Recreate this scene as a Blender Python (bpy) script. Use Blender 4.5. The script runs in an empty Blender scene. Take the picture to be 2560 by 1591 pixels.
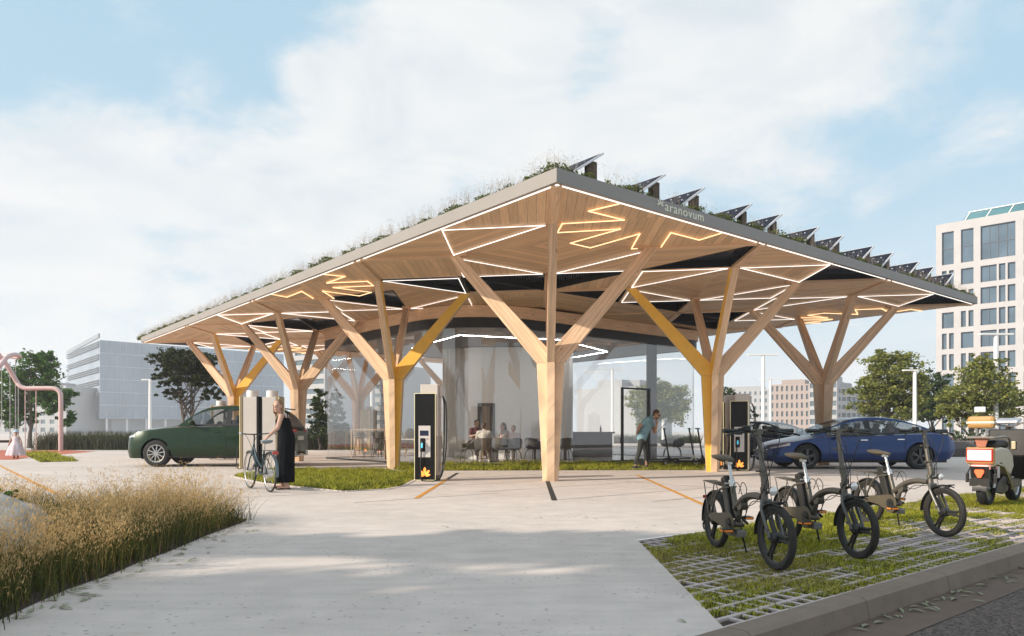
import bpy, math, random
import numpy as np
from mathutils import Vector, Matrix
random.seed(7); RNG = np.random.default_rng(11)
SC = bpy.context.scene; COL = SC.collection
R = math.radians; PI = math.pi
UZ = Vector((0, 0, 1))

# ------------------------------------------------------------ mesh helper
class MB:
    def __init__(s): s.v = []; s.f = []; s.m = []; s.g = []; s.grain = Vector((0, 0, 1))
    def add(s, vs, fs, mi=0):
        o = len(s.v); s.v += [tuple(p) for p in vs]
        for f in fs:
            s.f.append([i + o for i in f]); s.m.append(mi); s.g.append(s.grain)
    def box(s, c, d, M=None, mi=0):
        c = Vector(c); vs = []
        for z in (-.5, .5):
            for y in (-.5, .5):
                for x in (-.5, .5):
                    p = Vector((x*d[0], y*d[1], z*d[2]))
                    vs.append(c + (M @ p if M else p))
        s.add(vs, [(0,2,3,1),(4,5,7,6),(0,1,5,4),(2,6,7,3),(0,4,6,2),(1,3,7,5)], mi)
    def bx(s, x0, x1, y0, y1, z0, z1, mi=0):
        s.box(((x0+x1)/2, (y0+y1)/2, (z0+z1)/2), (x1-x0, y1-y0, z1-z0), None, mi)
    def bar(s, a, b, w, h, up=UZ, mi=0):
        a = Vector(a); b = Vector(b); d = (b-a); L = d.length; d.normalize()
        x = d.cross(Vector(up))
        if x.length < 1e-5: x = d.cross(Vector((1, 0, 0)))
        x.normalize(); z = x.cross(d)
        M = Matrix((x, d, z)).transposed()
        s.box((a+b)/2, (w, L, h), M, mi)
    def tube(s, pts, r, n=8, mi=0, cap=True, closed=False, flat=1.0):
        pts = [Vector(p) for p in pts]; k = len(pts)
        rs = r if isinstance(r, (list, tuple)) else [r]*k
        vs = []; prev = None
        for i, p in enumerate(pts):
            if closed: t = pts[(i+1) % k] - pts[i-1]
            else: t = pts[min(i+1, k-1)] - pts[max(i-1, 0)]
            t.normalize()
            if prev is None:
                a = Vector((0, 0, 1)) if abs(t.z) < .9 else Vector((1, 0, 0))
                nx = t.cross(a).normalized()
            else:
                nx = prev - t*prev.dot(t)
                if nx.length < 1e-6: nx = t.orthogonal()
                nx.normalize()
            prev = nx; ny = t.cross(nx)
            for j in range(n):
                q = 2*PI*j/n
                vs.append(p + nx*math.cos(q)*rs[i] + ny*math.sin(q)*rs[i]*flat)
        fs = []
        for i in range(k if closed else k-1):
            i2 = (i+1) % k
            for j in range(n):
                j2 = (j+1) % n
                fs.append((i*n+j, i*n+j2, i2*n+j2, i2*n+j))
        if cap and not closed:
            fs.append(tuple(range(n))[::-1]); fs.append(tuple((k-1)*n+j for j in range(n)))
        s.add(vs, fs, mi)
    def cyl(s, a, b, r, n=16, mi=0): s.tube([a, b], r, n, mi)
    def capsule(s, a, b, ra, rb=None, n=12, flat=1.0):
        rb = ra if rb is None else rb
        a = Vector(a); b = Vector(b); d = b-a; L = d.length
        d = d.normalized() if L > 1e-6 else Vector((0, 0, 1))
        pts = []; rs = []
        for q in (80, 50, 25): pts.append(a - d*ra*math.sin(R(q))); rs.append(ra*math.cos(R(q)))
        for t in (0, .5, 1): pts.append(a+(b-a)*t if L > 1e-6 else a+d*t*1e-4); rs.append(ra+(rb-ra)*t)
        for q in (25, 50, 80): pts.append(b + d*rb*math.sin(R(q))); rs.append(rb*math.cos(R(q)))
        s.tube(pts, rs, n, flat=flat)
    def lathe(s, prof, c=(0,0,0), axis='Z', n=24, mi=0, a0=0, a1=2*PI):
        c = Vector(c); full = abs(a1-a0-2*PI) < 1e-6; k = n if full else n+1; vs = []
        for i in range(k):
            q = a0+(a1-a0)*i/n; ca, sa = math.cos(q), math.sin(q)
            for r, h in prof:
                if axis == 'Z': p = (r*ca, r*sa, h)
                elif axis == 'Y': p = (r*sa, h, r*ca)
                else: p = (h, r*ca, r*sa)
                vs.append(c+Vector(p))
        m = len(prof); fs = []
        for i in range(n):
            i2 = (i+1) % k
            for j in range(m-1):
                fs.append((i*m+j, i2*m+j, i2*m+j+1, i*m+j+1))
        s.add(vs, fs, mi)
    def ell(s, c, r, n=12, m=8, M=None, mi=0):
        c = Vector(c); vs = []; fs = []
        for i in range(m+1):
            t = PI*i/m
            for j in range(n):
                q = 2*PI*j/n
                p = Vector((r[0]*math.sin(t)*math.cos(q), r[1]*math.sin(t)*math.sin(q), r[2]*math.cos(t)))
                vs.append(c+(M @ p if M else p))
        for i in range(m):
            for j in range(n):
                fs.append((i*n+j, (i+1)*n+j, (i+1)*n+(j+1) % n, i*n+(j+1) % n))
        s.add(vs, fs, mi)
    def prism(s, poly, o, ax, ay, az, mi=0):
        """poly of (a,b) in plane ax,ay at o, extruded by vector az"""
        o, ax, ay, az = Vector(o), Vector(ax), Vector(ay), Vector(az); n = len(poly)
        lo = [o+ax*a+ay*b for a, b in poly]; hi = [p+az for p in lo]
        fs = [tuple(range(n))[::-1], tuple(range(n, 2*n))]
        fs += [(i, (i+1) % n, n+(i+1) % n, n+i) for i in range(n)]
        s.add(lo+hi, fs, mi)
    def sheet(s, poly, z, mi=0):
        s.add([(p[0], p[1], z) for p in poly], [tuple(range(len(poly)))], mi)
    def loft(s, rings, mi=0, cap=True, closed=True):
        n = len(rings[0]); vs = [p for r in rings for p in r]; fs = []
        for i in range(len(rings)-1):
            for j in range(n if closed else n-1):
                fs.append((i*n+j, i*n+(j+1) % n, (i+1)*n+(j+1) % n, (i+1)*n+j))
        if cap and closed:
            fs.append(tuple(range(n))[::-1]); fs.append(tuple((len(rings)-1)*n+j for j in range(n)))
        s.add(vs, fs, mi)
    def build(s, name, mats, parent=None, smooth=None, bevel=0, uv=False):
        me = bpy.data.meshes.new(name)
        me.from_pydata(s.v, [], s.f)
        if not isinstance(mats, (list, tuple)): mats = [mats]
        for m in mats: me.materials.append(m)
        if len(mats) > 1: me.polygons.foreach_set('material_index', s.m)
        if uv:
            l = me.uv_layers.new(name='UVMap'); k = 0; buf = [0.0]*(2*len(me.loops))
            for pi, f in enumerate(s.f):
                g = Vector(s.g[pi]).normalized(); a = UZ.cross(g) if abs(g.z) < .95 else Vector((1, 0, 0)); a.normalize(); b = g.cross(a)
                off = (pi*7.31) % 13 if uv == 'face' else 0
                for vi in f:
                    p = Vector(s.v[vi])
                    buf[2*k] = p.dot(g)+off
                    buf[2*k+1] = (p.dot(a)+p.dot(b)) + off
                    k += 1
            l.data.foreach_set('uv', buf)
        me.validate(); me.update()
        return link(name, me, parent, smooth, bevel)

def link(name, me, parent=None, smooth=None, bevel=0):
    ob = bpy.data.objects.new(name, me); COL.objects.link(ob)
    if parent: ob.parent = parent
    if smooth:
        me.polygons.foreach_set('use_smooth', [True]*len(me.polygons))
        me.set_sharp_from_angle(angle=R(smooth if smooth is not True else 45))
    if bevel:
        b = ob.modifiers.new('bevel', 'BEVEL'); b.width = bevel; b.segments = 2; b.limit_method = 'ANGLE'; b.angle_limit = R(40)
    return ob

def fastmesh(name, V, F, mat, parent=None, smooth=False):
    """numpy verts (N,3) + faces (M,k)"""
    V = np.ascontiguousarray(V, dtype=np.float32); F = np.ascontiguousarray(F, dtype=np.int32)
    me = bpy.data.meshes.new(name); k = F.shape[1]
    me.vertices.add(len(V)); me.vertices.foreach_set('co', V.ravel())
    me.loops.add(F.size); me.loops.foreach_set('vertex_index', F.ravel())
    me.polygons.add(len(F)); me.polygons.foreach_set('loop_start', np.arange(0, F.size, k, dtype=np.int32))
    me.polygons.foreach_set('loop_total', np.full(len(F), k, dtype=np.int32))
    me.materials.append(mat); me.update(calc_edges=True); me.validate()
    ob = bpy.data.objects.new(name, me); COL.objects.link(ob)
    if parent: ob.parent = parent
    if smooth: me.polygons.foreach_set('use_smooth', [True]*len(me.polygons))
    return ob

def thing(name, label, cat, loc=(0,0,0), rz=0, group=None):
    o = bpy.data.objects.new(name, None); COL.objects.link(o); o.empty_display_size = .2
    o.location = loc; o.rotation_euler = (0, 0, rz); return tag(o, label, cat, group)
def tag(o, label=None, cat=None, group=None, kind=None):
    for k, v in (('label', label), ('category', cat), ('group', group), ('kind', kind)):
        if v: o[k] = v
    return o
KIDS = {}
def copy_tree(o, loc=None, rz=None, label=None, parent=None, top=True):
    c = o.copy(); COL.objects.link(c)
    if parent: c.parent = parent
    for ch in list(o.children): copy_tree(ch, parent=c, top=False)
    if loc is not None: c.location = loc
    if rz is not None: c.rotation_euler = (0, 0, rz)
    if label: c['label'] = label
    return c
def fuse(mb, name, mat, parent, voxel=.012, smooth=3):
    """union of the pieces in mb as one continuous surface"""
    me = bpy.data.meshes.new(name); me.from_pydata(mb.v, [], mb.f); me.validate(); me.update()
    ob = bpy.data.objects.new(name, me); COL.objects.link(ob)
    m = ob.modifiers.new('r', 'REMESH'); m.mode = 'VOXEL'; m.voxel_size = voxel
    m2 = ob.modifiers.new('s', 'SMOOTH'); m2.factor = .5; m2.iterations = smooth
    dg = bpy.context.evaluated_depsgraph_get()
    new = bpy.data.meshes.new_from_object(ob.evaluated_get(dg), depsgraph=dg)
    ob.modifiers.clear(); ob.data = new; bpy.data.meshes.remove(me); new.name = name
    new.materials.clear(); new.materials.append(mat)
    new.polygons.foreach_set('use_smooth', [True]*len(new.polygons))
    if parent: ob.parent = parent
    return ob

# ------------------------------------------------------------ materials
MATS = {}
def nodes_of(m):
    m.use_nodes = True; nt = m.node_tree; return nt, nt.nodes, nt.links, nt.nodes['Principled BSDF']
def mat(name, col, rough=.6, metal=0, var=.08, vs=6, bump=0, bs=60, coat=0, emit=0, trans=0, spec=.5, stretch=None):
    if name in MATS: return MATS[name]
    m = bpy.data.materials.new(name); nt, N, L, B = nodes_of(m)
    B.inputs['Base Color'].default_value = (*col, 1); B.inputs['Roughness'].default_value = rough
    B.inputs['Metallic'].default_value = metal; B.inputs['Coat Weight'].default_value = coat
    B.inputs['Coat Roughness'].default_value = .05; B.inputs['Specular IOR Level'].default_value = spec
    tc = N.new('ShaderNodeTexCoord'); src = tc.outputs['Object']
    if stretch:
        mp = N.new('ShaderNodeMapping'); mp.inputs['Scale'].default_value = stretch; L.new(src, mp.inputs['Vector']); src = mp.outputs['Vector']
    if var:
        n = N.new('ShaderNodeTexNoise'); n.inputs['Scale'].default_value = vs; n.inputs['Detail'].default_value = 5
        L.new(src, n.inputs['Vector'])
        mx = N.new('ShaderNodeMix'); mx.data_type = 'RGBA'
        mx.inputs['A'].default_value = (*[c*(1-var) for c in col], 1); mx.inputs['B'].default_value = (*[min(1, c*(1+var)) for c in col], 1)
        mr = N.new('ShaderNodeMapRange'); mr.inputs[1].default_value = .3; mr.inputs[2].default_value = .7
        L.new(n.outputs['Fac'], mr.inputs[0]); L.new(mr.outputs[0], mx.inputs['Factor']); L.new(mx.outputs['Result'], B.inputs['Base Color'])
        mr2 = N.new('ShaderNodeMapRange'); mr2.inputs[3].default_value = max(0, rough-.08); mr2.inputs[4].default_value = min(1, rough+.08)
        L.new(n.outputs['Fac'], mr2.inputs[0]); L.new(mr2.outputs[0], B.inputs['Roughness'])
    if bump:
        n2 = N.new('ShaderNodeTexNoise'); n2.inputs['Scale'].default_value = bs; n2.inputs['Detail'].default_value = 4; L.new(src, n2.inputs['Vector'])
        b = N.new('ShaderNodeBump'); b.inputs['Strength'].default_value = bump; b.inputs['Distance'].default_value = .01
        L.new(n2.outputs['Fac'], b.inputs['Height']); L.new(b.outputs['Normal'], B.inputs['Normal'])
    if emit:
        B.inputs['Emission Color'].default_value = (*col, 1); B.inputs['Emission Strength'].default_value = emit
    MATS[name] = m; return m

def leafmat(name, c1, c2, trans=.35, rough=.6, p0=0, p1=1):
    m = bpy.data.materials.new(name); nt, N, L, B = nodes_of(m)
    g = N.new('ShaderNodeNewGeometry'); r = N.new('ShaderNodeValToRGB')
    r.color_ramp.elements[0].color = (*c1, 1); r.color_ramp.elements[1].color = (*c2, 1); r.color_ramp.elements[0].position = p0; r.color_ramp.elements[1].position = p1
    L.new(g.outputs['Random Per Island'], r.inputs['Fac']); L.new(r.outputs['Color'], B.inputs['Base Color'])
    B.inputs['Roughness'].default_value = rough; B.inputs['Specular IOR Level'].default_value = .25
    t = N.new('ShaderNodeBsdfTranslucent'); L.new(r.outputs['Color'], t.inputs['Color'])
    mx = N.new('ShaderNodeMixShader'); mx.inputs[0].default_value = trans
    L.new(B.outputs[0], mx.inputs[1]); L.new(t.outputs[0], mx.inputs[2]); L.new(mx.outputs[0], N['Material Output'].inputs['Surface'])
    return m

def woodmat(name, col, planks=0, dark=.55, var=.25, knots=True, rough=.55):
    m = bpy.data.materials.new(name); nt, N, L, B = nodes_of(m)
    uv = N.new('ShaderNodeUVMap'); uv.uv_map = 'UVMap'
    mp = N.new('ShaderNodeMapping'); mp.inputs['Scale'].default_value = (1.1, 22, 1); L.new(uv.outputs[0], mp.inputs['Vector'])
    n = N.new('ShaderNodeTexNoise'); n.inputs['Scale'].default_value = 1.6; n.inputs['Detail'].default_value = 6; n.inputs['Distortion'].default_value = .6
    L.new(mp.outputs[0], n.inputs['Vector'])
    ramp = N.new('ShaderNodeValToRGB'); e = ramp.color_ramp.elements
    e[0].position = .3; e[0].color = (*[c*(1-var) for c in col], 1); e[1].position = .7; e[1].color = (*[c*(1+var*.5) for c in col], 1)
    L.new(n.outputs['Fac'], ramp.inputs['Fac']); out = ramp.outputs['Color']
    def mul(a, fac_out):
        mx = N.new('ShaderNodeMix'); mx.data_type = 'RGBA'; mx.blend_type = 'MULTIPLY'; mx.inputs['Factor'].default_value = 1
        L.new(a, mx.inputs['A']); L.new(fac_out, mx.inputs['B']); return mx.outputs['Result']
    if knots:
        mk = N.new('ShaderNodeMapping'); mk.inputs['Scale'].default_value = (1.3, 5.5, 1); L.new(uv.outputs[0], mk.inputs['Vector'])
        vo = N.new('ShaderNodeTexVoronoi'); vo.inputs['Scale'].default_value = 1.0; L.new(mk.outputs[0], vo.inputs['Vector'])
        kr = N.new('ShaderNodeValToRGB'); k = kr.color_ramp.elements; k[0].position = .03; k[0].color = (.45, .3, .2, 1); k[1].position = .1; k[1].color = (1, 1, 1, 1)
        L.new(vo.outputs['Distance'], kr.inputs['Fac']); out = mul(out, kr.outputs['Color'])
    if planks:
        sp = N.new('ShaderNodeSeparateXYZ'); L.new(uv.outputs[0], sp.inputs[0])
        d = N.new('ShaderNodeMath'); d.operation = 'DIVIDE'; d.inputs[1].default_value = planks; L.new(sp.outputs['Y'], d.inputs[0])
        fl = N.new('ShaderNodeMath'); fl.operation = 'FLOOR'; L.new(d.outputs[0], fl.inputs[0])
        wn = N.new('ShaderNodeTexWhiteNoise'); wn.noise_dimensions = '1D'; L.new(fl.outputs[0], wn.inputs['W'])
        mr = N.new('ShaderNodeMapRange'); mr.inputs[3].default_value = .80; mr.inputs[4].default_value = 1.1; L.new(wn.outputs['Value'], mr.inputs[0])
        out = mul(out, mr.outputs[0])
        fr = N.new('ShaderNodeMath'); fr.operation = 'FRACT'; L.new(d.outputs[0], fr.inputs[0])
        gr = N.new('ShaderNodeValToRGB'); k = gr.color_ramp.elements; k[0].position = .0; k[0].color = (dark, dark, dark, 1); k[1].position = .1; k[1].color = (1, 1, 1, 1)
        L.new(fr.outputs[0], gr.inputs['Fac']); out = mul(out, gr.outputs['Color'])
    oi = N.new('ShaderNodeObjectInfo'); om = N.new('ShaderNodeMapRange'); om.inputs[3].default_value = .86; om.inputs[4].default_value = 1.08; L.new(oi.outputs['Random'], om.inputs[0]); out = mul(out, om.outputs[0])
    L.new(out, B.inputs['Base Color']); B.inputs['Roughness'].default_value = rough
    b = N.new('ShaderNodeBump'); b.inputs['Strength'].default_value = .15; b.inputs['Distance'].default_value = .004
    L.new(n.outputs['Fac'], b.inputs['Height']); L.new(b.outputs[0], B.inputs['Normal'])
    return m

def glassmat(name, tint=(.95, .97, .97), refl=1.0, rough=0.0, base=.04):
    """thin architectural glass: lets light through, mirrors more at grazing angles"""
    m = bpy.data.materials.new(name); m.use_nodes = True; nt = m.node_tree; N = nt.nodes; L = nt.links; N.clear()
    o = N.new('ShaderNodeOutputMaterial'); t = N.new('ShaderNodeBsdfTransparent'); t.inputs[0].default_value = (*tint, 1)
    g = N.new('ShaderNodeBsdfGlossy'); g.inputs['Roughness'].default_value = rough
    f = N.new('ShaderNodeLayerWeight'); f.inputs[0].default_value = .35
    p = N.new('ShaderNodeMath'); p.operation = 'POWER'; p.inputs[1].default_value = 2.2; L.new(f.outputs['Facing'], p.inputs[0])
    q = N.new('ShaderNodeMath'); q.operation = 'MULTIPLY_ADD'; q.inputs[1].default_value = refl; q.inputs[2].default_value = base; q.use_clamp = True
    L.new(p.outputs[0], q.inputs[0])
    mx = N.new('ShaderNodeMixShader'); L.new(q.outputs[0], mx.inputs[0]); L.new(t.outputs[0], mx.inputs[1]); L.new(g.outputs[0], mx.inputs[2])
    L.new(mx.outputs[0], o.inputs['Surface']); return m

def emitmat(name, col, s):
    m = bpy.data.materials.new(name); nt, N, L, B = nodes_of(m)
    B.inputs['Base Color'].default_value = (*col, 1); B.inputs['Emission Color'].default_value = (*col, 1); B.inputs['Emission Strength'].default_value = s
    return m

def smooth_path(pts, k=6):
    """Catmull-Rom through pts"""
    P = [Vector(p) for p in pts]; out = []
    for i in range(len(P)-1):
        p0 = P[max(i-1, 0)]; p1 = P[i]; p2 = P[i+1]; p3 = P[min(i+2, len(P)-1)]
        for j in range(k):
            t = j/k
            out.append(.5*((2*p1)+(p2-p0)*t+(2*p0-5*p1+4*p2-p3)*t*t+(3*p1-p0-3*p2+p3)*t**3))
    out.append(P[-1]); return out
def arc(c, r, a0, a1, n, plane='xz'):
    out = []
    for i in range(n+1):
        q = R(a0+(a1-a0)*i/n); a, b = r*math.cos(q), r*math.sin(q)
        out.append(Vector((c[0]+a, c[1], c[2]+b)) if plane == 'xz' else Vector((c[0]+a, c[1]+b, c[2])))
    return out

CAMH = 1.05; FPX = 1840.0; HOR = 1078.0
def gp(x, y, z=0.0):
    """ground point seen at photo pixel (x, y)"""
    Y = (CAMH-z)*FPX/(y-HOR); return Vector(((x-1280)/FPX*Y, Y, z))
def at(x, Y): return (x-1280)/FPX*Y
# ------------------------------------------------------------ camera, sun, sky
cam = bpy.data.cameras.new('camera'); cam.sensor_width = 36; cam.lens = FPX/2560*36
cam.shift_y = (HOR-795.5)/2560; cam.clip_end = 6000; cam.clip_start = .05
co = bpy.data.objects.new('camera', cam); COL.objects.link(co); co.location = (0, 0, CAMH); co.rotation_euler = (R(90), 0, 0); SC.camera = co

SUN_EL = R(25.5); SUN_AZ = math.atan2(-.92, -.39)          # compass angle from +Y towards +X
to_sun = Vector((math.sin(SUN_AZ)*math.cos(SUN_EL), math.cos(SUN_AZ)*math.cos(SUN_EL), math.sin(SUN_EL)))
sun = bpy.data.lights.new('sun', 'SUN'); sun.energy = 5.0; sun.angle = R(.6); sun.color = (1, .885, .73)
so = bpy.data.objects.new('sun', sun); COL.objects.link(so); so.rotation_euler = to_sun.to_track_quat('Z', 'Y').to_euler(); so.location = (-20, 5, 30)

W = bpy.data.worlds.new('World'); SC.world = W; W.use_nodes = True
N = W.node_tree.nodes; L = W.node_tree.links
bg = N['Background']; bg.inputs['Strength'].default_value = .1
sky = N.new('ShaderNodeTexSky'); sky.sky_type = 'NISHITA'; sky.sun_disc = False; sky.sun_elevation = SUN_EL; sky.sun_rotation = SUN_AZ; sky.air_density = 1.0; sky.dust_density = 1.5
tc = N.new('ShaderNodeTexCoord'); G = tc.outputs['Generated']
def wmath(op, a, b=None, c=None, clamp=False):
    n = N.new('ShaderNodeMath'); n.operation = op; n.use_clamp = clamp
    for i, x in enumerate((a, b, c)):
        if x is None: continue
        if isinstance(x, (int, float)): n.inputs[i].default_value = x
        else: L.new(x, n.inputs[i])
    return n.outputs[0]
def wnoise(scale, detail, sx=(1, 1, 1), off=(0, 0, 0), dist=0, rough=.55):
    mp = N.new('ShaderNodeMapping'); mp.inputs['Scale'].default_value = sx; mp.inputs['Location'].default_value = off; L.new(G, mp.inputs['Vector'])
    n = N.new('ShaderNodeTexNoise'); n.inputs['Scale'].default_value = scale; n.inputs['Detail'].default_value = detail; n.inputs['Distortion'].default_value = dist
    n.inputs['Roughness'].default_value = rough
    L.new(mp.outputs[0], n.inputs['Vector']); return n.outputs['Fac']
def blob(px, py, rad, amp, ex=1.0):
    d = Vector(((px-1280)/FPX, 1, (HOR-py)/FPX)).normalized()
    s = N.new('ShaderNodeVectorMath'); s.operation = 'SUBTRACT'; L.new(G, s.inputs[0]); s.inputs[1].default_value = d
    m = N.new('ShaderNodeVectorMath'); m.operation = 'MULTIPLY'; L.new(s.outputs[0], m.inputs[0]); m.inputs[1].default_value = (1/ex, 1, 1)
    l = N.new('ShaderNodeVectorMath'); l.operation = 'LENGTH'; L.new(m.outputs[0], l.inputs[0])
    mr = N.new('ShaderNodeMapRange'); mr.interpolation_type = 'SMOOTHSTEP'; L.new(l.outputs['Value'], mr.inputs[0])
    mr.inputs[1].default_value = rad; mr.inputs[2].default_value = 0; mr.inputs[3].default_value = 0; mr.inputs[4].default_value = amp
    return mr.outputs[0]
big = wnoise(3.6, 12, (1, 1, 1.9), (3.1, 1.7, .4), .35, .62)
fine = wnoise(9, 9, (1, 1, 1.7), (0, 5, 2), .4, .62)
cov = wmath('MULTIPLY_ADD', big, 2.3, -.68)
cov = wmath('ADD', cov, wmath('MULTIPLY_ADD', fine, .75, -.375))
for b in [(330, 150, .17, -.75, 2.2), (40, 130, .16, -.5, 1.8), (690, 125, .13, -.55, 1.6), (1560, 70, .10, -.45, 1.2), (1450, 190, .07, -.40, 1.4), (2330, 350, .22, -.38, 1.6), (2100, 470, .2, -.35, 1.6), (2500, 30, .13, -.5, 1.6),
          (560, 345, .09, -.40, 2.6), (2080, 290, .14, -.3, 1.6), (1000, 230, .26, .50, 1.5), (760, 170, .05, .5, 1.2), (1750, 120, .2, .35, 1.7), (2080, 60, .2, .45, 1.8), (230, 290, .18, .45, 2.4), (700, 560, .4, .35, 2.2), (1250, 60, .12, .2, 1.4), (1850, 210, .14, .4, 2), (2300, 130, .12, .35, 2.2), (2000, 420, .08, .30, 2.5), (2420, 300, .08, .25, 2.5), (2200, 520, .1, .2, 2.5)]:
    cov = wmath('ADD', cov, blob(*b))
mask = N.new('ShaderNodeMapRange'); mask.interpolation_type = 'SMOOTHSTEP'; L.new(cov, mask.inputs[0]); mask.inputs[1].default_value = .12; mask.inputs[2].default_value = .85
sep = N.new('ShaderNodeSeparateXYZ'); L.new(G, sep.inputs[0])
hz = N.new('ShaderNodeMapRange'); hz.interpolation_type = 'SMOOTHSTEP'; L.new(sep.outputs['Z'], hz.inputs[0]); hz.inputs[1].default_value = .36; hz.inputs[2].default_value = -.02; hz.inputs[4].default_value = .85
mk = wmath('MAXIMUM', mask.outputs[0], hz.outputs[0])
# shaded cloud bellies
shd = wnoise(5, 7, (1, 1, 2.4), (7, 2, 9), .8)
cc = N.new('ShaderNodeValToRGB'); cc.color_ramp.elements[0].position = .30; cc.color_ramp.elements[0].color = (.62, .685, .73, 1); cc.color_ramp.elements[1].position = .6; cc.color_ramp.elements[1].color = (.775, .79, .795, 1)
L.new(shd, cc.inputs['Fac'])
cm = N.new('ShaderNodeVectorMath'); cm.operation = 'SCALE'; L.new(cc.outputs[0], cm.inputs[0]); cm.inputs['Scale'].default_value = 10.0
# the clear sky: the physical sky, veiled
sv = N.new('ShaderNodeMix'); sv.data_type = 'RGBA'; sv.inputs['Factor'].default_value = .80; L.new(sky.outputs[0], sv.inputs['A']); sv.inputs['B'].default_value = (4.5, 6.6, 8.0, 1)
fm = N.new('ShaderNodeMix'); fm.data_type = 'RGBA'; L.new(mk, fm.inputs['Factor']); L.new(sv.outputs['Result'], fm.inputs['A']); L.new(cm.outputs[0], fm.inputs['B'])
L.new(fm.outputs['Result'], bg.inputs['Color'])
SC.view_settings.view_transform = 'Standard'; SC.view_settings.look = 'None'; SC.view_settings.gamma = 1; SC.view_settings.exposure = .22
SC.render.engine = 'CYCLES'; SC.cycles.use_denoising = True; SC.cycles.max_bounces = 8; SC.cycles.transparent_max_bounces = 24
SC.cycles.caustics_reflective = False; SC.cycles.caustics_refractive = False; SC.cycles.sample_clamp_indirect = 8

# ------------------------------------------------------------ the ground
def concrete(name, col, speck=True, streak=True, sc=1.0):
    m = bpy.data.materials.new(name); nt, N, L, B = nodes_of(m)
    tc = N.new('ShaderNodeTexCoord'); O = tc.outputs['Object']
    def noise(scale, det, st=None):
        src = O
        if st:
            mp = N.new('ShaderNodeMapping'); mp.inputs['Scale'].default_value = st; L.new(O, mp.inputs['Vector']); src = mp.outputs[0]
        n = N.new('ShaderNodeTexNoise'); n.inputs['Scale'].default_value = scale; n.inputs['Detail'].default_value = det; L.new(src, n.inputs['Vector']); return n.outputs['Fac']
    def ramp(f, a, b, ca, cb):
        r = N.new('ShaderNodeMapRange'); L.new(f, r.inputs[0]); r.inputs[1].default_value = a; r.inputs[2].default_value = b; r.inputs[3].default_value = ca; r.inputs[4].default_value = cb; return r.outputs[0]
    def mul(a, b):
        x = N.new('ShaderNodeMath'); x.operation = 'MULTIPLY'; L.new(a, x.inputs[0]); L.new(b, x.inputs[1]); return x.outputs[0]
    f = ramp(noise(.35*sc, 7), .3, .7, .89, 1.06)
    f = mul(f, ramp(noise(3*sc, 10), .3, .7, .91, 1.06))
    if streak: f = mul(f, ramp(noise(2.2, 8, (.6, 4, 1)), .25, .75, .90, 1.06))
    f = mul(f, ramp(noise(60*sc, 3), .3, .7, .95, 1.04))
    if speck:
        v = N.new('ShaderNodeTexVoronoi'); v.inputs['Scale'].default_value = 14*sc; L.new(O, v.inputs['Vector'])
        w = N.new('ShaderNodeTexVoronoi'); w.inputs['Scale'].default_value = 5*sc; L.new(O, w.inputs['Vector'])
        keep = ramp(noise(.9*sc, 4), .40, .56, 0, 1)
        p = ramp(v.outputs['Distance'], .10, .20, .55, 1); q = ramp(w.outputs['Distance'], .04, .085, .35, 1)
        pq = mul(p, q)
        mx = N.new('ShaderNodeMix'); mx.inputs['A'].default_value = 1; L.new(keep, mx.inputs['Factor']); L.new(pq, mx.inputs['B']); f = mul(f, mx.outputs[0])
    vm = N.new('ShaderNodeVectorMath'); vm.operation = 'SCALE'; vm.inputs[0].default_value = col; L.new(f, vm.inputs['Scale'])
    L.new(vm.outputs[0], B.inputs['Base Color']); B.inputs['Roughness'].default_value = .75; B.inputs['Specular IOR Level'].default_value = .3
    b = N.new('ShaderNodeBump'); b.inputs['Strength'].default_value = .25; b.inputs['Distance'].default_value = .006; L.new(noise(45*sc, 6), b.inputs['Height']); L.new(b.outputs[0], B.inputs['Normal'])
    return m
M_PLAZA = concrete('plaza_concrete', (.625, .55, .505))
M_KERB = concrete('kerb_concrete', (.22, .17, .135), True, False, 2.5)
M_GUTTER = concrete('gutter_concrete', (.15, .105, .08), False, False, 2)
M_SOIL = mat('soil', (.045, .026, .020), .95, var=.4, vs=25, bump=.6, bs=80)
def asphalt():
    m = bpy.data.materials.new('asphalt'); nt, N, L, B = nodes_of(m)
    tc = N.new('ShaderNodeTexCoord'); v = N.new('ShaderNodeTexVoronoi'); v.inputs['Scale'].default_value = 75; L.new(tc.outputs['Object'], v.inputs['Vector'])
    r = N.new('ShaderNodeValToRGB'); e = r.color_ramp.elements; e[0].position = 0; e[0].color = (.022, .016, .014, 1); e[1].position = 1; e[1].color = (.17, .13, .11, 1)
    sp = N.new('ShaderNodeSeparateColor'); L.new(v.outputs['Color'], sp.inputs[0]); L.new(sp.outputs[0], r.inputs['Fac']); L.new(r.outputs[0], B.inputs['Base Color'])
    B.inputs['Roughness'].default_value = .8
    b = N.new('ShaderNodeBump'); b.inputs['Strength'].default_value = .9; b.inputs['Distance'].default_value = .008; b.invert = True; L.new(v.outputs['Distance'], b.inputs['Height']); L.new(b.outputs[0], B.inputs['Normal'])
    return m
M_ASPH = asphalt()
FU = Vector((-.6322, .7748)); FV = Vector((.7748, .6322)); FC = Vector((.68, 11.2)); FROT = math.atan2(FV.y, FV.x)
def uv2(u, v, z=0): p = FC+FU*u+FV*v; return Vector((p.x, p.y, z))
KP = Vector((1.13, 3.895)); 
def kl(t, w):
    """point t metres along the kerb, w metres towards the plaza"""
    p = KP+FV*t+FU*w; return (p.x, p.y)
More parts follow.
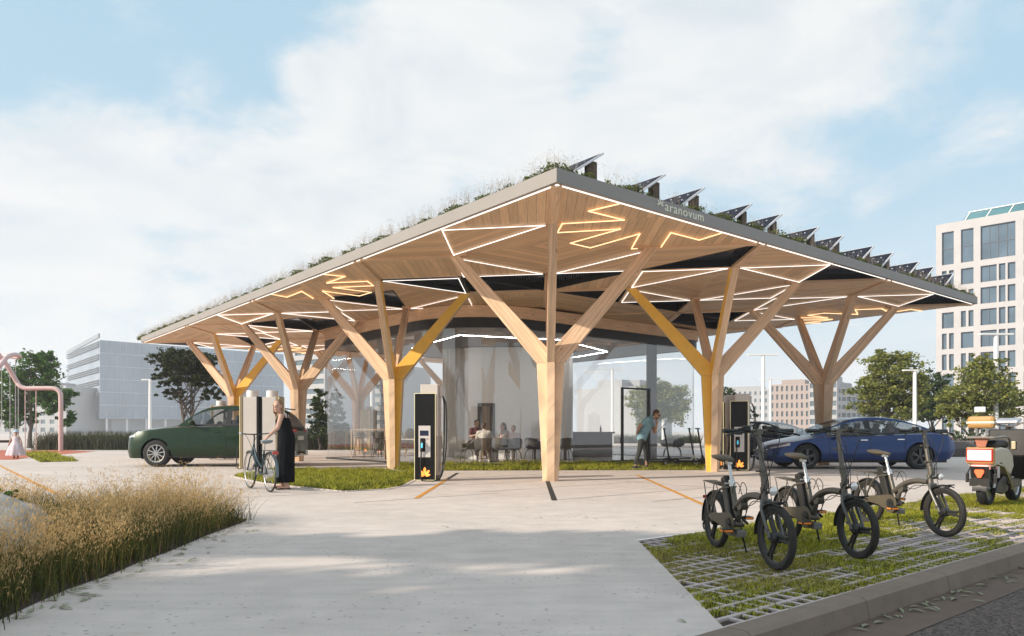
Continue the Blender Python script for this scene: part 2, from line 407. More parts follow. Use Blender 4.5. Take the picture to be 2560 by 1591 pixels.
# plaza: everything on the plaza side of the kerb (a frame of big quads round the paver strip)
TL = Vector((1.21, 7.1))                       # left corner of the paver strip
tw = (TL-KP).dot(FU); tt = (TL-KP).dot(FV)
S0 = kl(-.0, 0); S1 = kl(14, 0); S2 = kl(14, tw); S3 = (TL.x, TL.y)
mb = MB()
far_l = kl(-900, 0); far_r = kl(900, 0)
mb.sheet([kl(-900, 0), S0, S3, (S3[0]-FV.x*900, S3[1]-FV.y*900)], 0)
mb.sheet([S1, kl(900, 0), (S2[0]+FV.x*886, S2[1]+FV.y*886), S2], 0)
mb.sheet([(S3[0]-FV.x*900, S3[1]-FV.y*900), S3, S2, (S2[0]+FV.x*886, S2[1]+FV.y*886), (S2[0]+FV.x*886+FU.x*3000, S2[1]+FV.y*886+FU.y*3000), (S3[0]-FV.x*900+FU.x*3000, S3[1]-FV.y*900+FU.y*3000)], 0)
tag(mb.build('plaza', M_PLAZA), kind='structure')
mb = MB(); mb.sheet([S0, S1, S2, S3], -.02); tag(mb.build('paver_soil', M_SOIL), kind='structure')
# kerb with a chamfered edge, gutter and road
mb = MB(); prof = [(0.0, .012), (-.12, .016), (-.155, -.004), (-.175, -.11), (-.175, -.3), (0, -.3)]; t = -30; k = 0
while t < 60:
    t2 = t+1.25; g = .006
    a = [kl(t+g, w) for w, z in prof]; b = [kl(t2, w) for w, z in prof]
    mb.loft([[(p[0], p[1], prof[i][1]) for i, p in enumerate(a)], [(p[0], p[1], prof[i][1]) for i, p in enumerate(b)]])
    t = t2
tag(mb.build('kerb', M_KERB), kind='structure')
mb = MB(); mb.sheet([kl(-30, -.17), kl(-30, -.47), kl(60, -.47), kl(60, -.17)], -.118); tag(mb.build('gutter', M_GUTTER), kind='structure')
mb = MB(); mb.sheet([kl(-300, -.40), kl(-300, -12), kl(300, -12), kl(300, -.40)], -.122); tag(mb.build('road', M_ASPH), kind='structure')
# grass paver grid: thin concrete bars with open cells
mb = MB(); TLt = (TL-KP).dot(FV)
rows = 15; rh = tw/rows
def left_t(w): return TLt*w/tw
def cbar(a, b, w, z0, z1):
    A = Vector((a[0], a[1], (z0+z1)/2)); B_ = Vector((b[0], b[1], (z0+z1)/2)); mb.bar(A, B_, w, z1-z0)
for i in range(rows+1):
    w = i*rh; wide = .046 if i % 4 == 0 else .033
    cbar(kl(left_t(w)+.01, min(max(w, .03), tw-.02)), kl(14, min(max(w, .03), tw-.02)), wide, -.04, -.004)
cw = .126
for i in range(rows):
    t = math.ceil(left_t(i*rh)/cw)*cw; j = 0
    while t < 12.5:
        wide = .032
        if t > max(left_t(i*rh), left_t((i+1)*rh)): cbar(kl(t, i*rh+.01), kl(t, (i+1)*rh-.01), wide, -.04, -.007)
        t += cw
tag(mb.build('paver_grid', concrete('paver_concrete', (.50, .43, .41), False, False, 3)), kind='structure')
# joints, slots and painted lines
M_SLOT = mat('slot_black', (.02, .02, .02), .7); M_ORANGE = mat('line_orange', (.62, .27, .03), .6, var=.2, vs=12); M_JOINT = mat('joint_grey', (.14, .12, .11), .9)
def strip(name, pts, w, z, m):
    mb = MB()
    for a, b in pts:
        a = Vector(a[:2]); b = Vector(b[:2]); d = (b-a).normalized(); n = Vector((-d.y, d.x))*w/2
        mb.sheet([a+n, a-n, b-n, b+n], z)
    return tag(mb.build(name, m), kind='structure')
strip('drain_slot', [(gp(1368, 1202), gp(1386, 1252)), (gp(1118, 1199), gp(1144, 1183))], .085, .004, M_SLOT)
strip('orange_line', [(gp(1040, 1247), gp(1118, 1199)), (gp(1593, 1188), gp(1762, 1264)), (gp(-40, 1145), gp(145, 1237))], .075, .0045, M_ORANGE)
jl = []
for u0, v0, v1 in ((1.55, -2.6, 0.1), (.0, -.05, 3.9), (1.9, 0, 4.5), (3.4, -4, -.2), (3.4, .2, 6), (-1.1, .9, 6.2), (5.2, -3, 5.5)):
    jl.append((uv2(u0, v0), uv2(u0, v1)))
for v0, u0, u1 in ((3.9, -1.1, 5.2), (-6, 2, 12), (7.5, -2, 3)): jl.append((uv2(u0, v0), uv2(u1, v0)))
strip('paving_joint', jl, .02, .003, M_JOINT)
lines = [(gp(-10, 1216), gp(330, 1202)), (gp(0, 1196), gp(260, 1181))]
strip('parking_line', [(gp(20, 1187), gp(320, 1188.5)), (gp(-60, 1203), gp(380, 1203.5))], .06, .004, mat('line_white', (.8, .78, .75), .6))
# ------------------------------------------------------------ charging canopy (local x = v along the right-hand edge, y = u along the left-hand edge)
M_SOFFIT = woodmat('soffit_planks', (.82, .545, .325), planks=.16, dark=.42, var=.16, knots=False)
M_TIMBER = woodmat('glulam_timber', (.80, .555, .365), planks=.045, dark=.86, var=.24)
M_BEAM = woodmat('glulam_beam', (.80, .53, .33), var=.25)
M_FASCIA = mat('fascia_metal', (.27, .25, .235), .6, .0, var=.05, vs=1.5)
M_YELLOW = mat('yellow_paint', (.86, .50, .075), .5, var=.05)
M_BLACK = mat('black_metal', (.022, .023, .026), .45, .2, var=.1)
M_LED = emitmat('led_white', (1, .95, .90), 1.2)
M_EDGE = emitmat('edge_white', (1, .95, .90), .95)
M_AMBER = emitmat('led_amber', (1, .68, .37), 1.25)
HS = 4.84; RU, RV = 26.1, 17.0; DU, DV = RU/4, RV/3
CAN = thing('charging_canopy', 'large timber charging canopy with branching wooden columns, planted roof and glowing light lines', 'canopy', (FC.x, FC.y, 0), FROT)
# tessellated soffit
def node(i, j):        # cell i along u, j along v
    cu, cv = (i+.5)*DU, (j+.5)*DV
    c = {}
    c['o'] = (cv, cu, HS+.15)
    for su in (-1, 1):
        for sv in (-1, 1):
            c['c', su, sv] = (cv+sv*DV/2, cu+su*DU/2, HS); c['t', su, sv] = (cv+sv*DV/4, cu+su*DU/4, HS)
    for su in (-1, 1): c['m', su, 0] = (cv, cu+su*DU/2, HS); c['m', 0, su] = (cv+su*DV/2, cu, HS)
    return c
SKY = set()
def addsky(i, j, *keys): SKY.add((i, j, frozenset(keys)))
m_, p_ = -1, 1
# openings seen in the ceiling
addsky(0, 0, ('c',1,1), ('m',1,0), ('t',1,1)); addsky(0, 0, ('c',1,1), ('m',0,1), ('t',1,1))
addsky(0, 1, ('c',-1,-1), ('m',0,-1), ('t',-1,-1)) if 0 else None
addsky(0, 1, ('c',-1,-1), ('m',-1,0), ('t',-1,-1)) if 0 else None
addsky(0, 1, ('c',-1,-1), ('t',-1,-1), ('m',0,-1))
addsky(0, 1, ('c',1,1), ('m',1,0), ('t',1,1)); addsky(0, 1, ('c',-1,1), ('m',-1,0), ('t',-1,1))
addsky(0, 1, ('c',1,-1), ('m',1,0), ('t',1,-1))
addsky(0, 2, ('c',-1,1), ('m',-1,0), ('t',-1,1)); addsky(0, 2, ('c',1,-1), ('m',1,0), ('t',1,-1))
addsky(1, 0, ('m',-1,0), ('t',-1,-1), ('t',-1,1)); addsky(1, 0, ('c',-1,1), ('m',-1,0), ('t',-1,1)); addsky(1, 0, ('o',), ('t',1,-1), ('t',1,1))
addsky(1, 2, ('c',-1,-1), ('m',-1,0), ('t',-1,-1)); addsky(1, 2, ('m',-1,0), ('t',-1,-1), ('t',-1,1))
addsky(2, 0, ('o',), ('t',1,-1), ('t',1,1)); addsky(2, 0, ('o',), ('t',1,1), ('t',-1,1))
addsky(3, 0, ('c',1,-1), ('m',1,0), ('t',1,-1)); addsky(3, 0, ('o',), ('t',1,1), ('t',-1,1))
sof = MB(); k = 0; open_tris = []
for i in range(4):
    for j in range(3):
        c = node(i, j); c[('o',)] = c['o']; T = []
        for su in (-1, 1):
            for sv in (-1, 1):
                T += [(('c',su,sv), ('m',su,0), ('t',su,sv)), (('c',su,sv), ('m',0,sv), ('t',su,sv))]
            T += [(('m',su,0), ('t',su,-1), ('t',su,1)), (('m',0,su), ('t',-1,su), ('t',1,su)), (('o',), ('t',su,-1), ('t',su,1)), (('o',), ('t',-1,su), ('t',1,su))]
        for t in T:
            P = [Vector(c[q]) for q in t]
            if (i, j, frozenset(t)) in SKY: open_tris.append(P); continue
            if (P[1]-P[0]).cross(P[2]-P[0]).z > 0: P = [P[0], P[2], P[1]]
            ed = [(P[1]-P[0]), (P[2]-P[1]), (P[0]-P[2])]
            sof.grain = ed[(k*2+i) % 3].normalized() if t[0] != ('o',) else max(ed, key=lambda e: e.length).normalized(); k += 1
            sof.add(P, [(0, 1, 2)])
sof.build('soffit', M_SOFFIT, CAN, uv='face')
# fascia, roof deck
mb = MB(); z0, z1 = HS-.005, 5.05
for (a, b) in (((0, 0), (RV, 0)), ((RV, 0), (RV, RU)), ((RV, RU), (0, RU)), ((0, RU), (0, 0))):
    a = Vector((*a, 0)); b = Vector((*b, 0)); d = (b-a).normalized(); n = Vector((-d.y, d.x, 0))
    o = -n*.02
    for s in (0,):
        vs = [a-d*.02+o, b+d*.02+o, b-d*.05+n*.05, a+d*.05+n*.05]
        mb.add([v+Vector((0, 0, z)) for z in (z0, z1) for v in vs], [(0,3,2,1), (4,5,6,7), (0,1,5,4), (2,3,7,6), (1,2,6,5), (3,0,4,7)])
fas = mb.build('fascia', M_FASCIA, CAN)
M_SUBSTRATE = mat('roof_substrate', (.09, .08, .05), .95, var=.4, vs=3)
# deck with the openings left out: thin plate per closed triangle region above the soffit
mb = MB(); mb.bx(.05, RV-.05, .05, RU-.05, 5.30, 5.32)
OP = []
deck = MB()
for i in range(4):
    for j in range(3):
        x0, x1, y0, y1 = j*DV, (j+1)*DV, i*DU, (i+1)*DU
        deck.add([(x0, y0, 5.03), (x1, y0, 5.03), (x1, y1, 5.03), (x0, y1, 5.03)], [(0, 1, 2, 3)])
deck.build('roof_deck', M_SUBSTRATE, CAN)
# skylights: black reveal lining with a solar glass lid
def solar_mat(name, scale=9, dot=.1, col=(.012, .016, .035), rough=.12):
    m = bpy.data.materials.new(name); nt, N, L, B = nodes_of(m)
    tc = N.new('ShaderNodeTexCoord'); mp = N.new('ShaderNodeMapping'); mp.inputs['Scale'].default_value = (scale, scale, 0); L.new(tc.outputs['Object'], mp.inputs['Vector'])
    v = N.new('ShaderNodeTexVoronoi'); v.voronoi_dimensions = '2D'; v.inputs['Randomness'].default_value = .15; v.inputs['Scale'].default_value = 1; L.new(mp.outputs[0], v.inputs['Vector'])
    r = N.new('ShaderNodeValToRGB'); e = r.color_ramp.elements; e[0].position = dot; e[0].color = (.75, .8, .9, 1); e[1].position = dot+.05; e[1].color = (*col, 1); L.new(v.outputs['Distance'], r.inputs['Fac'])
    L.new(r.outputs[0], B.inputs['Base Color']); B.inputs['Roughness'].default_value = rough; B.inputs['Specular IOR Level'].default_value = .12 if rough > .4 else .5; return m
M_SOLAR = solar_mat('solar_cells', 11, .10)
for P in open_tris:
    c = sum(P, Vector())/3; P = [c+(p-c)*.985 for p in P]; zt = 5.025
    mb = MB()
    for q in range(3):
        a, b = P[q], P[(q+1) % 3]; ai, bi = c+(a-c)*.97, c+(b-c)*.97
        mb.add([(a.x, a.y, a.z-.012), (b.x, b.y, b.z-.012), (b.x, b.y, zt), (a.x, a.y, zt), (ai.x, ai.y, a.z-.012), (bi.x, bi.y, b.z-.012), (bi.x, bi.y, zt), (ai.x, ai.y, zt)],
               [(0, 1, 2, 3), (4, 7, 6, 5), (0, 4, 5, 1)])
    fr = mb.build('skylight', M_BLACK, CAN)
    mb = MB(); mb.add([(p.x, p.y, zt-.02) for p in P], [(0, 1, 2)]); mb.build('solar_glass', M_SOLAR, fr)
# ribs on the diagonals
mb_r = []
for i in range(4):
    for j in range(3):
        c = node(i, j)
        for su in (-1, 1):
            for sv in (-1, 1):
                a = Vector(c['t', su, sv]); b = Vector(c['c', su, sv])
                mb = MB(); mb.grain = (b-a); d = (b-a).normalized()
                mb.bar(a-d*.35-UZ*.012, b-d*(.12 if b.x < .1 or b.x > RV-.1 or b.y < .1 or b.y > RU-.1 else .0)-UZ*.012, .17, .06)
                mb.build('rib', M_BEAM, CAN, uv=True)
# columns
from mathutils import geometry as mgeo
tipr = math.hypot(DU/4, DV/4)
YEL = {(1, 0): (-1, 0), (3, 0): (-1, 0), (0, 1): (0, -1)}          # painted quadrant (u, v) direction
def column(i, j):
    cu, cv = (i+.5)*DU, (j+.5)*DV; th = .082
    root = None; q = YEL.get((i, j)); qd = Vector((q[1], q[0], 0)) if q else None
    def paint(mb, d=None):
        if not qd: return
        for k, f in enumerate(mb.f):
            n = mgeo.normal([Vector(mb.v[i]) for i in f])
            mb.m[k] = 1 if n.dot(qd) < -.3 and (mb.fd[k] if d is None else d).dot(qd) > 0 and abs(n.dot(mb.fd[k] if d is None else d)) < .2 else 0
    tr = MB(); fins = []
    for su in (-1, 1):
        for sv in (-1, 1):
            d = Vector((sv*DV/4, su*DU/4, 0)).normalized(); nrm = Vector((-d.y, d.x, 0))
            o = Vector((cv, cu, 0))-nrm*th; tr.grain = UZ; nf = len(tr.f)
            tr.prism([(0, -.03), (.158, -.03), (.285, 2.48), (0, 2.48)], o, d, UZ, nrm*2*th); tr.fd = getattr(tr, 'fd', [])+[d]*(len(tr.f)-nf)
            b = MB(); b.d = d; b.grain = d*.62+UZ*.78
            b.prism([(.0, 2.482), (.285, 2.482), (tipr+.105, HS+.03), (tipr-.15, HS+.03), (.06, 2.80), (.0, 2.74)], o, d, UZ, nrm*2*th)
            fins.append(b)
    # outward normals for the painted test
    paint(tr)
    col = tr.build('column', [M_TIMBER, M_YELLOW], CAN, uv=True, bevel=.006)
    for b in fins:
        paint(b, b.d); b.build('branch', [M_TIMBER, M_YELLOW], col, uv=True, bevel=.006)
    if q: col['label'] = 'wooden column with one flank painted yellow'
for i in range(4):
    for j in range(3):
        if (i, j) in ((1, 1), (2, 1), (1, 2), (2, 2)): continue
        column(i, j)
# white light lines: an inset triangle from each mid edge to its two branch tips
def lightline(name, pts, r, m, closed=False, z=HS-.03):
    mb = MB()
    P = [Vector((p[0], p[1], z)) for p in pts]
    for q in range(len(P) if closed else len(P)-1): mb.bar(P[q], P[(q+1) % len(P)], r*2, r*1.4)
    return mb.build(name, m, CAN)
LT = [(0,0,'u-'),] ; 
def tri(i, j, key):
    c = node(i, j)
    if key[0] == 'u': s = 1 if key[1] == '+' else -1; K = [('m', s, 0), ('t', s, -1), ('t', s, 1)]
    else: s = 1 if key[1] == '+' else -1; K = [('m', 0, s), ('t', -1, s), ('t', 1, s)]
    P = [Vector(c[k]) for k in K]; ce = sum(P, Vector())/3
    lightline('light_line', [ce+(p-ce)*.9 for p in P], .009 if i < 2 else .012, M_LED, True)
for i, j, key in [(0,0,'v-'), (0,0,'u+'), (0,0,'v+'), (0,1,'v-'), (0,1,'u+'), (0,1,'u-'), (0,1,'v+'), (0,2,'v-'), (0,2,'u+'), (0,2,'u-'), (1,0,'u-'), (1,0,'u+'), (1,0,'v+'), (2,0,'u-'), (2,0,'v-'), (2,0,'u+'),
                  (3,0,'u-'), (3,0,'v+'), (3,0,'u+'), (3,1,'v-'), (3,1,'u-'), (3,2,'v-')]: tri(i, j, key)
# fascia edge strips
lightline('edge_light', [(.07, RU-.1), (.07, .07), (RV-.1, .07)], .011, M_EDGE, False, HS-.012)
# amber leaf outlines
lg = [(1.47,.07),(1.36,.68),(2.24,.65),(1.54,1.52),(1.88,2.02),(2.62,1.09),(2.61,2.43),(3.19,2.44),(3.15,1.08),(3.91,1.97),(4.28,1.5),(3.55,.66),(4.41,.65),(4.32,.07)]
lightline('leaf_outline', [(a, b) for a, b in lg], .011, M_AMBER)
ll = [(.07,11.61),(.57,11.78),(.54,10.7),(1.28,11.56),(1.69,11.13),(.95,10.3),(2.05,10.31),(2.06,9.63),(.95,9.67),(1.66,8.78),(1.27,8.38),(.57,9.23),(.57,8.2),(.07,8.3)]
lightline('leaf_outline', ll, .0125, M_AMBER)
lr = [(RV-.07-.0,1.5),(16.35,1.6),(16.5,2.3),(15.5,2.1),(15.05,2.7),(16.05,3.1),(14.95,3.65),(14.95,4.2),(16.05,4.1),(15.3,4.6),(15.7,4.95),(16.45,4.15),(16.5,5.2),(16.9,4.8)]
lightline('leaf_outline', lr, .014, M_AMBER)
l4 = [(a*.9+3.2, RU-.07-b) for a, b in lg]
lightline('leaf_outline', [(a, 24.65-(24.3-y)) if 0 else (p, q) for (p, q) in [(a, b) for a, b in l4] for a, y in [(0, 0)]], .015, M_AMBER)
# sign on the right-hand fascia
cu_ = bpy.data.curves.new('sign', 'FONT'); cu_.body = 'aranovum'; cu_.size = .205; cu_.extrude = .006; cu_.space_character = 1.12
tmp = bpy.data.objects.new('sign_tmp', cu_); COL.objects.link(tmp)
dg = bpy.context.evaluated_depsgraph_get(); sme = bpy.data.meshes.new_from_object(tmp.evaluated_get(dg)); bpy.data.objects.remove(tmp)
M_SIGN = mat('sign_letters', (.78, .76, .62), .4, var=0, emit=.0)
sme.materials.clear(); sme.materials.append(M_SIGN)
xs = [v.co.x for v in sme.vertices]; wid = max(xs)-min(xs); x0 = min(xs)
VS, VE = 2.53, 3.62
for v in sme.vertices:
    v.co = Vector((VS+(v.co.x-x0)*(VE-VS)/wid, -.027-v.co.z, 4.88+v.co.y*1.12))
link('sign_lettering', sme, CAN)
# leaf emblem before the word
mb = MB()
for a, l in ((-70, .05), (-35, .075), (0, .085), (38, .075), (72, .05)):
    q = R(a); dx, dz = math.sin(q), math.cos(q)
    c0 = Vector((2.40+dx*.035, -.03, 4.93+dz*.035)); c1 = Vector((2.40+dx*(.035+l), -.03, 4.93+dz*(.035+l)))
    mb.bar(c0, c1, .008, .022, up=(dz, 0, -dx))
mb.build('sign_emblem', M_SIGN, CAN)

# ------------------------------------------------------------ rooftop solar panels and planting
M_PVFRAME = mat('panel_frame', (.72, .70, .72), .4, .3, var=0); M_POST = mat('rusty_post', (.11, .075, .05), .8, var=.35, vs=14)
M_PV = solar_mat('panel_cells', 4.5, .05, (.010, .012, .024), .6)
def world(v, u, z=0): p = FC+FU*u+FV*v; return (p.x, p.y, z)
proto = None
vs_a = [1.51, 3.15, 4.33, 5.95, 7.09, 8.69, 9.86, 11.44, 12.55, 14.17, 15.2, 16.6]
ords = ['first', 'second', 'third', 'fourth', 'fifth', 'sixth', 'seventh', 'eighth', 'ninth', 'tenth', 'eleventh', 'last']
for k, v in enumerate(vs_a):
    lab = 'tilted solar panel on the roof edge, %s of the row counting from the near corner' % ords[k]
    if proto is None:
        proto = thing('solar_panel', lab, 'solar panel', world(v, .45, 5.05), FROT, 'solar panels along the roof edge')
        a = Vector((-.84, 0, .14)); b = Vector((0, 0, .70)); d = b-a; nz = Vector((-d.z, 0, d.x)).normalized()
        mb = MB(); mb.prism([(0, 0), (d.length, 0), (d.length, .035), (0, .035)], a, d.normalized(), nz, Vector((0, 1.5, 0))); fr = mb.build('frame', M_PVFRAME, proto)
        mb = MB(); dn = d.normalized(); mb.add([a+dn*.03+nz*.038+Vector((0, .03, 0)), a+dn*(d.length-.03)+nz*.038+Vector((0, .03, 0)), a+dn*(d.length-.03)+nz*.038+Vector((0, 1.47, 0)), a+dn*.03+nz*.038+Vector((0, 1.47, 0))], [(0, 1, 2, 3)])
        mb.build('cell_sheet', M_PV, proto)
        mb = MB(); mb.bx(-.27, -.09, .08, .2, -.03, .565); mb.build('post', M_POST, proto)
        mb = MB(); mb.bx(-.27, -.09, 1.3, 1.42, -.03, .565); mb.build('post', M_POST, proto)
        mb = MB(); mb.bx(-.82, -.75, .1, .16, -.03, .15); mb.bx(-.82, -.75, 1.34, 1.4, -.03, .15); mb.build('foot', M_POST, proto)
    else: copy_tree(proto, world(v, .45, 5.05), FROT, lab)

def blades(P, H, lean, width, seg=3, curl=.6, rnd=RNG, bias=None):
    """grass blades as narrow strips: P (N,3) roots, H heights, lean (0..1)"""
    n = len(P); az = rnd.uniform(0, 2*PI, n); ln = lean*rnd.uniform(.2, 1, n)
    dx, dy = np.cos(az)*ln, np.sin(az)*ln
    if bias is not None: dx = dx+bias[0]; dy = dy+bias[1]
    wa = rnd.uniform(0, PI, n); wx, wy = np.cos(wa)*width*.5, np.sin(wa)*width*.5
    V = np.zeros((n, seg+1, 2, 3)); t = np.linspace(0, 1, seg+1)
    for k in range(seg+1):
        s = t[k]; f = s**(1+curl)
        cx = P[:, 0]+dx*H*f; cy = P[:, 1]+dy*H*f; cz = P[:, 2]+H*s*(1-.25*f*np.minimum(1, np.hypot(dx, dy)))
        w = 1-.92*s**1.5
        V[:, k, 0] = np.stack([cx-wx*w, cy-wy*w, cz], 1); V[:, k, 1] = np.stack([cx+wx*w, cy+wy*w, cz], 1)
    base = (np.arange(n)*(seg+1)*2)[:, None, None]; q = np.arange(seg)[None, :, None]*2
    F = base+q+np.array([0, 1, 3, 2])[None, None, :]
    return V.reshape(-1, 3), F.reshape(-1, 4)
def leafquads(C, size, rnd=RNG, flat=0.0, asp=.6):
    n = len(C); a = rnd.normal(size=(n, 3)); a /= np.linalg.norm(a, axis=1)[:, None]
    b = rnd.normal(size=(n, 3)); b[:, 2] *= (1-flat); a[:, 2] *= (1-flat)
    b -= a*(a*b).sum(1)[:, None]/np.maximum(1e-9, (a*a).sum(1)[:, None]); b /= np.linalg.norm(b, axis=1)[:, None]
    s = size*rnd.uniform(.6, 1.3, n)[:, None]
    V = np.stack([C-a*s*.5, C+b*s*.5*asp, C+a*s*.5, C-b*s*.5*asp], 1)
    return V.reshape(-1, 3), np.arange(4*n).reshape(n, 4)
def joinm(parts):
    Vs, Fs, o = [], [], 0
    for V, F in parts: Vs.append(V); Fs.append(F+o); o += len(V)
    return np.concatenate(Vs), np.concatenate(Fs)
# planting along both visible roof edges: low cushions and flowering stalks
M_SEDUM = leafmat('sedum_green', (.06, .085, .016), (.19, .21, .06), .35)
M_SEDUMD = leafmat('sedum_dark', (.02, .035, .014), (.06, .085, .03), .25)
M_STALK = leafmat('flower_stalk', (.34, .26, .19), (.56, .46, .37), .4)
pts = []; st = []; dens = np.random.default_rng(3)
def wl(v, u, z): p = FC+FU*u+FV*v; return (p.x, p.y, z)
for edge in (0, 1):
    Ltot = RU if edge == 0 else RV; s = 0.15
    while s < Ltot-.1:
        run = dens.uniform(.45, 1.6) if dens.random() < .8 else 0
        if run:
            hh = dens.uniform(.11, .21)
            n = int(run*1500)
            a = s+dens.uniform(0, run, n); dd = np.abs(dens.normal(0, .16, n))+.03; z = 5.03+np.minimum(np.abs(dens.normal(0, 1, n)), 1.6)*hh*.44*(1+.3*np.sin(a*7+edge))
            for q in range(n): pts.append(wl(dd[q], a[q], z[q]) if edge == 0 else wl(a[q], dd[q]+.02, z[q]))
            ns = int(run*(120 if edge == 0 else 50))
            for q in range(ns):
                a_ = s+dens.uniform(-.1, run); d_ = abs(dens.normal(0, .3))+.05
                st.append(wl(d_, a_, 5.05) if edge == 0 else wl(a_, d_, 5.05))
        s += run+dens.uniform(.05, .45)
pts = np.array(pts); V, F = leafquads(pts, .042, RNG)
tag(fastmesh('roof_plants', V, F, M_SEDUM), 'dense green cushion planting along the canopy roof edges', 'plants', kind='stuff')
st = np.array(st); H = RNG.uniform(.16, .40, len(st))
b1 = blades(st, H, .35, .006, 3)
tips = b1[0].reshape(len(st), 4, 2, 3)
heads = []
for k in (2, 3):
    base = tips[:, k].mean(1)
    for q in range(4): heads.append(base+RNG.normal(0, .03, base.shape))
hv = leafquads(np.concatenate(heads), .018, RNG)
V, F = joinm([b1, hv])
tag(fastmesh('roof_flower_stalks', V, F, M_STALK), 'thin pale flowering stalks rising from the roof planting', 'plants', kind='stuff')

# ------------------------------------------------------------ glass pavilion under the canopy
PAV = thing('glass_pavilion', 'curved glass cafe pavilion with black roof band standing under the canopy', 'pavilion', (FC.x, FC.y, 0), FROT)
def rr(v0, v1, u0, u1, rads, n=10):
    """rounded rectangle in (v,u): radii for corners (v0u0, v1u0, v1u1, v0u1)"""
    out = []
    for (cx, cy, sx, sy, a0), r in zip(((v0, u0, 1, 1, 180), (v1, u0, -1, 1, 270), (v1, u1, -1, -1, 0), (v0, u1, 1, -1, 90)), rads):
        for k in range(n+1):
            q = R(a0+90*k/n); out.append((cx+sx*r+r*math.cos(q), cy+sy*r+r*math.sin(q)))
    return out
PV0, PV1, PU0, PU1 = 4.62, 15.7, 9.0, 18.1; RD = (2.6, .5, .5, .35)
def ring_wall(name, off, z0, z1, th, m, uv=False, parent=None, skip=None):
    a = rr(PV0-off, PV1+off, PU0-off, PU1+off, [r+off for r in RD]); b = rr(PV0-off+th, PV1+off-th, PU0-off+th, PU1+off-th, [max(.05, r+off-th) for r in RD])
    mb = MB(); n = len(a)
    for k in range(n):
        k2 = (k+1) % n
        if skip and skip(a[k], a[k2]): continue
        mb.grain = Vector((a[k2][0]-a[k][0], a[k2][1]-a[k][1], 0)) if (a[k2][0]-a[k][0])**2+(a[k2][1]-a[k][1])**2 > 1e-8 else UZ
        P = [(*a[k], z0), (*a[k2], z0), (*a[k2], z1), (*a[k], z1), (*b[k], z0), (*b[k2], z0), (*b[k2], z1), (*b[k], z1)]
        mb.add(P, [(0, 1, 2, 3), (5, 4, 7, 6), (0, 4, 5, 1), (3, 2, 6, 7)])
    return mb.build(name, m, parent or PAV, uv=uv)
M_GLASS = glassmat('clear_glass', (.985, .99, .99), .55, 0.0, .14)
ring_wall('roof_band', .10, 4.16, 4.46, .16, mat('band_black', (.012, .012, .014), .4, var=.1))
ring_wall('ring_beam', .16, 4.463, 4.825, .22, M_BEAM, uv=True)
ring_wall('floor_edge', .06, -.01, .05, .14, M_BLACK)
# glass walls as panes along the path
gl = rr(PV0, PV1, PU0, PU1, RD); 
def pane(pts):
    mb = MB()
    for a, b in zip(pts, pts[1:]):
        mb.add([(*a, .05), (*b, .05), (*b, 4.16), (*a, 4.16)], [(0, 1, 2, 3)])
    mb.build('glass_wall', M_GLASS, PAV, smooth=30)
n1 = 11
pane(gl[0:11]); pane([gl[10], gl[11]]); pane(gl[11:22]); pane([gl[21], gl[22]]); pane(gl[22:33]); pane([gl[32], gl[33]]); pane(gl[33:44]); pane([gl[43], gl[0]])
mb = MB(); mb.add([(*p, .03) for p in gl], [tuple(range(len(gl)))]); mb.build('floor', mat('dark_floor', (.46, .42, .41), .25, var=.1, vs=2), PAV)
mb = MB(); g2 = rr(PV0-.05, PV1+.05, PU0-.05, PU1+.05, RD); mb.add([(*p, 4.17) for p in g2], [tuple(range(len(g2)))[::-1]]); mb.add([(*p, 4.45) for p in g2], [tuple(range(len(g2)))])
mb.build('ceiling', mat('dark_ceiling', (.14, .14, .15), .4, var=.1, vs=1), PAV)
# slim added glow lines that brighten the pavilion interior, in place of ceiling reflections
M_FILLC = emitmat('ceiling_fill_glow', (1, .95, .88), 55)
for a, b in (((6.2, 11.4), (9.6, 10.2)), ((9.6, 10.2), (13.6, 11.8)), ((6.2, 11.4), (7.0, 15.6)), ((13.6, 11.8), (14.4, 15.6))):
    mb = MB(); mb.bar((a[0], a[1], 4.165), (b[0], b[1], 4.165), .014, .006); mb.build('ceiling_fill_line', M_FILLC, PAV)
# door frame and corner post on the right-hand face (u = PU0)
mb = MB(); y = PU0-.03
for v in (11.35, 12.75): mb.bx(v-.03, v+.03, y-.03, y+.05, .03, 2.5)
mb.bx(11.32, 12.78, y-.03, y+.05, 2.5, 2.56); mb.build('door_frame', M_BLACK, PAV)
mb = MB(); mb.bx(12.98, 13.25, y+.07, y+.33, .03, 4.17); mb.build('post', mat('post_grey', (.09, .085, .09), .5), PAV)
# ------------------------------------------------------------ chargers (front faces -y)
M_CHBODY = mat('charger_body', (.60, .54, .50), .4, .1, var=.03); M_CHDARK = mat('charger_lower', (.42, .36, .33), .45, .1, var=.03)
M_CHFRONT = mat('charger_front', (.007, .007, .007), .4, var=0, spec=.25); M_RIM = emitmat('rim_light', (.9, .78, .45), .35)
M_SCREEN = mat('screen_dark', (.012, .018, .05), .15, var=0); M_PANEL = mat('panel_grey', (.62, .57, .54), .4, var=0); M_CABLE = mat('cable_black', (.012, .012, .013), .5, var=0)
M_BLUE = emitmat('plug_blue', (.1, .55, .8), .5); M_LOGO = emitmat('logo_amber', (1, .30, .05), 1.5)
def leaf_logo(mb, c, s, y):
    for a, l, w in ((-72, .55, .2), (-36, .8, .27), (0, 1, .3), (36, .85, .27), (70, .65, .22)):
        q = R(a); d = Vector((math.sin(q), 0, math.cos(q))); n = Vector((d.z, 0, -d.x)); o = Vector((c[0], y, c[1]))
        p = [o+d*.08*s, o+d*.45*s*l+n*w*s*.5, o+d*.8*s*l+n*w*s*.42, o+d*s*l, o+d*.8*s*l-n*w*s*.42, o+d*.45*s*l-n*w*s*.5]
        mb.add(p, [tuple(range(6))])
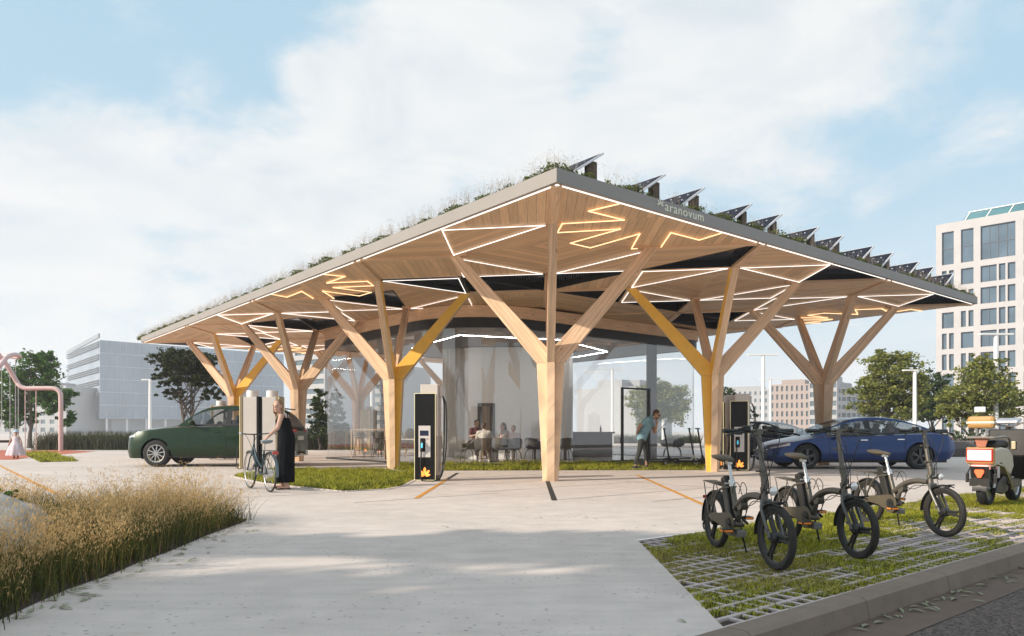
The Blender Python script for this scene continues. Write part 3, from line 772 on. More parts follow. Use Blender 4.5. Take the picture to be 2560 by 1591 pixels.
def make_charger(label, loc, rz, shift=.06):
    t = thing('charging_station', label, 'charger', loc, rz, 'tall charging stations around the canopy')
    mb = MB(); x0, x1 = -.17+shift, .20+shift; mb.bx(x0, x1, .0, .40, .93, 2.03); b = mb.build('housing', M_CHBODY, t, bevel=.012)
    mb = MB(); mb.bx(x0+.004, x1-.004, .004, .396, .12, .928); mb.build('lower_housing', M_CHDARK, t, bevel=.01)
    mb = MB(); mb.bx(x0+.03, x1-.03, .03, .37, -.01, .118); mb.build('plinth', M_BLACK, t)
    mb = MB(); mb.bx(x1-.055, x1+.012, .06, .075, .2, 2.0); mb.bx(x1+.0, x1+.012, .2, .21, .2, 2.0); mb.build('side_trim', M_CHDARK, t)
    mb = MB(); mb.bx(-.215, .215, -.075, -.002, .03, 1.83); mb.build('front_panel', M_CHFRONT, t, bevel=.012)
    mb = MB(); w = .009
    for a, c in (((-.222, .03), (-.222, 1.83)), ((.222, .03), (.222, 1.83)), ((-.222, 1.837), (.222, 1.837)), ((-.222, .024), (.222, .024))):
        mb.bar((a[0], -.05, a[1]), (c[0], -.05, c[1]), .03, .008, up=(1, 0, 0) if a[0] == c[0] else UZ)
    mb.build('rim_light', M_RIM, t)
    mb = MB(); mb.bx(-.13, .125, -.086, -.074, .50, 1.16); p = mb.build('control_panel', M_PANEL, t, bevel=.02)
    mb = MB(); mb.bx(-.10, .085, -.0885, -.0855, .95, 1.06); mb.build('screen', M_SCREEN, p)
    mb = MB(); mb.lathe([(0, -.0895), (.022, -.0895), (.022, -.085)], (.06, 0, .885), 'Y', 14); mb.build('card_reader', M_CHDARK, p)
    mb = MB(); mb.bx(-.095, .015, -.10, -.0855, .62, .90); mb.build('plug_holder', M_CHFRONT, p, bevel=.02)
    mb = MB(); mb.tube([(-.04, -.11, .82), (-.04, -.135, .78), (-.045, -.14, .70), (-.06, -.125, .62)], [.03, .035, .03, .018], 10); mb.build('plug', M_CABLE, t, smooth=True)
    mb = MB(); mb.bx(-.058, -.022, -.172, -.165, .70, .80); mb.build('plug_light', M_BLUE, t)
    mb = MB(); leaf_logo(mb, (.0, .10), .20, -.078); mb.build('leaf_logo', M_LOGO, t)
    mb = MB(); mb.tube(smooth_path([(-.06, -.12, .62), (-.075, -.115, .4), (-.075, -.11, .1), (-.04, -.12, .02), (.1, -.16, .012), (.24, -.14, .02), (.33, -.05, .12), (.37, .05, .45), (.38, .1, 1.2), (.37, .15, 1.6), (.33, .18, 1.76), (x1+.02, .2, 1.82)]), .015, 8)
    mb.tube(smooth_path([(x1+.02, .25, 1.82), (.36, .2, 1.72), (.41, .15, 1.5), (.42, .1, .7), (.37, .0, .2), (.3, -.06, .04), (x1-.02, -.03, .03)]), .013, 8)
    mb.build('cable', M_CABLE, t, smooth=True)
    mb = MB(); mb.bx(x1, x1+.06, .16, .29, 1.78, 1.98); mb.build('cable_outlet', M_CHBODY, t, bevel=.01)
    mb = MB(); mb.tube([(.02, .2, 2.03), (.02, .2, 2.0)], .01, 4)
    return t
CH = make_charger('charging station with black front and glowing leaf mark, standing alone beside the mid grass patch', (at(1067, 15.5)-.02, 15.45, 0), R(-7))
ch2 = copy_tree(CH, (at(1848, 19.4), 19.4, 0), R(-16), 'charging station with glowing leaf mark right of the yellow flanked column near the blue car')
# beside it one turned away, seen along its flank
ch3 = copy_tree(CH, (at(1818, 20.0), 20.3, 0), R(-98), 'charging station seen from its dark flank, tucked behind the right of the yellow column')
# the pair seen from the side near the cyclist (own proportions: vented, with air outlets on top)
def make_side_charger(label, loc, rz, group=None):
    t = thing('charging_station', label, 'charger', loc, rz, 'tall charging stations around the canopy')
    mb = MB(); mb.bx(-.24, .24, .02, .40, .05, 1.98); mb.build('housing', M_CHBODY, t, bevel=.012)
    mb = MB(); mb.bx(-.235, .235, .402, .46, .03, 1.99); mb.build('back_panel', M_CHFRONT, t)
    mb = MB(); mb.bx(-.25, .25, -.06, .018, .03, 2.0); mb.build('front_panel', mat('bronze_panel', (.32, .25, .15), .35, .5, var=.05), t, bevel=.008)
    mb = MB(); mb.bx(-.252, -.244, -.066, -.056, .03, 1.99); mb.bx(.244, .252, -.066, -.056, .03, 1.99); mb.build('rim_light', M_RIM, t)
    mb = MB(); mb.bx(-.1, .1, -.075, -.058, .55, 1.2); p = mb.build('control_panel', M_PANEL, t, bevel=.01)
    mb = MB(); mb.tube([(0, -.09, .9), (0, -.14, .85), (-.01, -.12, .72)], [.03, .035, .02], 8); mb.build('plug', mat('plug_navy', (.02, .03, .08), .4), t, smooth=True)
    mb = MB(); leaf_logo(mb, (0, .12), .16, -.063); mb.build('leaf_logo', M_LOGO, t)
    mb = MB(); mb.tube(smooth_path([(-.01, -.12, .72), (-.03, -.22, .5), (-.03, -.25, .15), (0, -.2, .02), (.03, -.1, .02), (.05, -.06, .1)]), .014, 8); mb.build('cable', M_CABLE, t, smooth=True)
    mb = MB(); mb.lathe([(0, 2.16), (.15, 2.16), (.155, 2.15), (.155, 1.98)], (0, .2, 0), 'Z', 20); mb.build('air_outlet', mat('vent_light', (.70, .64, .59), .45), t, smooth=True)
    return t
px = at(652, 20.3)
SCH = make_side_charger('bronze edged charging station nearest the green car, back to back with another behind the bicycle', (px-.43, 20.3, 0), R(-90))
copy_tree(SCH, (px+.50, 20.34, 0), R(90), 'charging station whose beige flank stands right behind the woman with the bicycle')
copy_tree(SCH, (at(538, 27.2), 27.2, 0), R(-90), 'charging station with round air outlet rising just behind the green car roof')
copy_tree(SCH, (at(563, 27.2)+.05, 27.25, 0), R(90), 'rear charging station behind the green car, next to the yellow column')
copy_tree(SCH, (at(915, 33.2), 33.2, 0), R(-30), 'far charging station seen through the glass left of the pavilion furniture')

# ------------------------------------------------------------ cars (local: nose at -x, near side at -y)
M_TYRE = mat('tyre_rubber', (.014, .014, .015), .8, var=.2); M_RIMG = mat('alloy_grey', (.5, .5, .5), .3, .8, var=0); M_RIMD = mat('alloy_dark', (.008, .008, .009), .7, 0, var=0)
M_CARGLASS = glassmat('car_glass', (.68, .72, .74), .6, 0.0, .06); M_DARKTRIM = mat('trim_black', (.012, .012, .013), .4, var=0); M_SEAT = mat('car_seat', (.11, .085, .08), .7)
M_CHROME = mat('chrome', (.75, .75, .76), .15, 1, var=0); M_TAIL = mat('tail_red', (.45, .03, .025), .2, var=0, coat=.5); M_HEAD = mat('headlight', (.55, .57, .6), .15, .5, var=0, coat=.6)
M_PLATE = mat('plate_white', (.75, .74, .70), .5, var=0)
def interp(tab, x):
    xs = [p[0] for p in tab]; return float(np.interp(x, xs, [p[1] for p in tab]))
def sinterp(tab, x):
    """smooth (monotone-ish) interpolation through control points"""
    xs = [p[0] for p in tab]; ys = [p[1] for p in tab]
    if x <= xs[0]: return ys[0]
    if x >= xs[-1]: return ys[-1]
    i = max(k for k in range(len(xs)) if xs[k] <= x); i = min(i, len(xs)-2)
    def m(k):
        if k == 0: return (ys[1]-ys[0])/(xs[1]-xs[0])
        if k == len(xs)-1: return (ys[-1]-ys[-2])/(xs[-1]-xs[-2])
        a = (ys[k]-ys[k-1])/(xs[k]-xs[k-1]); b = (ys[k+1]-ys[k])/(xs[k+1]-xs[k])
        return 0 if a*b <= 0 else 2*a*b/(a+b)
    h = xs[i+1]-xs[i]; t = (x-xs[i])/h
    return (2*t**3-3*t*t+1)*ys[i]+(t**3-2*t*t+t)*h*m(i)+(-2*t**3+3*t*t)*ys[i+1]+(t**3-t*t)*h*m(i+1)
def car_wheel(parent, x, y, r, side, style, rimcol):
    mb = MB(); w = .115
    prof = [(r*.66, -w), (r*.86, -w*1.05), (r*.97, -w*.8), (r, -w*.45), (r, w*.45), (r*.97, w*.8), (r*.86, w*1.05), (r*.66, w)]
    mb.lathe(prof, (x, y, r), 'Y', 36); wh = mb.build('wheel', M_TYRE, parent, smooth=40)
    mb = MB(); yo = y+side*w*.85; yi = y+side*w*.25; rr_ = r*.67
    mb.lathe([(rr_*1.02, side*w*.98), (rr_*.9, side*w*.9), (rr_*.88, side*w*.2), (rr_*.86, -side*w*.6)], (x, y, r), 'Y', 36)
    mb.lathe([(rr_*.2, side*w*.75), (rr_*.17, side*w*.85), (0, side*w*.86)], (x, y, r), 'Y', 16)
    n = style
    for k in range(n):
        for dq in ((-.14, .14) if n <= 6 else (0,)):
            q = 2*PI*k/n+.2; a = Vector((x+math.cos(q)*rr_*.12, yo-side*.005, r+math.sin(q)*rr_*.12)); b = Vector((x+math.cos(q+dq)*rr_*.95, yo-side*.01, r+math.sin(q+dq)*rr_*.95))
            mb.bar(a, b, .028, .03, up=(0, 1, 0))
    mb.build('rim', rimcol, wh)
    mb = MB(); mb.lathe([(rr_*.62, side*w*.2), (.0, side*w*.2)], (x, y, r), 'Y', 24); mb.lathe([(rr_*.88, -side*.02), (0, -side*.02)], (x, y, r), 'Y', 24); mb.build('brake_disc', M_RIMD, wh)
def make_car(name, label, spec, loc, rz=0):
    S = spec; t = thing(name, label, 'car', loc, rz); Lc = S['L']; hx = Lc/2; r = S['r']
    paint = S['paint']; wf, wr = S['axles']
    zt = lambda x: sinterp(S['top'], x); zb = lambda x: sinterp(S['bot'], x); hw = lambda x: sinterp(S['half'], x); zs = lambda x: sinterp(S['belt'], x)
    xs = sorted(set([round(v, 3) for v in np.linspace(0, Lc, 80)] + [round(w+dx, 3) for w in (wf, wr) for dx in np.linspace(-r*1.14, r*1.14, 25)]))
    ra = r*1.12
    def low(x):
        z = zb(x)
        for w in (wf, wr):
            if abs(x-w) < ra: z = max(z, r+math.sqrt(max(0, ra*ra-(x-w)**2)))
        return z
    rings = []; NB = 9
    for x in xs:
        z0, zsd, ztp, w = low(x), zs(x), zt(x), hw(x)
        z0 = min(z0, zsd-.06); ring = []
        for k in range(NB):
            f = k/(NB-1); z = z0+(zsd-z0)*f; g = (z-zb(x))/max(.05, zsd-zb(x))
            bulge = 1-.09*max(0, g-.55)**2/.2-.075*max(0, .28-g)/.28 + .012*math.sin(g*PI*2)
            ring.append((w*bulge, z))
        we = ring[-1][0]
        for f in (.94, .8, .55, .28, 0): ring.append((we*f, zsd+(ztp-zsd)*(1-f**2.6)))
        rings.append((x, ring))
    mb = MB(); M = len(rings[0][1]); full = []
    for x, rg in rings:
        full.append([(x-hx, -a, z) for a, z in rg]+[(x-hx, a, z) for a, z in reversed(rg[:-1])])
    mb.loft(full, cap=False, closed=False)
    n = len(full[0]); 
    mb.add(full[0], [tuple(range(n))]); mb.add(full[-1], [tuple(range(n))[::-1]])
    body = mb.build('body', paint, t, smooth=38)
    side = lambda x, z: hw(x)*(1-.09*max(0, (z-zb(x))/max(.05, zs(x)-zb(x))-.55)**2/.2-.075*max(0, .28-(z-zb(x))/max(.05, zs(x)-zb(x)))/.28+.012*math.sin((z-zb(x))/max(.05, zs(x)-zb(x))*PI*2))
    # underbody and wheel housings
    mb = MB(); mb.bx(-hx+.25, hx-.25, -hw(Lc/2)+.2, hw(Lc/2)-.2, zb(Lc/2)-.02, zb(Lc/2)+.25)
    for w in (wf, wr):
        for s in (-1, 1):
            y = s*(hw(w)-.17); mb.lathe([(ra*1.0, s*.15), (ra*1.0, -s*.2), (0, -s*.2)], (w-hx, y, r), 'Y', 24, a0=-PI*.62, a1=PI*.62)
    mb.build('underbody', M_DARKTRIM, t)
    # greenhouse
    g0, g1 = S['gh']; gx = np.linspace(g0, g1, 46); zr = lambda x: sinterp(S['roof'], x)
    wb = lambda x: (hw(x)*.905)*sinterp(S['tuck'], x); gl = {}; pt = MB(); rows_ = []
    for x in gx:
        zb_, zr_ = zt(x)*.35+zs(x)*.65, zr(x); h = max(0, zr_-zb_); b = wb(x); rws = []
        tp = b-min(.30, h*.42)*S.get('lean', 1)
        for f in (0, .12, .5, .86, 1): rws.append((b+(tp-b)*f**1.25, zb_+(h*.93)*f))
        rws += [(tp*.88, zb_+h*.975), (tp*.5, zb_+h), (0, zb_+h*1.012)]
        rows_.append(rws)
    def gv(i, k, s): return (gx[i]-hx, s*rows_[i][k][0], rows_[i][k][1])
    pil = S['pillars']
    for i in range(len(gx)-1):
        xm = (gx[i]+gx[i+1])/2
        for k in range(7):
            for s in (-1, 1):
                q = [gv(i, k, s), gv(i+1, k, s), gv(i+1, k+1, s), gv(i, k+1, s)]
                if k >= 4: isg = xm < S['ws'] or xm > S['rw']
                elif k == 0 or k == 3: isg = False
                else: isg = (S['win'][0] < xm < S['win'][1]) and not any(a < xm < b for a, b in pil)
                if isg:
                    key = ('windscreen' if xm < S['ws'] else 'rear_window', 0) if k >= 4 else ('side_window', s*(1+sum(xm > b for a, b in pil)))
                    gl.setdefault(key, MB()).add(q, [(0, 1, 2, 3)])
                else: pt.add(q, [(0, 1, 2, 3)], 0 if (k >= 3 or not (S['win'][0] < xm < S['win'][1])) else 1)
    pt.build('roof', [S.get('roofpaint', paint), M_DARKTRIM], t, smooth=40); [g_.build(key[0], M_CARGLASS, t, smooth=40) for key, g_ in gl.items()]
    # cabin: seats, dash, wheel
    mb = MB(); zf = zb(Lc/2)+.22; zm = zs(Lc/2)
    for sx in S['seats']:
        for sy in (-.37, .37):
            mb.box((sx-hx, sy, zf+.18), (.5, .48, .2)); Mx = Matrix.Rotation(R(14), 3, 'Y')
            mb.box((sx+.27-hx, sy, zm-.08), (.14, .46, .62), Mx); mb.box((sx+.36-hx, sy, zm+.27), (.1, .24, .19), Mx)
    mb.box((g0+.72-hx, 0, zm-.06), (.45, 1.3, .16)); mb.build('seats', M_SEAT, t, bevel=.03)
    # seams, handles, mirrors
    mb = MB()
    for x, za, zc in S['seams']:
        for s in (-1, 1):
            pts = [(x+dx-hx, s*(side(x+dx, z)+.001), z) for z, dx in ((za, 0), (za+(zc-za)*.25, .0), (za+(zc-za)*.5, .0), (za+(zc-za)*.75, 0), (zc, 0))]
            mb.tube(pts, .006, 4)
    mb.build('door_seam', M_DARKTRIM, t)
    for x, z in S['handles']:
        for s in (-1, 1):
            mb = MB(); mb.box((x-hx, s*(side(x, z)+.012), z), (.2, .025, .035)); mb.build('door_handle', S.get('handlecol', paint), t, bevel=.008)
    for s in (-1, 1):
        mb = MB(); x = S['mirror'][0]; mb.ell((x-hx, s*(hw(x)*.92+.12), S['mirror'][1]), (.09, .12, .075), 12, 8); mb.bar((x+.02-hx, s*hw(x)*.86, S['mirror'][1]-.05), (x-hx, s*(hw(x)*.92+.08), S['mirror'][1]-.02), .05, .04); mb.build('wing_mirror', S.get('mirrorcol', paint), t, smooth=50)
    for w, nm in ((wf, 'f'), (wr, 'r')):
        for s in (-1, 1): car_wheel(t, w-hx, s*(hw(w)-.135), r, s, S['spokes'], S['rim'])
    # lamps follow the body skin
    def patch(name, xa, xb, za, zc, m, off=.006, ny=6):
        for s in (-1, 1):
            mb = MB(); G = []
            for i in range(ny+1):
                x = xa+(xb-xa)*i/ny; row = []
                for k in range(4):
                    z = (za[0]+(za[1]-za[0])*i/ny); z2 = (zc[0]+(zc[1]-zc[0])*i/ny); zz = z+(z2-z)*k/3
                    row.append((x-hx, s*(side(x, zz)+off), zz))
                G.append(row)
            mb.loft(G, cap=False, closed=False); mb.build(name, m, t, smooth=60)
    for args in S['patches']: patch(*args)
    S['extra'](t, hx, side) if S.get('extra') else None
    return t
def carpaint(name, col, metal=.35):
    return mat(name, col, .3, metal, var=0, coat=.55, spec=.12)
def suv_extra(t, hx, side):
    mb = MB(); mb.bx(hx-.03, hx+.012, -.3, .3, .78, .9); mb.build('number_plate', M_PLATE, t)
    for s in (-1, 1):
        mb = MB(); mb.tube(smooth_path([(hx-.28, s*.80, 1.04), (hx-.1, s*.74, 1.05), (hx-.0, s*.5, 1.05)]), .055, 8, flat=1); mb.build('tail_light', M_TAIL, t, smooth=True)
        mb = MB(); mb.bx(hx-.1, hx+.03, s*.62-.1, s*.62+.1, .34, .45); mb.build('exhaust_tip', M_CHROME, t, bevel=.02)
    mb = MB(); mb.box((hx-.50, 0, 1.73), (.34, 1.24, .04), Matrix.Rotation(R(6), 3, 'Y')); mb.build('roof_spoiler', M_DARKTRIM, t, bevel=.01)
    mb = MB(); mb.bx(hx-.05, hx+.02, -.75, .75, .30, .34); mb.build('bumper_trim', M_CHROME, t)
    mb = MB(); mb.bx(-hx-.012, -hx+.03, -.12, .12, .62, .86); mb.build('grille', M_DARKTRIM, t)
P_GREEN = carpaint('paint_green', (.010, .028, .010), .1)
SUV = dict(L=4.95, r=.395, axles=(1.0, 3.92), paint=P_GREEN, half=[(0, .55), (.08, .72), (.3, .88), (.8, .97), (2.5, .985), (4.2, .965), (4.75, .90), (4.95, .80)],
  top=[(0, .78), (.05, .93), (.2, 1.04), (.8, 1.16), (1.7, 1.25), (2.5, 1.22), (4.3, 1.22), (4.7, 1.2), (4.95, 1.05)], belt=[(0, .70), (.05, .84), (.25, .97), (.8, 1.08), (1.6, 1.15), (2.5, 1.17), (4.3, 1.19), (4.7, 1.17), (4.95, 1.02)],
  bot=[(0, .34), (.15, .25), (.6, .27), (2.5, .27), (4.4, .29), (4.95, .42)], gh=(1.62, 4.90), roof=[(1.62, 1.21), (1.95, 1.50), (2.22, 1.68), (2.47, 1.775), (2.95, 1.82), (3.8, 1.79), (4.3, 1.73), (4.6, 1.56), (4.90, 1.16)], tuck=[(1.62, 1.0), (4.0, .99), (4.86, .88)],
  ws=2.42, rw=4.3, win=(1.98, 4.3), pillars=[(2.98, 3.12), (3.95, 4.05)], seats=(2.55, 3.4), seams=[(1.98, .34, 1.12), (3.04, .34, 1.14), (3.95, .78, 1.15)], handles=[(2.78, 1.02), (3.72, 1.03)], mirror=(2.08, 1.29), spokes=10, rim=M_RIMG,
  patches=[('headlight', .07, .33, (.84, .88), (.90, .95), M_HEAD), ('grille', .0, .05, (.52, .52), (.80, .80), M_DARKTRIM), ('sill_trim', 1.35, 3.45, (.275, .275), (.33, .33), M_DARKTRIM), ('wheel_arch_trim', 1.33, 1.5, (.5, .5), (.62, .62), P_GREEN, .002)], extra=suv_extra)
make_car('green_suv', 'dark green sport utility car parked side on under the left part of the canopy', SUV, ((328+759)/2 and (at(328, 22.35)+at(757, 22.0))/2, 22.4, 0))
def ev_extra(t, hx, side):
    mb = MB()
    for s in (-1, 1):
        mb = MB(); mb.tube(smooth_path([(hx-.12, s*.74, .83), (hx-.05, s*.66, .83), (hx-.01, s*.5, .83)]), .04, 8); mb.build('tail_light', M_TAIL, t, smooth=True)
    mb = MB(); mb.bar((hx-.30, -.7, 1.0), (hx-.30, .7, 1.0), .14, .015); mb.build('boot_lip', M_DARKTRIM, t)
P_BLUE = carpaint('paint_blue', (.018, .043, .145), .3)
EV = dict(L=5.1, r=.35, axles=(.94, 4.02), paint=P_BLUE, half=[(0, .5), (.06, .66), (.25, .84), (.7, .94), (2.5, .965), (4.2, .965), (4.8, .90), (5.1, .74)],
  top=[(0, .56), (.08, .66), (.3, .76), (.8, .86), (1.35, .95), (2.5, .96), (4.2, 1.02), (4.75, 1.02), (5.0, .96), (5.1, .86)], belt=[(0, .50), (.08, .60), (.3, .69), (.8, .79), (1.4, .88), (2.5, .90), (4.2, .96), (4.8, .95), (5.1, .80)],
  bot=[(0, .28), (.15, .19), (.6, .2), (2.5, .2), (4.5, .22), (4.9, .28), (5.1, .42)], gh=(1.10, 4.80), roof=[(1.10, .90), (1.5, 1.10), (2.0, 1.31), (2.45, 1.42), (2.85, 1.455), (3.4, 1.42), (4.0, 1.26), (4.5, 1.08), (4.80, 1.0)], tuck=[(1.1, .98), (4.0, .97), (4.8, .80)],
  ws=2.25, rw=3.45, win=(1.55, 4.12), pillars=[(2.62, 2.76)], seats=(2.2, 3.1), seams=[(1.55, .27, .86), (2.68, .27, .88), (3.62, .5, .92)], handles=[(2.5, .80), (3.5, .82)], mirror=(1.75, .98), spokes=5, rim=mat('alloy_gunmetal', (.10, .10, .105), .35, .7, var=0),
  patches=[('headlight', .05, .5, (.56, .66), (.60, .73), M_HEAD), ('sill_trim', 1.35, 3.6, (.2, .2), (.255, .255), M_DARKTRIM)], extra=ev_extra, lean=1.15, handlecol=M_CHROME)
EVX = (at(1913, 20.75)+at(2364, 20.75))/2
make_car('blue_saloon', 'glossy blue fastback saloon parked behind the folding bikes', EV, (EVX, 21.05, 0))
P_PALE = carpaint('paint_silver_blue', (.015, .02, .035), .2)
EV2 = dict(EV); EV2['paint'] = P_PALE
make_car('parked_car', 'dark grey blue car half hidden behind the nose of the blue saloon', EV2, (at(1925, 29.5), 29.5, 0), R(129))
# ------------------------------------------------------------ folding electric bicycles (x forward, y left, z up; rear axle over the origin)
M_FRAME = mat('frame_graphite', (.13, .115, .095), .42, .45, var=.06, vs=20); M_OLIVE = mat('guard_olive', (.105, .085, .055), .5, .2, var=.08); M_ALU = mat('aluminium', (.62, .60, .58), .25, .95, var=.05)
M_BIKETYRE = mat('bike_tyre', (.03, .027, .024), .85, var=.25, vs=30, bump=.5, bs=140); M_MAG = mat('mag_wheel', (.035, .033, .031), .45, .3, var=.05); M_SADDLE = mat('saddle_olive', (.075, .058, .036), .6, var=.1)
M_BLK = mat('black_plastic', (.015, .0145, .014), .5, var=.1); M_REFL = emitmat('reflector_amber', (.75, .22, .02), .12); M_REDREF = mat('reflector_red', (.5, .02, .02), .2, var=0); M_LENS = mat('lamp_lens', (.85, .83, .8), .1, .3, var=0, coat=1)
def mag_wheel(t, c, r, steer=None):
    """tyre > three-spoke cast wheel; c axle position, plane xz turned by steer about z"""
    def put(mb):
        if steer:
            Mx = Matrix.Rotation(steer[0], 3, 'Z'); p = Vector(steer[1]); mb.v = [tuple(Mx @ (Vector(v)-p)+p) for v in mb.v]
        return mb
    mb = MB(); k = 44; tr = .026
    mb.lathe([(r-.046, -.014), (r-.034, -.022), (r-.016, -.027), (r-.004, -.018), (r, -.006), (r, .006), (r-.004, .018), (r-.016, .027), (r-.034, .022), (r-.046, .014)], c, 'Y', k)
    ty = put(mb).build('tyre', M_BIKETYRE, t, smooth=50)
    mb = MB(); mb.lathe([(r-.062, -.012), (r-.044, -.017), (r-.044, .017), (r-.062, .012), (r-.062, -.012)], c, 'Y', k)
    for i in range(3):
        q = R(90+120*i+30); d = Vector((math.cos(q), 0, math.sin(q))); n = Vector((-d.z, 0, d.x)); o = Vector(c)
        for s in (-1, 1):
            pts = [o+d*.03+n*s*.012, o+d*.08+n*s*.016, o+d*(r-.09)+n*s*.018, o+d*(r-.055)+n*s*.03]
            mb.tube(pts, [.016, .012, .011, .013], 7)
        mb.prism([(.03, -.012), (r-.1, -.018), (r-.1, .018), (.03, .012)], o-Vector((0, .006, 0)), d, n, Vector((0, .012, 0)))
    mb.lathe([(0, -.05), (.03, -.05), (.045, -.03), (.045, .03), (.03, .05), (0, .05)], c, 'Y', 20)
    put(mb).build('mag_wheel', M_MAG, ty, smooth=35)
    return put
def make_ebike(label, loc, rz):
    t = thing('folding_bicycle', label, 'bicycle', loc, rz, 'folding electric bicycles on the grass pavers'); r = .247; WB = 1.10
    rear = (0, 0, r); front = (WB, 0, r); hd = Vector((.93, 0, .55)); steer = (R(4), hd)
    mag_wheel(t, rear, r); put = mag_wheel(t, front, r, steer)
    mb = MB()
    mb.tube(smooth_path([(.43, 0, .40), (.52, 0, .46), (.62, 0, .51), (.75, 0, .535), (.91, 0, .535)]), [.040]*10+[.036]*15, 14, flat=.8)
    mb.tube([(.445, 0, .30), (.335, 0, .60)], .023, 12)                                     # seat tube
    mb.tube([(.45, 0, .26), (.50, 0, .40), (.54, 0, .47)], .02, 10)                          # brace
    mb.tube([(.945, 0, .49), (.915, 0, .615)], .027, 14)                                     # head tube
    for s in (-1, 1):
        mb.tube(smooth_path([(.02, s*.068, .25), (.12, s*.065, .27), (.30, s*.045, .275), (.43, s*.03, .27)]), .012, 8)
        mb.tube(smooth_path([(.02, s*.068, .26), (.10, s*.064, .42), (.19, s*.055, .535), (.34, s*.03, .575)]), .010, 8)
    mb.lathe([(0, -.04), (.03, -.04), (.03, .04), (0, .04)], (.45, 0, .27), 'Y', 16)
    mb.tube([(.535, -.03, .44), (.535, .03, .44)], .045, 12)                                 # hinge
    mb.build('frame', M_FRAME, t, smooth=40)
    mb = MB(); mb.tube([(.945, 0, .60), (.925, 0, .70)], .027, 14); mb.tube([(.925, 0, .66), (.90, 0, .76), (.845, 0, 1.05)], [.024, .020, .017], 14)
    for z, x in ((.63, .94), (.715, .916), (.745, .908), (.90, .875)): mb.tube([(x+.002, 0, z-.012), (x-.002, 0, z+.012)], .031 if z < .8 else .026, 14)
    mb.box((.865, -.03, .905), (.02, .05, .012)); mb.box((.92, -.035, .74), (.02, .06, .014))
    put(mb).build('stem', M_FRAME, t, smooth=40)
    mb = MB(); mb.tube([(.842, -.30, 1.055), (.842, .30, 1.055)], .0115, 10); mb.box((.842, 0, 1.05), (.045, .055, .04)); hb = put(mb).build('handlebar', M_FRAME, t, smooth=40)
    for s in (-1, 1):
        mb = MB(); mb.tube([(.842, s*.30, 1.055), (.842, s*.29, 1.055), (.842, s*.165, 1.055)], [.016, .0175, .0165], 12); put(mb).build('grip', M_BLK, hb, smooth=40)
        mb = MB(); mb.tube(smooth_path([(.85, s*.13, 1.05), (.89, s*.17, 1.045), (.91, s*.25, 1.035), (.925, s*.31, 1.02)]), [.008]*19, 7); mb.box((.85, s*.135, 1.052), (.04, .03, .032)); put(mb).build('brake_lever', M_BLK, hb, smooth=40)
    mb = MB(); mb.box((.85, -.11, 1.075), (.055, .05, .045)); mb.box((.85, .10, 1.072), (.045, .045, .04)); mb.box((.845, -.155, 1.06), (.04, .03, .04)); put(mb).build('display', M_BLK, hb, bevel=.006)
    mb = MB()
    for s in (-1, 1):
        mb.tube(smooth_path([(.955, s*.03, .50), (.985, s*.058, .46), (1.03, s*.06, .38), (1.075, s*.058, .30), (WB, s*.055, r)]), [.017, .017, .016, .015, .014, .014, .013, .013, .013, .013]+[.013]*15, 8)
    mb.tube([(.955, -.04, .505), (.955, .04, .505)], .022, 10); mb.tube([(.955, 0, .52), (.95, 0, .49)], .03, 12)
    mb.tube([(WB, -.075, r), (WB, .075, r)], .009, 8); mb.box((WB-.03, -.062, r+.05), (.035, .02, .03))
    fk = put(mb).build('fork', mat('fork_grey', (.13, .125, .12), .45, .5), t, smooth=40)
    mb = MB()
    G = [[Vector((front[0]+(r+.02)*math.cos(q), y, r+(r+.02+dz)*math.sin(q))) for y, dz in ((-.034, -.012), (-.025, .004), (0, .008), (.025, .004), (.034, -.012))] for q in [R(a) for a in range(70, 186, 8)]]
    mb.loft(G, cap=False, closed=False); mb.box((front[0]+.03, 0, 2*r+.022), (.12, .07, .012), Matrix.Rotation(R(-6), 3, 'Y')); put(mb).build('front_fender', M_BLK, t, smooth=50)
    mb = MB()
    G = [[Vector(((r+.02)*math.cos(q), y, r+(r+.02+dz)*math.sin(q))) for y, dz in ((-.034, -.012), (-.025, .004), (0, .008), (.025, .004), (.034, -.012))] for q in [R(a) for a in range(20, 196, 8)]]
    mb.loft(G, cap=False, closed=False); mb.build('rear_fender', M_BLK, t, smooth=50)
    mb = MB(); mb.tube([(.335, 0, .60), (.273, 0, .775)], .0145, 12); mb.tube([(.345, 0, .575), (.325, 0, .63)], .028, 12); mb.box((.33, -.035, .605), (.02, .05, .014)); mb.box((.268, 0, .785), (.05, .045, .035)); mb.build('seat_post', M_ALU, t, smooth=40)
    mb = MB(); G = []
    for x, w, z, h in ((.05, .035, .855, .01), (.065, .078, .853, .03), (.10, .088, .848, .042), (.16, .080, .838, .045), (.22, .050, .835, .042), (.28, .028, .832, .036), (.335, .020, .826, .028), (.35, .010, .820, .012)):
        G.append([Vector((x, w*math.cos(q), z-.02+(h*.45*math.sin(q) if math.sin(q) > 0 else h*math.sin(q)*.7))) for q in [2*PI*k/14 for k in range(14)]])
    mb.loft(G); mb.build('saddle', M_SADDLE, t, smooth=60)
    mb = MB(); mb.tube(smooth_path([(.12, .03, .82), (.2, .02, .80), (.3, .015, .805)]), .005, 6); mb.tube(smooth_path([(.12, -.03, .82), (.2, -.02, .80), (.3, -.015, .805)]), .005, 6); mb.ell((.15, 0, .80), (.04, .03, .02)); mb.build('saddle_rails', M_BLK, t, smooth=True)
    mb = MB(); a = Vector((.345, 0, .31)); b = Vector((.225, 0, .655)); d = (b-a).normalized()
    mb.bar(a, b, .085, .095, up=(1, 0, 0)); bt = mb.build('battery', mat('battery_black', (.02, .018, .015), .35, var=.05), t, bevel=.01)
    mb = MB(); mb.lathe([(0, -.0455), (.012, -.0455), (.012, -.040)], (.235, 0, .615), 'Y', 12); mb.build('lock', M_BLK, bt)
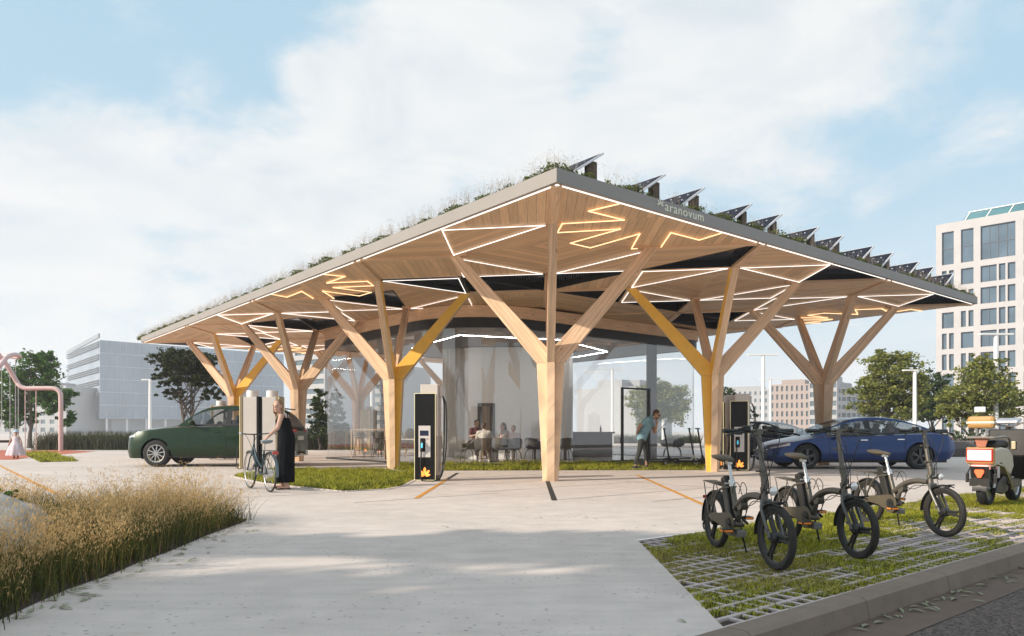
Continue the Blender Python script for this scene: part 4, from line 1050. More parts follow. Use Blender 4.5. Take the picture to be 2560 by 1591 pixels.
    mb = MB(); zR = .585
    for y in (-.055, -.02, .02, .055): mb.tube([(-.17, y, zR+.012), (.05, y, zR), (.20, y*.7, zR-.01)], .0055, 6)
    for x in (-.17, -.06, .05, .17): mb.tube([(x, -.058, zR+.006-(x*.03)), (x, .058, zR+.006-(x*.03))], .0055, 6)
    mb.box((.0, 0, zR+.012), (.30, .045, .006))
    for s in (-1, 1): mb.tube([(-.15, s*.056, zR), (-.07, s*.064, .42), (.0, s*.07, .27)], .005, 6); mb.tube([(.08, s*.056, zR-.006), (.04, s*.064, .42), (.01, s*.07, .27)], .005, 6)
    mb.build('rack', M_FRAME, t, smooth=40)
    mb = MB(); mb.box((-.262, 0, .44), (.015, .045, .03)); mb.build('rear_reflector', M_REDREF, t, bevel=.005)
    # chain guard: olive blade from the crank to the rear axle, on the right-hand side
    mb = MB(); pts = [(-.0, .285), (.05, .318), (.15, .335), (.26, .345), (.36, .36), (.42, .368)] + [(.445+.098*math.cos(R(a)), .27+.098*math.sin(R(a))) for a in range(100, -141, -16)] + [(.34, .215), (.26, .245), (.1, .262)]
    mb.prism(pts, (0, -.085, 0), (1, 0, 0), (0, 0, 1), (0, .012, 0)); cg = mb.build('chain_guard', M_OLIVE, t, bevel=.003)
    mb = MB(); mb.lathe([(.018, -.093), (.05, -.093), (.05, -.089), (.018, -.089)], (.455, 0, .275), 'Y', 20)
    for k in range(5): q = 2*PI*k/5; mb.bar((.455, -.092, .275), (.455+.05*math.cos(q), -.092, .275+.05*math.sin(q)), .012, .004, up=(0, 1, 0))
    mb.build('chainring', M_BLK, cg)
    mb = MB(); mb.bar((.455, -.105, .27), (.475, -.11, .12+.02), .022, .014, up=(0, 1, 0)) if 0 else mb.bar((.455, -.105, .27), (.585, -.11, .235), .022, .014, up=(0, 1, 0)); mb.bar((.455, .085, .27), (.325, .09, .305), .022, .014, up=(0, 1, 0)); cr = mb.build('crank', M_BLK, t, bevel=.004)
    for x, y, z in ((.585, -.16, .235), (.325, .14, .305)):
        mb = MB(); mb.box((x, y, z), (.085, .085, .026)); pd = mb.build('pedal', M_BLK, cr, bevel=.006)
        mb = MB(); mb.box((x-.045, y, z), (.006, .07, .014)); mb.box((x+.045, y, z), (.006, .07, .014)); mb.box((x, y-.044 if y < 0 else y+.044, z), (.06, .005, .014)); mb.build('pedal_reflector', M_REFL, pd)
    mb = MB(); mb.box((.46, .0, .195), (.14, .085, .06)); mb.build('controller_box', mat('controller_grey', (.16, .15, .14), .5), t, bevel=.01)
    mb = MB(); mb.tube([(.965, 0, .575), (1.02, 0, .59)], .012, 8); mb.lathe([(0, 1.015), (.022, 1.02), (.034, 1.05), (.034, 1.06)], (0, 0, .595), 'X', 18); hl = put(mb).build('headlamp', M_BLK, t, smooth=40)
    mb = MB(); mb.lathe([(.033, 1.061), (.02, 1.067), (0, 1.069)], (0, 0, .595), 'X', 18); put(mb).build('lens', M_LENS, hl, smooth=True)
    mb = MB(); mb.tube([(.36, .06, .26), (.33, .13, .012)], .008, 7); mb.tube([(.33, .13, .012), (.31, .15, .008)], .01, 7); mb.build('kickstand', M_BLK, t, smooth=True)
    mb = MB()
    mb.tube(smooth_path([(.86, -.12, 1.05), (.99, -.10, 1.0), (.99, -.03, .80), (.965, .02, .62), (.86, .03, .50), (.7, .02, .485), (.58, .03, .42), (.48, .04, .33), (.2, .06, .25), (-.01, .075, .25)]), .0035, 5)
    mb.tube(smooth_path([(.86, .12, 1.05), (1.0, .09, .99), (1.0, .02, .78), (.97, -.02, .62), (.84, -.03, .49), (.66, -.03, .455), (.52, -.02, .60), (.43, -.02, .61), (.40, -.03, .52)]), .0035, 5)
    mb.tube(smooth_path([(.87, -.10, 1.05), (1.0, -.05, .97), (1.01, .0, .74), (1.0, .02, .55), (1.04, .05, .40), (1.08, .07, .27)]), .003, 5)
    mb.tube(smooth_path([(.40, .03, .52), (.47, .03, .62), (.55, .03, .58), (.56, .02, .5), (.54, .03, .36), (.5, .03, .25)]), .0035, 5)
    mb.build('cable', M_BLK, t, smooth=True)
    mb = MB(); mb.tube(smooth_path([(-.03, -.085, .25), (-.06, -.10, .22), (-.045, -.1, .17), (0, -.095, .16)]), .007, 6); mb.tube(arc((0, -.10, .25), .055, 100, 290, 8), .004, 5); mb.lathe([(.01, -.09), (.035, -.088), (.035, -.082)], (0, 0, .25), 'Y', 16); mb.build('derailleur', M_BLK, t, smooth=40)
    return t
def bike_pose(rear, front):
    a = Vector(rear); b = Vector(front); d = b-a; return (a.x, a.y, -.004), math.atan2(d.y, d.x)
l0, r0 = bike_pose((1.85, 6.66), (1.995, 5.52))
EB = make_ebike('folding bicycle nearest the kerb corner, its battery and drive side towards the pale paving', l0, r0)
l1, r1 = bike_pose((2.69, 7.16), (2.845, 6.02)); copy_tree(EB, l1, r1, 'middle folding bicycle, standing between two others on the grass pavers')
l2, r2 = bike_pose((4.07, 8.40), (4.30, 7.28)); copy_tree(EB, l2, r2, 'folding bicycle farthest back in the row, closest to the cream scooter moped')

# ------------------------------------------------------------ moped (x forward)
def make_moped(label, loc, rz):
    t = thing('moped', label, 'moped', loc, rz); M_CREAM = mat('moped_cream', (.56, .50, .37), .3, var=.03, coat=.4); M_MUST = mat('moped_mustard', (.46, .25, .085), .45, var=.06); M_MBLK = mat('moped_black', (.018, .017, .016), .35, var=.1)
    r = .255
    for x, nm in ((0, 'r'), (1.22, 'f')):
        mb = MB(); mb.lathe([(r-.09, -.05), (r-.05, -.062), (r-.02, -.055), (r, -.025), (r, .025), (r-.02, .055), (r-.05, .062), (r-.09, .05)], (x, 0, r), 'Y', 36); w = mb.build('wheel', M_TYRE, t, smooth=50)
        mb = MB(); mb.lathe([(r-.085, -.045), (r-.1, -.03), (.05, -.035), (0, -.06), (0, .06), (.05, .035), (r-.1, .03), (r-.085, .045)], (x, 0, r), 'Y', 24); mb.build('rim', M_RIMG, w, smooth=30)
    # rear fender, plate holder
    mb = MB(); G = [[Vector(((r+.035)*math.cos(q), y, r+(r+.035)*math.sin(q)-abs(y)*.25)) for y in (-.085, -.05, 0, .05, .085)] for q in [R(a) for a in range(40, 196, 12)]]
    mb.loft(G, cap=False, closed=False); mb.box((-.23, 0, .47), (.06, .22, .20), Matrix.Rotation(R(-12), 3, 'Y')); mb.box((-.27, 0, .34), (.03, .24, .10)); mb.build('rear_fender', M_MBLK, t, smooth=50)
    mb = MB(); mb.prism([(-.05, .05), (.05, .05), (.06, .02), (.02, -.06), (-.02, -.06), (-.06, .02)], (-.285, 0, .47), (0, 1, 0), (0, 0, 1), (.02, 0, 0)); mb.build('reflector', emitmat('reflector_glow', (.9, .12, .03), .7), t)
    for s in (-1, 1):
        mb = MB(); mb.bar((.02, s*.09, .26), (.06, s*.125, .56), .022, .03); mb.lathe([(.03, 0), (.03, .16)], (.05, s*.125, .40), 'Z', 12); mb.build('shock_absorber', M_ALU, t, smooth=40)
        mb = MB(); mb.box((-.2, s*.17, .40), (.05, .03, .13)); mb.tube([(-.2, s*.17, .46), (-.12, s*.13, .60)], .009, 6); mb.build('indicator', M_MBLK, t, bevel=.01)
    # rear body with tail lights
    mb = MB()
    prof = [(-.20, .56), (-.20, .80), (.10, .83), (.42, .80), (.60, .72), (.66, .55), (.52, .42), (.36, .47), (.10, .60)]
    mb.prism(prof, (0, -.165, 0), (1, 0, 0), (0, 0, 1), (0, .33, 0)); mb.build('rear_body', M_CREAM, t, bevel=.025)
    mb = MB(); mb.bx(-.262, -.19, -.172, .172, .60, .825); tb = mb.build('tail_housing', M_MUST, t, bevel=.02)
    mb = MB(); mb.bx(-.287, -.27, -.145, .145, .645, .79); mb.build('tail_light', emitmat('tail_glow', (1, .52, .49), .85), tb, bevel=.012)
    mb = MB(); mb.bx(-.265, -.18, -.11, .11, .515, .58); mb.build('lower_tail_light', emitmat('tail_glow2', (1, .42, .38), .8), tb, bevel=.012)
    mb = MB(); mb.bx(-.272, -.262, -.16, .16, .63, .805); mb.build('tail_bezel', M_REDREF, tb)
    # grab rail, carrier bracket and backrest
    mb = MB(); mb.tube(smooth_path([(.50, -.15, .80), (.42, -.17, .93), (.2, -.18, .97), (-.18, -.18, .96), (-.24, -.1, .96), (-.24, .1, .96), (-.18, .18, .96), (.2, .18, .97), (.42, .17, .93), (.50, .15, .80)]), .015, 8); mb.bx(-.20, .12, -.16, .16, .945, .965)
    mb.build('grab_rail', mat('rail_taupe', (.30, .26, .22), .4, .4), t, smooth=40)
    mb = MB(); mb.prism([(-.09, .97), (.09, .97), (.05, .83), (-.05, .83)], (-.20, 0, 0), (0, 1, 0), (0, 0, 1), (.03, 0, 0)); mb.build('bracket', mat('bracket_red', (.40, .13, .07), .5), t)
    mb = MB(); mb.tube([(-.17, -.06, .95), (-.19, -.06, 1.11)], .014, 8); mb.tube([(-.17, .06, .95), (-.19, .06, 1.11)], .014, 8); mb.build('backrest_post', M_ALU, t, smooth=True)
    mb = MB(); mb.box((-.19, 0, 1.17), (.10, .34, .17)); b = mb.build('backrest', M_MUST, t, bevel=.045)
    mb = MB(); mb.box((-.192, 0, 1.165), (.115, .345, .035)); mb.build('backrest_band', mat('band_beige', (.62, .58, .50), .6), b, bevel=.01)
    mb = MB(); mb.prism([(-.08, .83), (.42, .83), (.50, .80), (.50, .90), (.35, .925), (-.05, .915)], (0, -.14, 0), (1, 0, 0), (0, 0, 1), (0, .28, 0)); mb.build('seat', mat('moped_seat', (.04, .035, .03), .6), t, bevel=.03)
    # floorboard, swing arm and front shield
    mb = MB(); mb.prism([(.45, .30), (.62, .24), (1.0, .24), (1.1, .36), (1.0, .36), (.62, .36), (.52, .46)], (0, -.16, 0), (1, 0, 0), (0, 0, 1), (0, .32, 0)); mb.build('floorboard', M_OLIVE, t, bevel=.015)
    mb = MB(); mb.prism([(-.02, .20), (.30, .16), (.52, .20), (.56, .36), (.30, .42), (.06, .32)], (0, -.13, 0), (1, 0, 0), (0, 0, 1), (0, .05, 0)); mb.prism([(-.02, .20), (.30, .16), (.52, .20), (.56, .36), (.30, .42), (.06, .32)], (0, .08, 0), (1, 0, 0), (0, 0, 1), (0, .05, 0)); mb.build('swing_arm', M_MBLK, t, bevel=.012)
    for s in (-1, 1):
        mb = MB(); mb.tube([(-.12, s*.17, .60), (.12, s*.18, .56), (.42, s*.18, .34), (.50, s*.18, .22)], .014, 8); mb.build('side_rail', M_ALU, t, smooth=40)
    mb = MB(); mb.prism([(.98, .34), (1.10, .34), (1.12, .70), (1.06, 1.08), (.94, 1.08), (.92, .70)], (0, -.25, 0), (1, 0, 0), (0, 0, 1), (0, .50, 0)); sh = mb.build('leg_shield', M_MBLK, t, bevel=.03)
    mb = MB(); mb.bx(.90, .93, -.12, -.06, .78, .90); mb.build('glove_latch', mat('latch_brass', (.45, .38, .26), .4, .5), sh, bevel=.01)
    mb = MB(); mb.tube([(.90, .06, .86), (.88, .06, .86)], .025, 12); mb.tube([(.88, .06, .86), (.88, .06, .78)], .008, 6); mb.build('ignition_key', M_CHROME, sh, smooth=True)
    mb = MB(); mb.tube([(1.08, 0, .45), (1.0, 0, 1.12)], .03, 10)
    for s in (-1, 1): mb.tube([(1.10, s*.075, .58), (1.22, s*.085, r)], .022, 8)
    mb.build('fork', M_MBLK, t, smooth=True)
    mb = MB(); G = [[Vector((1.22+(r+.03)*math.cos(q), y, r+(r+.03)*math.sin(q)-abs(y)*.25)) for y in (-.08, -.04, 0, .04, .08)] for q in [R(a) for a in range(20, 176, 12)]]; mb.loft(G, cap=False, closed=False); mb.build('front_fender', M_CREAM, t, smooth=60)
    mb = MB(); mb.tube(smooth_path([(.86, -.36, 1.16), (.92, -.2, 1.17), (1.0, -.08, 1.13), (1.0, .08, 1.13), (.92, .2, 1.17), (.86, .36, 1.16)]), .013, 8); hb = mb.build('handlebar', M_ALU, t, smooth=True)
    for s in (-1, 1):
        mb = MB(); mb.tube([(.865, s*.24, 1.168), (.845, s*.40, 1.158)], .018, 10); mb.build('grip', M_BLK, hb, smooth=True)
        mb = MB(); mb.tube(smooth_path([(.92, s*.22, 1.175), (.95, s*.27, 1.24), (.93, s*.33, 1.32)]), .007, 6); st = mb.build('mirror_stalk', M_BLK, hb, smooth=True)
        mb = MB(); mb.box((.93, s*.35, 1.375), (.022, .155, .085)); mb.build('mirror', mat('mirror_face', (.75, .76, .77), .2, .6, var=0), st, bevel=.03)
        mb = MB(); mb.tube(smooth_path([(.92, s*.2, 1.16), (1.0, s*.26, 1.16), (1.0, s*.34, 1.15)]), .008, 6); mb.build('brake_lever', M_ALU, hb, smooth=True)
    mb = MB(); mb.box((1.0, 0, 1.20), (.20, .30, .05), Matrix.Rotation(R(-14), 3, 'Y')); mb.build('dashboard', mat('dash_grey', (.42, .41, .45), .25, .4), hb, bevel=.02)
    mb = MB(); mb.ell((1.12, 0, 1.05), (.06, .09, .09)); mb.build('headlamp', M_LENS, t, smooth=True)
    mb = MB(); mb.tube([(.35, .12, .2), (.28, .22, .01)], .012, 8); mb.build('kickstand', M_BLK, t, smooth=True)
    return t
make_moped('cream and mustard electric moped with glowing tail lights at the end of the bicycle row', (6.62, 10.28, 0), R(41))

# ------------------------------------------------------------ kick scooters (x forward)
def make_scooter(label, loc, rz, white=False):
    t = thing('kick_scooter', label, 'scooter', loc, rz, 'electric kick scooters by the pavilion'); m = mat('scooter_white', (.75, .72, .68), .4) if white else M_BLK; r = .125
    for x in (0, .86):
        mb = MB(); mb.lathe([(r-.045, -.02), (r-.02, -.026), (r, -.012), (r, .012), (r-.02, .026), (r-.045, .02)], (x, 0, r), 'Y', 24); w = mb.build('wheel', M_BIKETYRE, t, smooth=50)
        mb = MB(); mb.lathe([(r-.045, -.015), (0, -.02), (0, .02), (r-.045, .015)], (x, 0, r), 'Y', 18); mb.build('rim', m, w, smooth=30)
    mb = MB(); mb.bx(.12, .66, -.075, .075, .135, .185); mb.prism([(.64, .14), (.76, .28), (.80, .27), (.70, .13)], (0, -.05, 0), (1, 0, 0), (0, 0, 1), (0, .1, 0)); mb.build('deck', m, t, bevel=.012)
    mb = MB(); mb.loft([[Vector(((r+.02)*math.cos(q), y, r+(r+.02)*math.sin(q))) for y in (-.04, 0, .04)] for q in [R(a) for a in range(20, 170, 12)]], cap=False, closed=False); mb.build('fender', m, t, smooth=60)
    mb = MB(); mb.tube([(.84, 0, .22), (.78, 0, .34)], .035, 10)
    for s in (-1, 1): mb.bar((.84, s*.035, .26), (.86, s*.035, r), .016, .05)
    mb.build('fork', m, t, smooth=40)
    mb = MB(); mb.tube([(.79, 0, .32), (.66, 0, 1.10)], .024, 12); mb.build('stem', M_BLK, t, smooth=True)
    mb = MB(); mb.tube([(.65, -.22, 1.12), (.65, .22, 1.12)], .013, 10); mb.box((.655, 0, 1.12), (.07, .07, .04)); hb = mb.build('handlebar', M_BLK, t, smooth=40)
    for s in (-1, 1): mb = MB(); mb.tube([(.65, s*.24, 1.12), (.65, s*.12, 1.12)], .018, 10); mb.tube([(.67, s*.12, 1.11), (.71, s*.2, 1.10)], .006, 6); mb.build('grip', M_BLK, hb, smooth=True)
    return t
s1 = make_scooter('black kick scooter standing nearest the bending man', (4.05-.26, 21.6, 0), R(-8))
make_scooter('white decked kick scooter between two black ones', (4.62, 22.0, 0), R(-10), True)
copy_tree(s1, (at(1722, 21.3)-.25, 21.9, 0), R(-28), 'black kick scooter closest to the yellow flanked column')

# ------------------------------------------------------------ city bicycle held by the woman (x forward)
def make_citybike(label, loc, rz):
    t = thing('city_bicycle', label, 'bicycle', loc, rz); r = .34; WB = 1.08; M_TEAL = mat('frame_teal', (.018, .045, .06), .35, .35, var=.05)
    mb0 = lambda: MB()
    for x, st in ((0, 0), (WB, 1)):
        mb = MB(); mb.tube(arc((x, 0, r), r-.017, 0, 360-11.25, 31), .017, 8, closed=True); ty = mb.build('tyre', M_BIKETYRE, t, smooth=True)
        mb = MB(); mb.tube(arc((x, 0, r), r-.036, 0, 360-11.25, 31), .011, 6, closed=True); mb.cyl((x, -.04, r), (x, .04, r), .02, 12)
        for k in range(18):
            q = 2*PI*k/18; s = .03 if k % 2 else -.03
            mb.tube([(x+.015*math.cos(q), s, r+.015*math.sin(q)), (x+(r-.04)*math.cos(q+.25*(1 if k % 4 < 2 else -1)), 0, r+(r-.04)*math.sin(q+.25*(1 if k % 4 < 2 else -1)))], .0022, 4, cap=False)
        mb.build('spoked_rim', M_ALU, ty, smooth=40)
        mb = MB(); rf = r+.022; mb.loft([[Vector((x+rf*math.cos(q), y, r+rf*math.sin(q)-abs(y)*.3)) for y in (-.026, 0, .026)] for q in [R(a) for a in (range(10, 200, 10) if x == 0 else range(55, 200, 10))]], cap=False, closed=False); mb.build('fender', mat('fender_dark', (.13, .17, .19), .35, .4), t, smooth=60)
    mb = MB(); hd0, hd1 = Vector((.90, 0, .62)), Vector((.86, 0, .80)); bb = Vector((.44, 0, .29)); st0 = Vector((.30, 0, .70))
    mb.tube([bb, st0], .017, 10); mb.tube(smooth_path([hd0-Vector((0, 0, .0)), (.72, 0, .44), (.58, 0, .33), bb]), .02, 10); mb.tube(smooth_path([hd1-Vector((0, 0, .03)), (.68, 0, .56), (.48, 0, .43), (.40, 0, .42)]), .016, 10); mb.tube([hd0, hd1], .021, 12)
    for s in (-1, 1): mb.tube([bb+Vector((0, s*.03, 0)), (0, s*.06, r)], .010, 8); mb.tube([(.32, s*.02, .64), (0, s*.06, r)], .009, 8)
    mb.build('frame', M_TEAL, t, smooth=40)
    mb = MB()
    for s in (-1, 1): mb.tube(smooth_path([(.905, s*.03, .62), (.93, s*.05, .56), (.99, s*.05, .46), (WB, s*.05, r)]), .012, 8)
    mb.tube([(.905, -.04, .62), (.905, .04, .62)], .02, 8); mb.build('fork', M_TEAL, t, smooth=True)
    mb = MB(); mb.tube([(.86, 0, .80), (.835, 0, .96)], .013, 10); mb.tube([(.835, 0, .95), (.88, 0, .99)], .015, 8); mb.tube(smooth_path([(.62, -.30, 1.0), (.74, -.29, 1.02), (.86, -.2, 1.0), (.88, 0, .99), (.86, .2, 1.0), (.74, .29, 1.02), (.62, .30, 1.0)]), .011, 8); hb = mb.build('handlebar', M_DARKTRIM, t, smooth=True)
    for s in (-1, 1): mb = MB(); mb.tube([(.59, s*.30, .998), (.71, s*.295, 1.016)], .017, 10); mb.build('grip', mat('grip_grey', (.30, .33, .36), .6), hb, smooth=True)
    mb = MB(); mb.tube([st0, (.265, 0, .84)], .012, 10); mb.build('seat_post', M_ALU, t, smooth=True)
    mb = MB(); G = []
    for x, w, h in ((.10, .06, .02), (.13, .10, .05), (.20, .10, .055), (.28, .06, .05), (.36, .03, .04), (.39, .012, .015)):
        G.append([Vector((x, w*math.cos(q), .88+(h*.4 if math.sin(q) > 0 else h)*math.sin(q))) for q in [2*PI*k/12 for k in range(12)]])
    mb.loft(G); mb.build('saddle', mat('saddle_grey', (.22, .26, .29), .5), t, smooth=60)
    mb = MB()
    for y in (-.06, 0, .06): mb.tube([(-.26, y, .715), (.22, y, .71)], .006, 6)
    for x in (-.26, -.1, .08, .22): mb.tube([(x, -.065, .712), (x, .065, .712)], .006, 6)
    for s in (-1, 1): mb.tube([(-.2, s*.062, .71), (0, s*.065, r)], .006, 6)
    mb.build('rack', M_DARKTRIM, t, smooth=True)
    mb = MB(); mb.box((-.28, 0, .68), (.03, .10, .05)); mb.build('rear_light', M_TAIL, t, bevel=.01)
    mb = MB(); mb.prism([(-.03, r+.04), (.44, r+.04)]+[(.44+.10*math.cos(R(a)), .29+.10*math.sin(R(a))) for a in range(80, -91, -20)]+[(0, r-.05)], (0, -.075, 0), (1, 0, 0), (0, 0, 1), (0, .02, 0)); mb.build('chain_guard', mat('guard_silver', (.5, .52, .53), .35, .5), t, bevel=.005)
    mb = MB(); mb.bar((.44, -.09, .29), (.52, -.095, .14), .02, .014, up=(0, 1, 0)); mb.bar((.44, .08, .29), (.36, .085, .44), .02, .014, up=(0, 1, 0)); cr = mb.build('crank', M_ALU, t)
    for x, y, z in ((.52, -.14, .14), (.36, .13, .44)): mb = MB(); mb.box((x, y, z), (.09, .085, .025)); mb.build('pedal', M_BLK, cr, bevel=.006)
    mb = MB(); mb.tube(smooth_path([(.80, -.2, 1.0), (.98, -.1, .96), (.95, 0, .75), (.91, .02, .64), (.7, .02, .44), (.45, .03, .3)]), .004, 5); mb.tube(smooth_path([(.80, .2, 1.0), (1.0, .08, .94), (.97, 0, .72), (.95, .03, .56)]), .004, 5); mb.build('cable', M_BLK, t, smooth=True)
    return t
CBR = Vector((-4.15, 12.62, 0)); CBD = Vector((-.60, .80, 0)); CB_ROT = math.atan2(CBD.y, CBD.x)
make_citybike('teal step through city bicycle held by the woman in the long dark dress', CBR, CB_ROT)
# ------------------------------------------------------------ people
M_SKIN = mat('skin', (.50, .30, .22), .5, var=.04, vs=20); M_SKIN2 = mat('skin_tan', (.42, .24, .16), .5, var=.04, vs=20)
M_EYE = mat('eye_dark', (.03, .02, .02), .3, var=0); M_LIP = mat('lip', (.35, .12, .10), .5, var=0)
def hand(mb, w, d, n, curl=.5, s=1.0):
    """palm from wrist w along d, n = back-of-hand normal; five bent fingers"""
    w = Vector(w); d = Vector(d).normalized(); n = (Vector(n)-d*Vector(n).dot(d)).normalized(); x = d.cross(n)
    for k in (-.028, -.009, .010, .027): mb.capsule(w+x*k*.7*s, w+d*.085*s+x*k*s, .017*s, .013*s, 8)
    for k, l in ((-.030, .058), (-.010, .072), (.010, .078), (.029, .070)):
        p = w+d*.088*s+x*k*s; dd = d
        for seg in range(3):
            q = curl*(.5+.5*seg); dd = (dd*math.cos(q)-n*math.sin(q)).normalized(); p2 = p+dd*l*s*(.45, .32, .26)[seg]; mb.capsule(p, p2, .0095*s, .0085*s, 7); p = p2
    p = w+d*.028*s+x*.03*s; t1 = p+(d*.5+x*.8-n*.35).normalized()*.042*s; t2 = t1+(d*.9+x*.1-n*.5).normalized()*.036*s
    mb.capsule(p, t1, .014*s, .011*s, 8); mb.capsule(t1, t2, .011*s, .009*s, 8)
def head_geo(mb, c, f, up, s=1.0):
    """skull, jaw, nose, ears; f facing"""
    c = Vector(c); f = Vector(f).normalized(); up = (Vector(up)-f*Vector(up).dot(f)).normalized(); l = up.cross(f)
    Mx = Matrix((l, f, up)).transposed()
    mb.ell(c+up*.02*s, (.073*s, .092*s, .098*s), 18, 12, Mx); mb.ell(c+f*.018*s-up*.05*s, (.058*s, .068*s, .07*s), 16, 10, Mx); mb.ell(c+f*.062*s-up*.088*s, (.025*s, .022*s, .022*s), 10, 8, Mx)
    mb.capsule(c+f*.09*s+up*.012*s, c+f*.108*s-up*.024*s, .010*s, .014*s, 8)
    mb.capsule(c+f*.085*s-up*.055*s-l*.014*s, c+f*.085*s-up*.055*s+l*.014*s, .010*s, .010*s, 8)
    for q in (-1, 1): mb.ell(c+l*q*.074*s-f*.005*s, (.010*s, .022*s, .032*s), 8, 8, Mx); mb.capsule(c+f*.084*s+up*.034*s+l*q*.015*s, c+f*.078*s+up*.036*s+l*q*.045*s, .010*s, .008*s, 8)
    return c, f, up, l
def face_bits(root, H, s=1.0):
    c, f, up, l = H
    mb = MB()
    for q in (-1, 1): mb.ell(c+f*.082*s+up*.014*s+l*q*.030*s, (.013*s, .010*s, .008*s), 8, 6, Matrix((l, f, up)).transposed())
    mb.build('eyes', M_EYE, root, smooth=True)
    mb = MB(); mb.capsule(c+f*.094*s-up*.052*s-l*.018*s, c+f*.094*s-up*.052*s+l*.018*s, .005*s, .005*s, 8); mb.build('mouth', M_LIP, root, smooth=True)
def limb(mb, a, b, c, r): mb.capsule(a, b, r[0], r[1], 12); mb.capsule(b, c, r[1], r[2], 12)
def foot(mb, ank, d, s=1.0):
    a = Vector(ank); d = Vector(d).normalized(); mb.capsule(a, a+Vector((0, 0, -.03)), .036*s, .034*s, 10); mb.capsule(a-d*.03*s+Vector((0, 0, -.045)), a+d*.14*s+Vector((0, 0, -.052)), .033*s, .024*s, 10)
def ringe(c, lat, dep, a, b, n=36, fold=0, k=9, ph=0):
    c = Vector(c); out = []
    for i in range(n):
        q = 2*PI*i/n; r = 1+fold*math.sin(k*q+ph)+fold*.5*math.sin((k*2+1)*q+1.3); out.append(c+lat*a*math.cos(q)*r+dep*b*math.sin(q)*r)
    return out

# woman with the bicycle
t = thing('person', 'woman in a long black dress holding a teal bicycle', 'person', (-4.13, 13.33, 0))
O = Vector((-4.08, 13.32, 0)); V_ = lambda *p: Vector(p)-O
f = Vector((-.97, -.25, 0)).normalized(); lat = Vector((f.y, -f.x, 0))*-1     # lat: her left
lat = Vector((-f.y, f.x, 0)); 
mb = MB(); pel = V_(-4.03, 13.32, .93); ch = V_(-4.09, 13.31, 1.20); nb = V_(-4.12, 13.30, 1.34); hd = V_(-4.175, 13.28, 1.495)
sL = V_(-4.08, 13.155, 1.315); sR = V_(-4.14, 13.455, 1.315)
if (sL-sR).dot(lat) < 0: lat = -lat
mb.capsule(pel+lat*.07, pel-lat*.07, .105, .105); mb.capsule(pel, V_(-4.06, 13.315, 1.08), .10, .095); mb.capsule(V_(-4.06, 13.315, 1.06), ch, .10, .115); mb.capsule(ch+lat*.055, ch-lat*.055, .095, .095)
mb.capsule(sL, sR, .05, .05); mb.capsule(ch+Vector((0, 0, .05)), nb, .08, .055); mb.capsule(nb, hd-Vector((0, 0, .06)), .047, .047)
hL = V_(-4.225, 12.86, .945); eL = V_(-4.09, 12.99, 1.10); hR = V_(-4.22, 13.35, 1.045); eR = V_(-4.13, 13.52, 1.09)
limb(mb, sL, eL, hL, (.047, .036, .025)); limb(mb, sR, eR, hR, (.047, .036, .025))
hand(mb, hL, (-.35, -.55, -.42), (0, 0, 1), .35); hand(mb, hR, (-.75, -.55, -.1), (0, 0, 1), .9)
aL = V_(-4.00, 13.21, .085); aR = V_(-4.16, 13.46, .085)
for hip, an in ((pel+lat*.085, aL), (pel-lat*.085, aR)): limb(mb, hip, (hip+an)/2+f*.03, an, (.085, .052, .036))
foot(mb, aL, f-Vector((0, .2, 0))); foot(mb, aR, f)
H = head_geo(mb, hd, (-.25, -.97, -.04), UZ, 1.0)
body = fuse(mb, 'body', M_SKIN, t, .0075, 4); face_bits(body, H)
mb = MB(); c, hf, hu, hl = H; Mh = Matrix((hl, hf, hu)).transposed()
mb.ell(c+hu*.04-hf*.018, (.083, .092, .092), 16, 12, Mh); mb.ell(c-hf*.065-hu*.02, (.06, .045, .09), 12, 8, Mh)
mb.capsule(c-hf*.03+hl*.066+hu*.02, c-hf*.0+hl*.072-hu*.15, .026, .016); mb.capsule(c-hf*.06-hl*.05+hu*.0, c-hf*.03-hl*.075-hu*.17, .030, .014); mb.capsule(c+hf*.02-hl*.07+hu*.04, c+hf*.0-hl*.082-hu*.12, .02, .016); mb.capsule(c-hf*.08, c-hf*.075-hu*.13, .045, .03)
fuse(mb, 'hair', mat('hair_blond', (.22, .13, .065), .5, var=.3, vs=60), t, .008, 2)
M_DRESS = mat('dress_black', (.004, .005, .007), .85, var=.2, vs=8, spec=.15)
mb = MB(); rg = []
for z, x, y, a, b, fo in ((1.285, -4.095, 13.31, .145, .105, 0), (1.24, -4.095, 13.31, .160, .135, .0), (1.18, -4.088, 13.31, .155, .135, .005), (1.07, -4.062, 13.315, .145, .132, .008), (.99, -4.042, 13.32, .190, .150, .008), (.90, -4.035, 13.32, .192, .160, .012), (.75, -4.04, 13.32, .182, .155, .03), (.5, -4.05, 13.325, .185, .155, .045), (.25, -4.065, 13.33, .198, .165, .055), (.125, -4.075, 13.335, .205, .17, .065)):
    rg.append(ringe(V_(x, y, z), lat, f, a, b, 44, fo, 10, z*2))
mb.loft(rg); 
for s in (sL, sR): mb.tube(smooth_path([s*.75+sR*.25+f*.085-Vector((0, 0, .06)) if s is sL else s*.75+sL*.25+f*.085-Vector((0, 0, .06)), (s*.8+(sL+sR)*.1)+Vector((0, 0, .052)), (s*.75+(sL+sR)*.125)-f*.09-Vector((0, 0, .08))]), .011, 6)
mb.build('dress', M_DRESS, t, smooth=70)
for an, d in ((aL, f-Vector((0, .2, 0))), (aR, f)):
    d = d.normalized(); mb = MB(); g = an+Vector((0, 0, -.075)); mb.capsule(g-d*.045, g+d*.15, .036, .036, 10, flat=.55); mb.tube([g+d*.09+lat*.04, g+d*.08+Vector((0, 0, .045)), g+d*.09-lat*.04], .012, 6); mb.build('sandal', M_BLK, t, smooth=60)

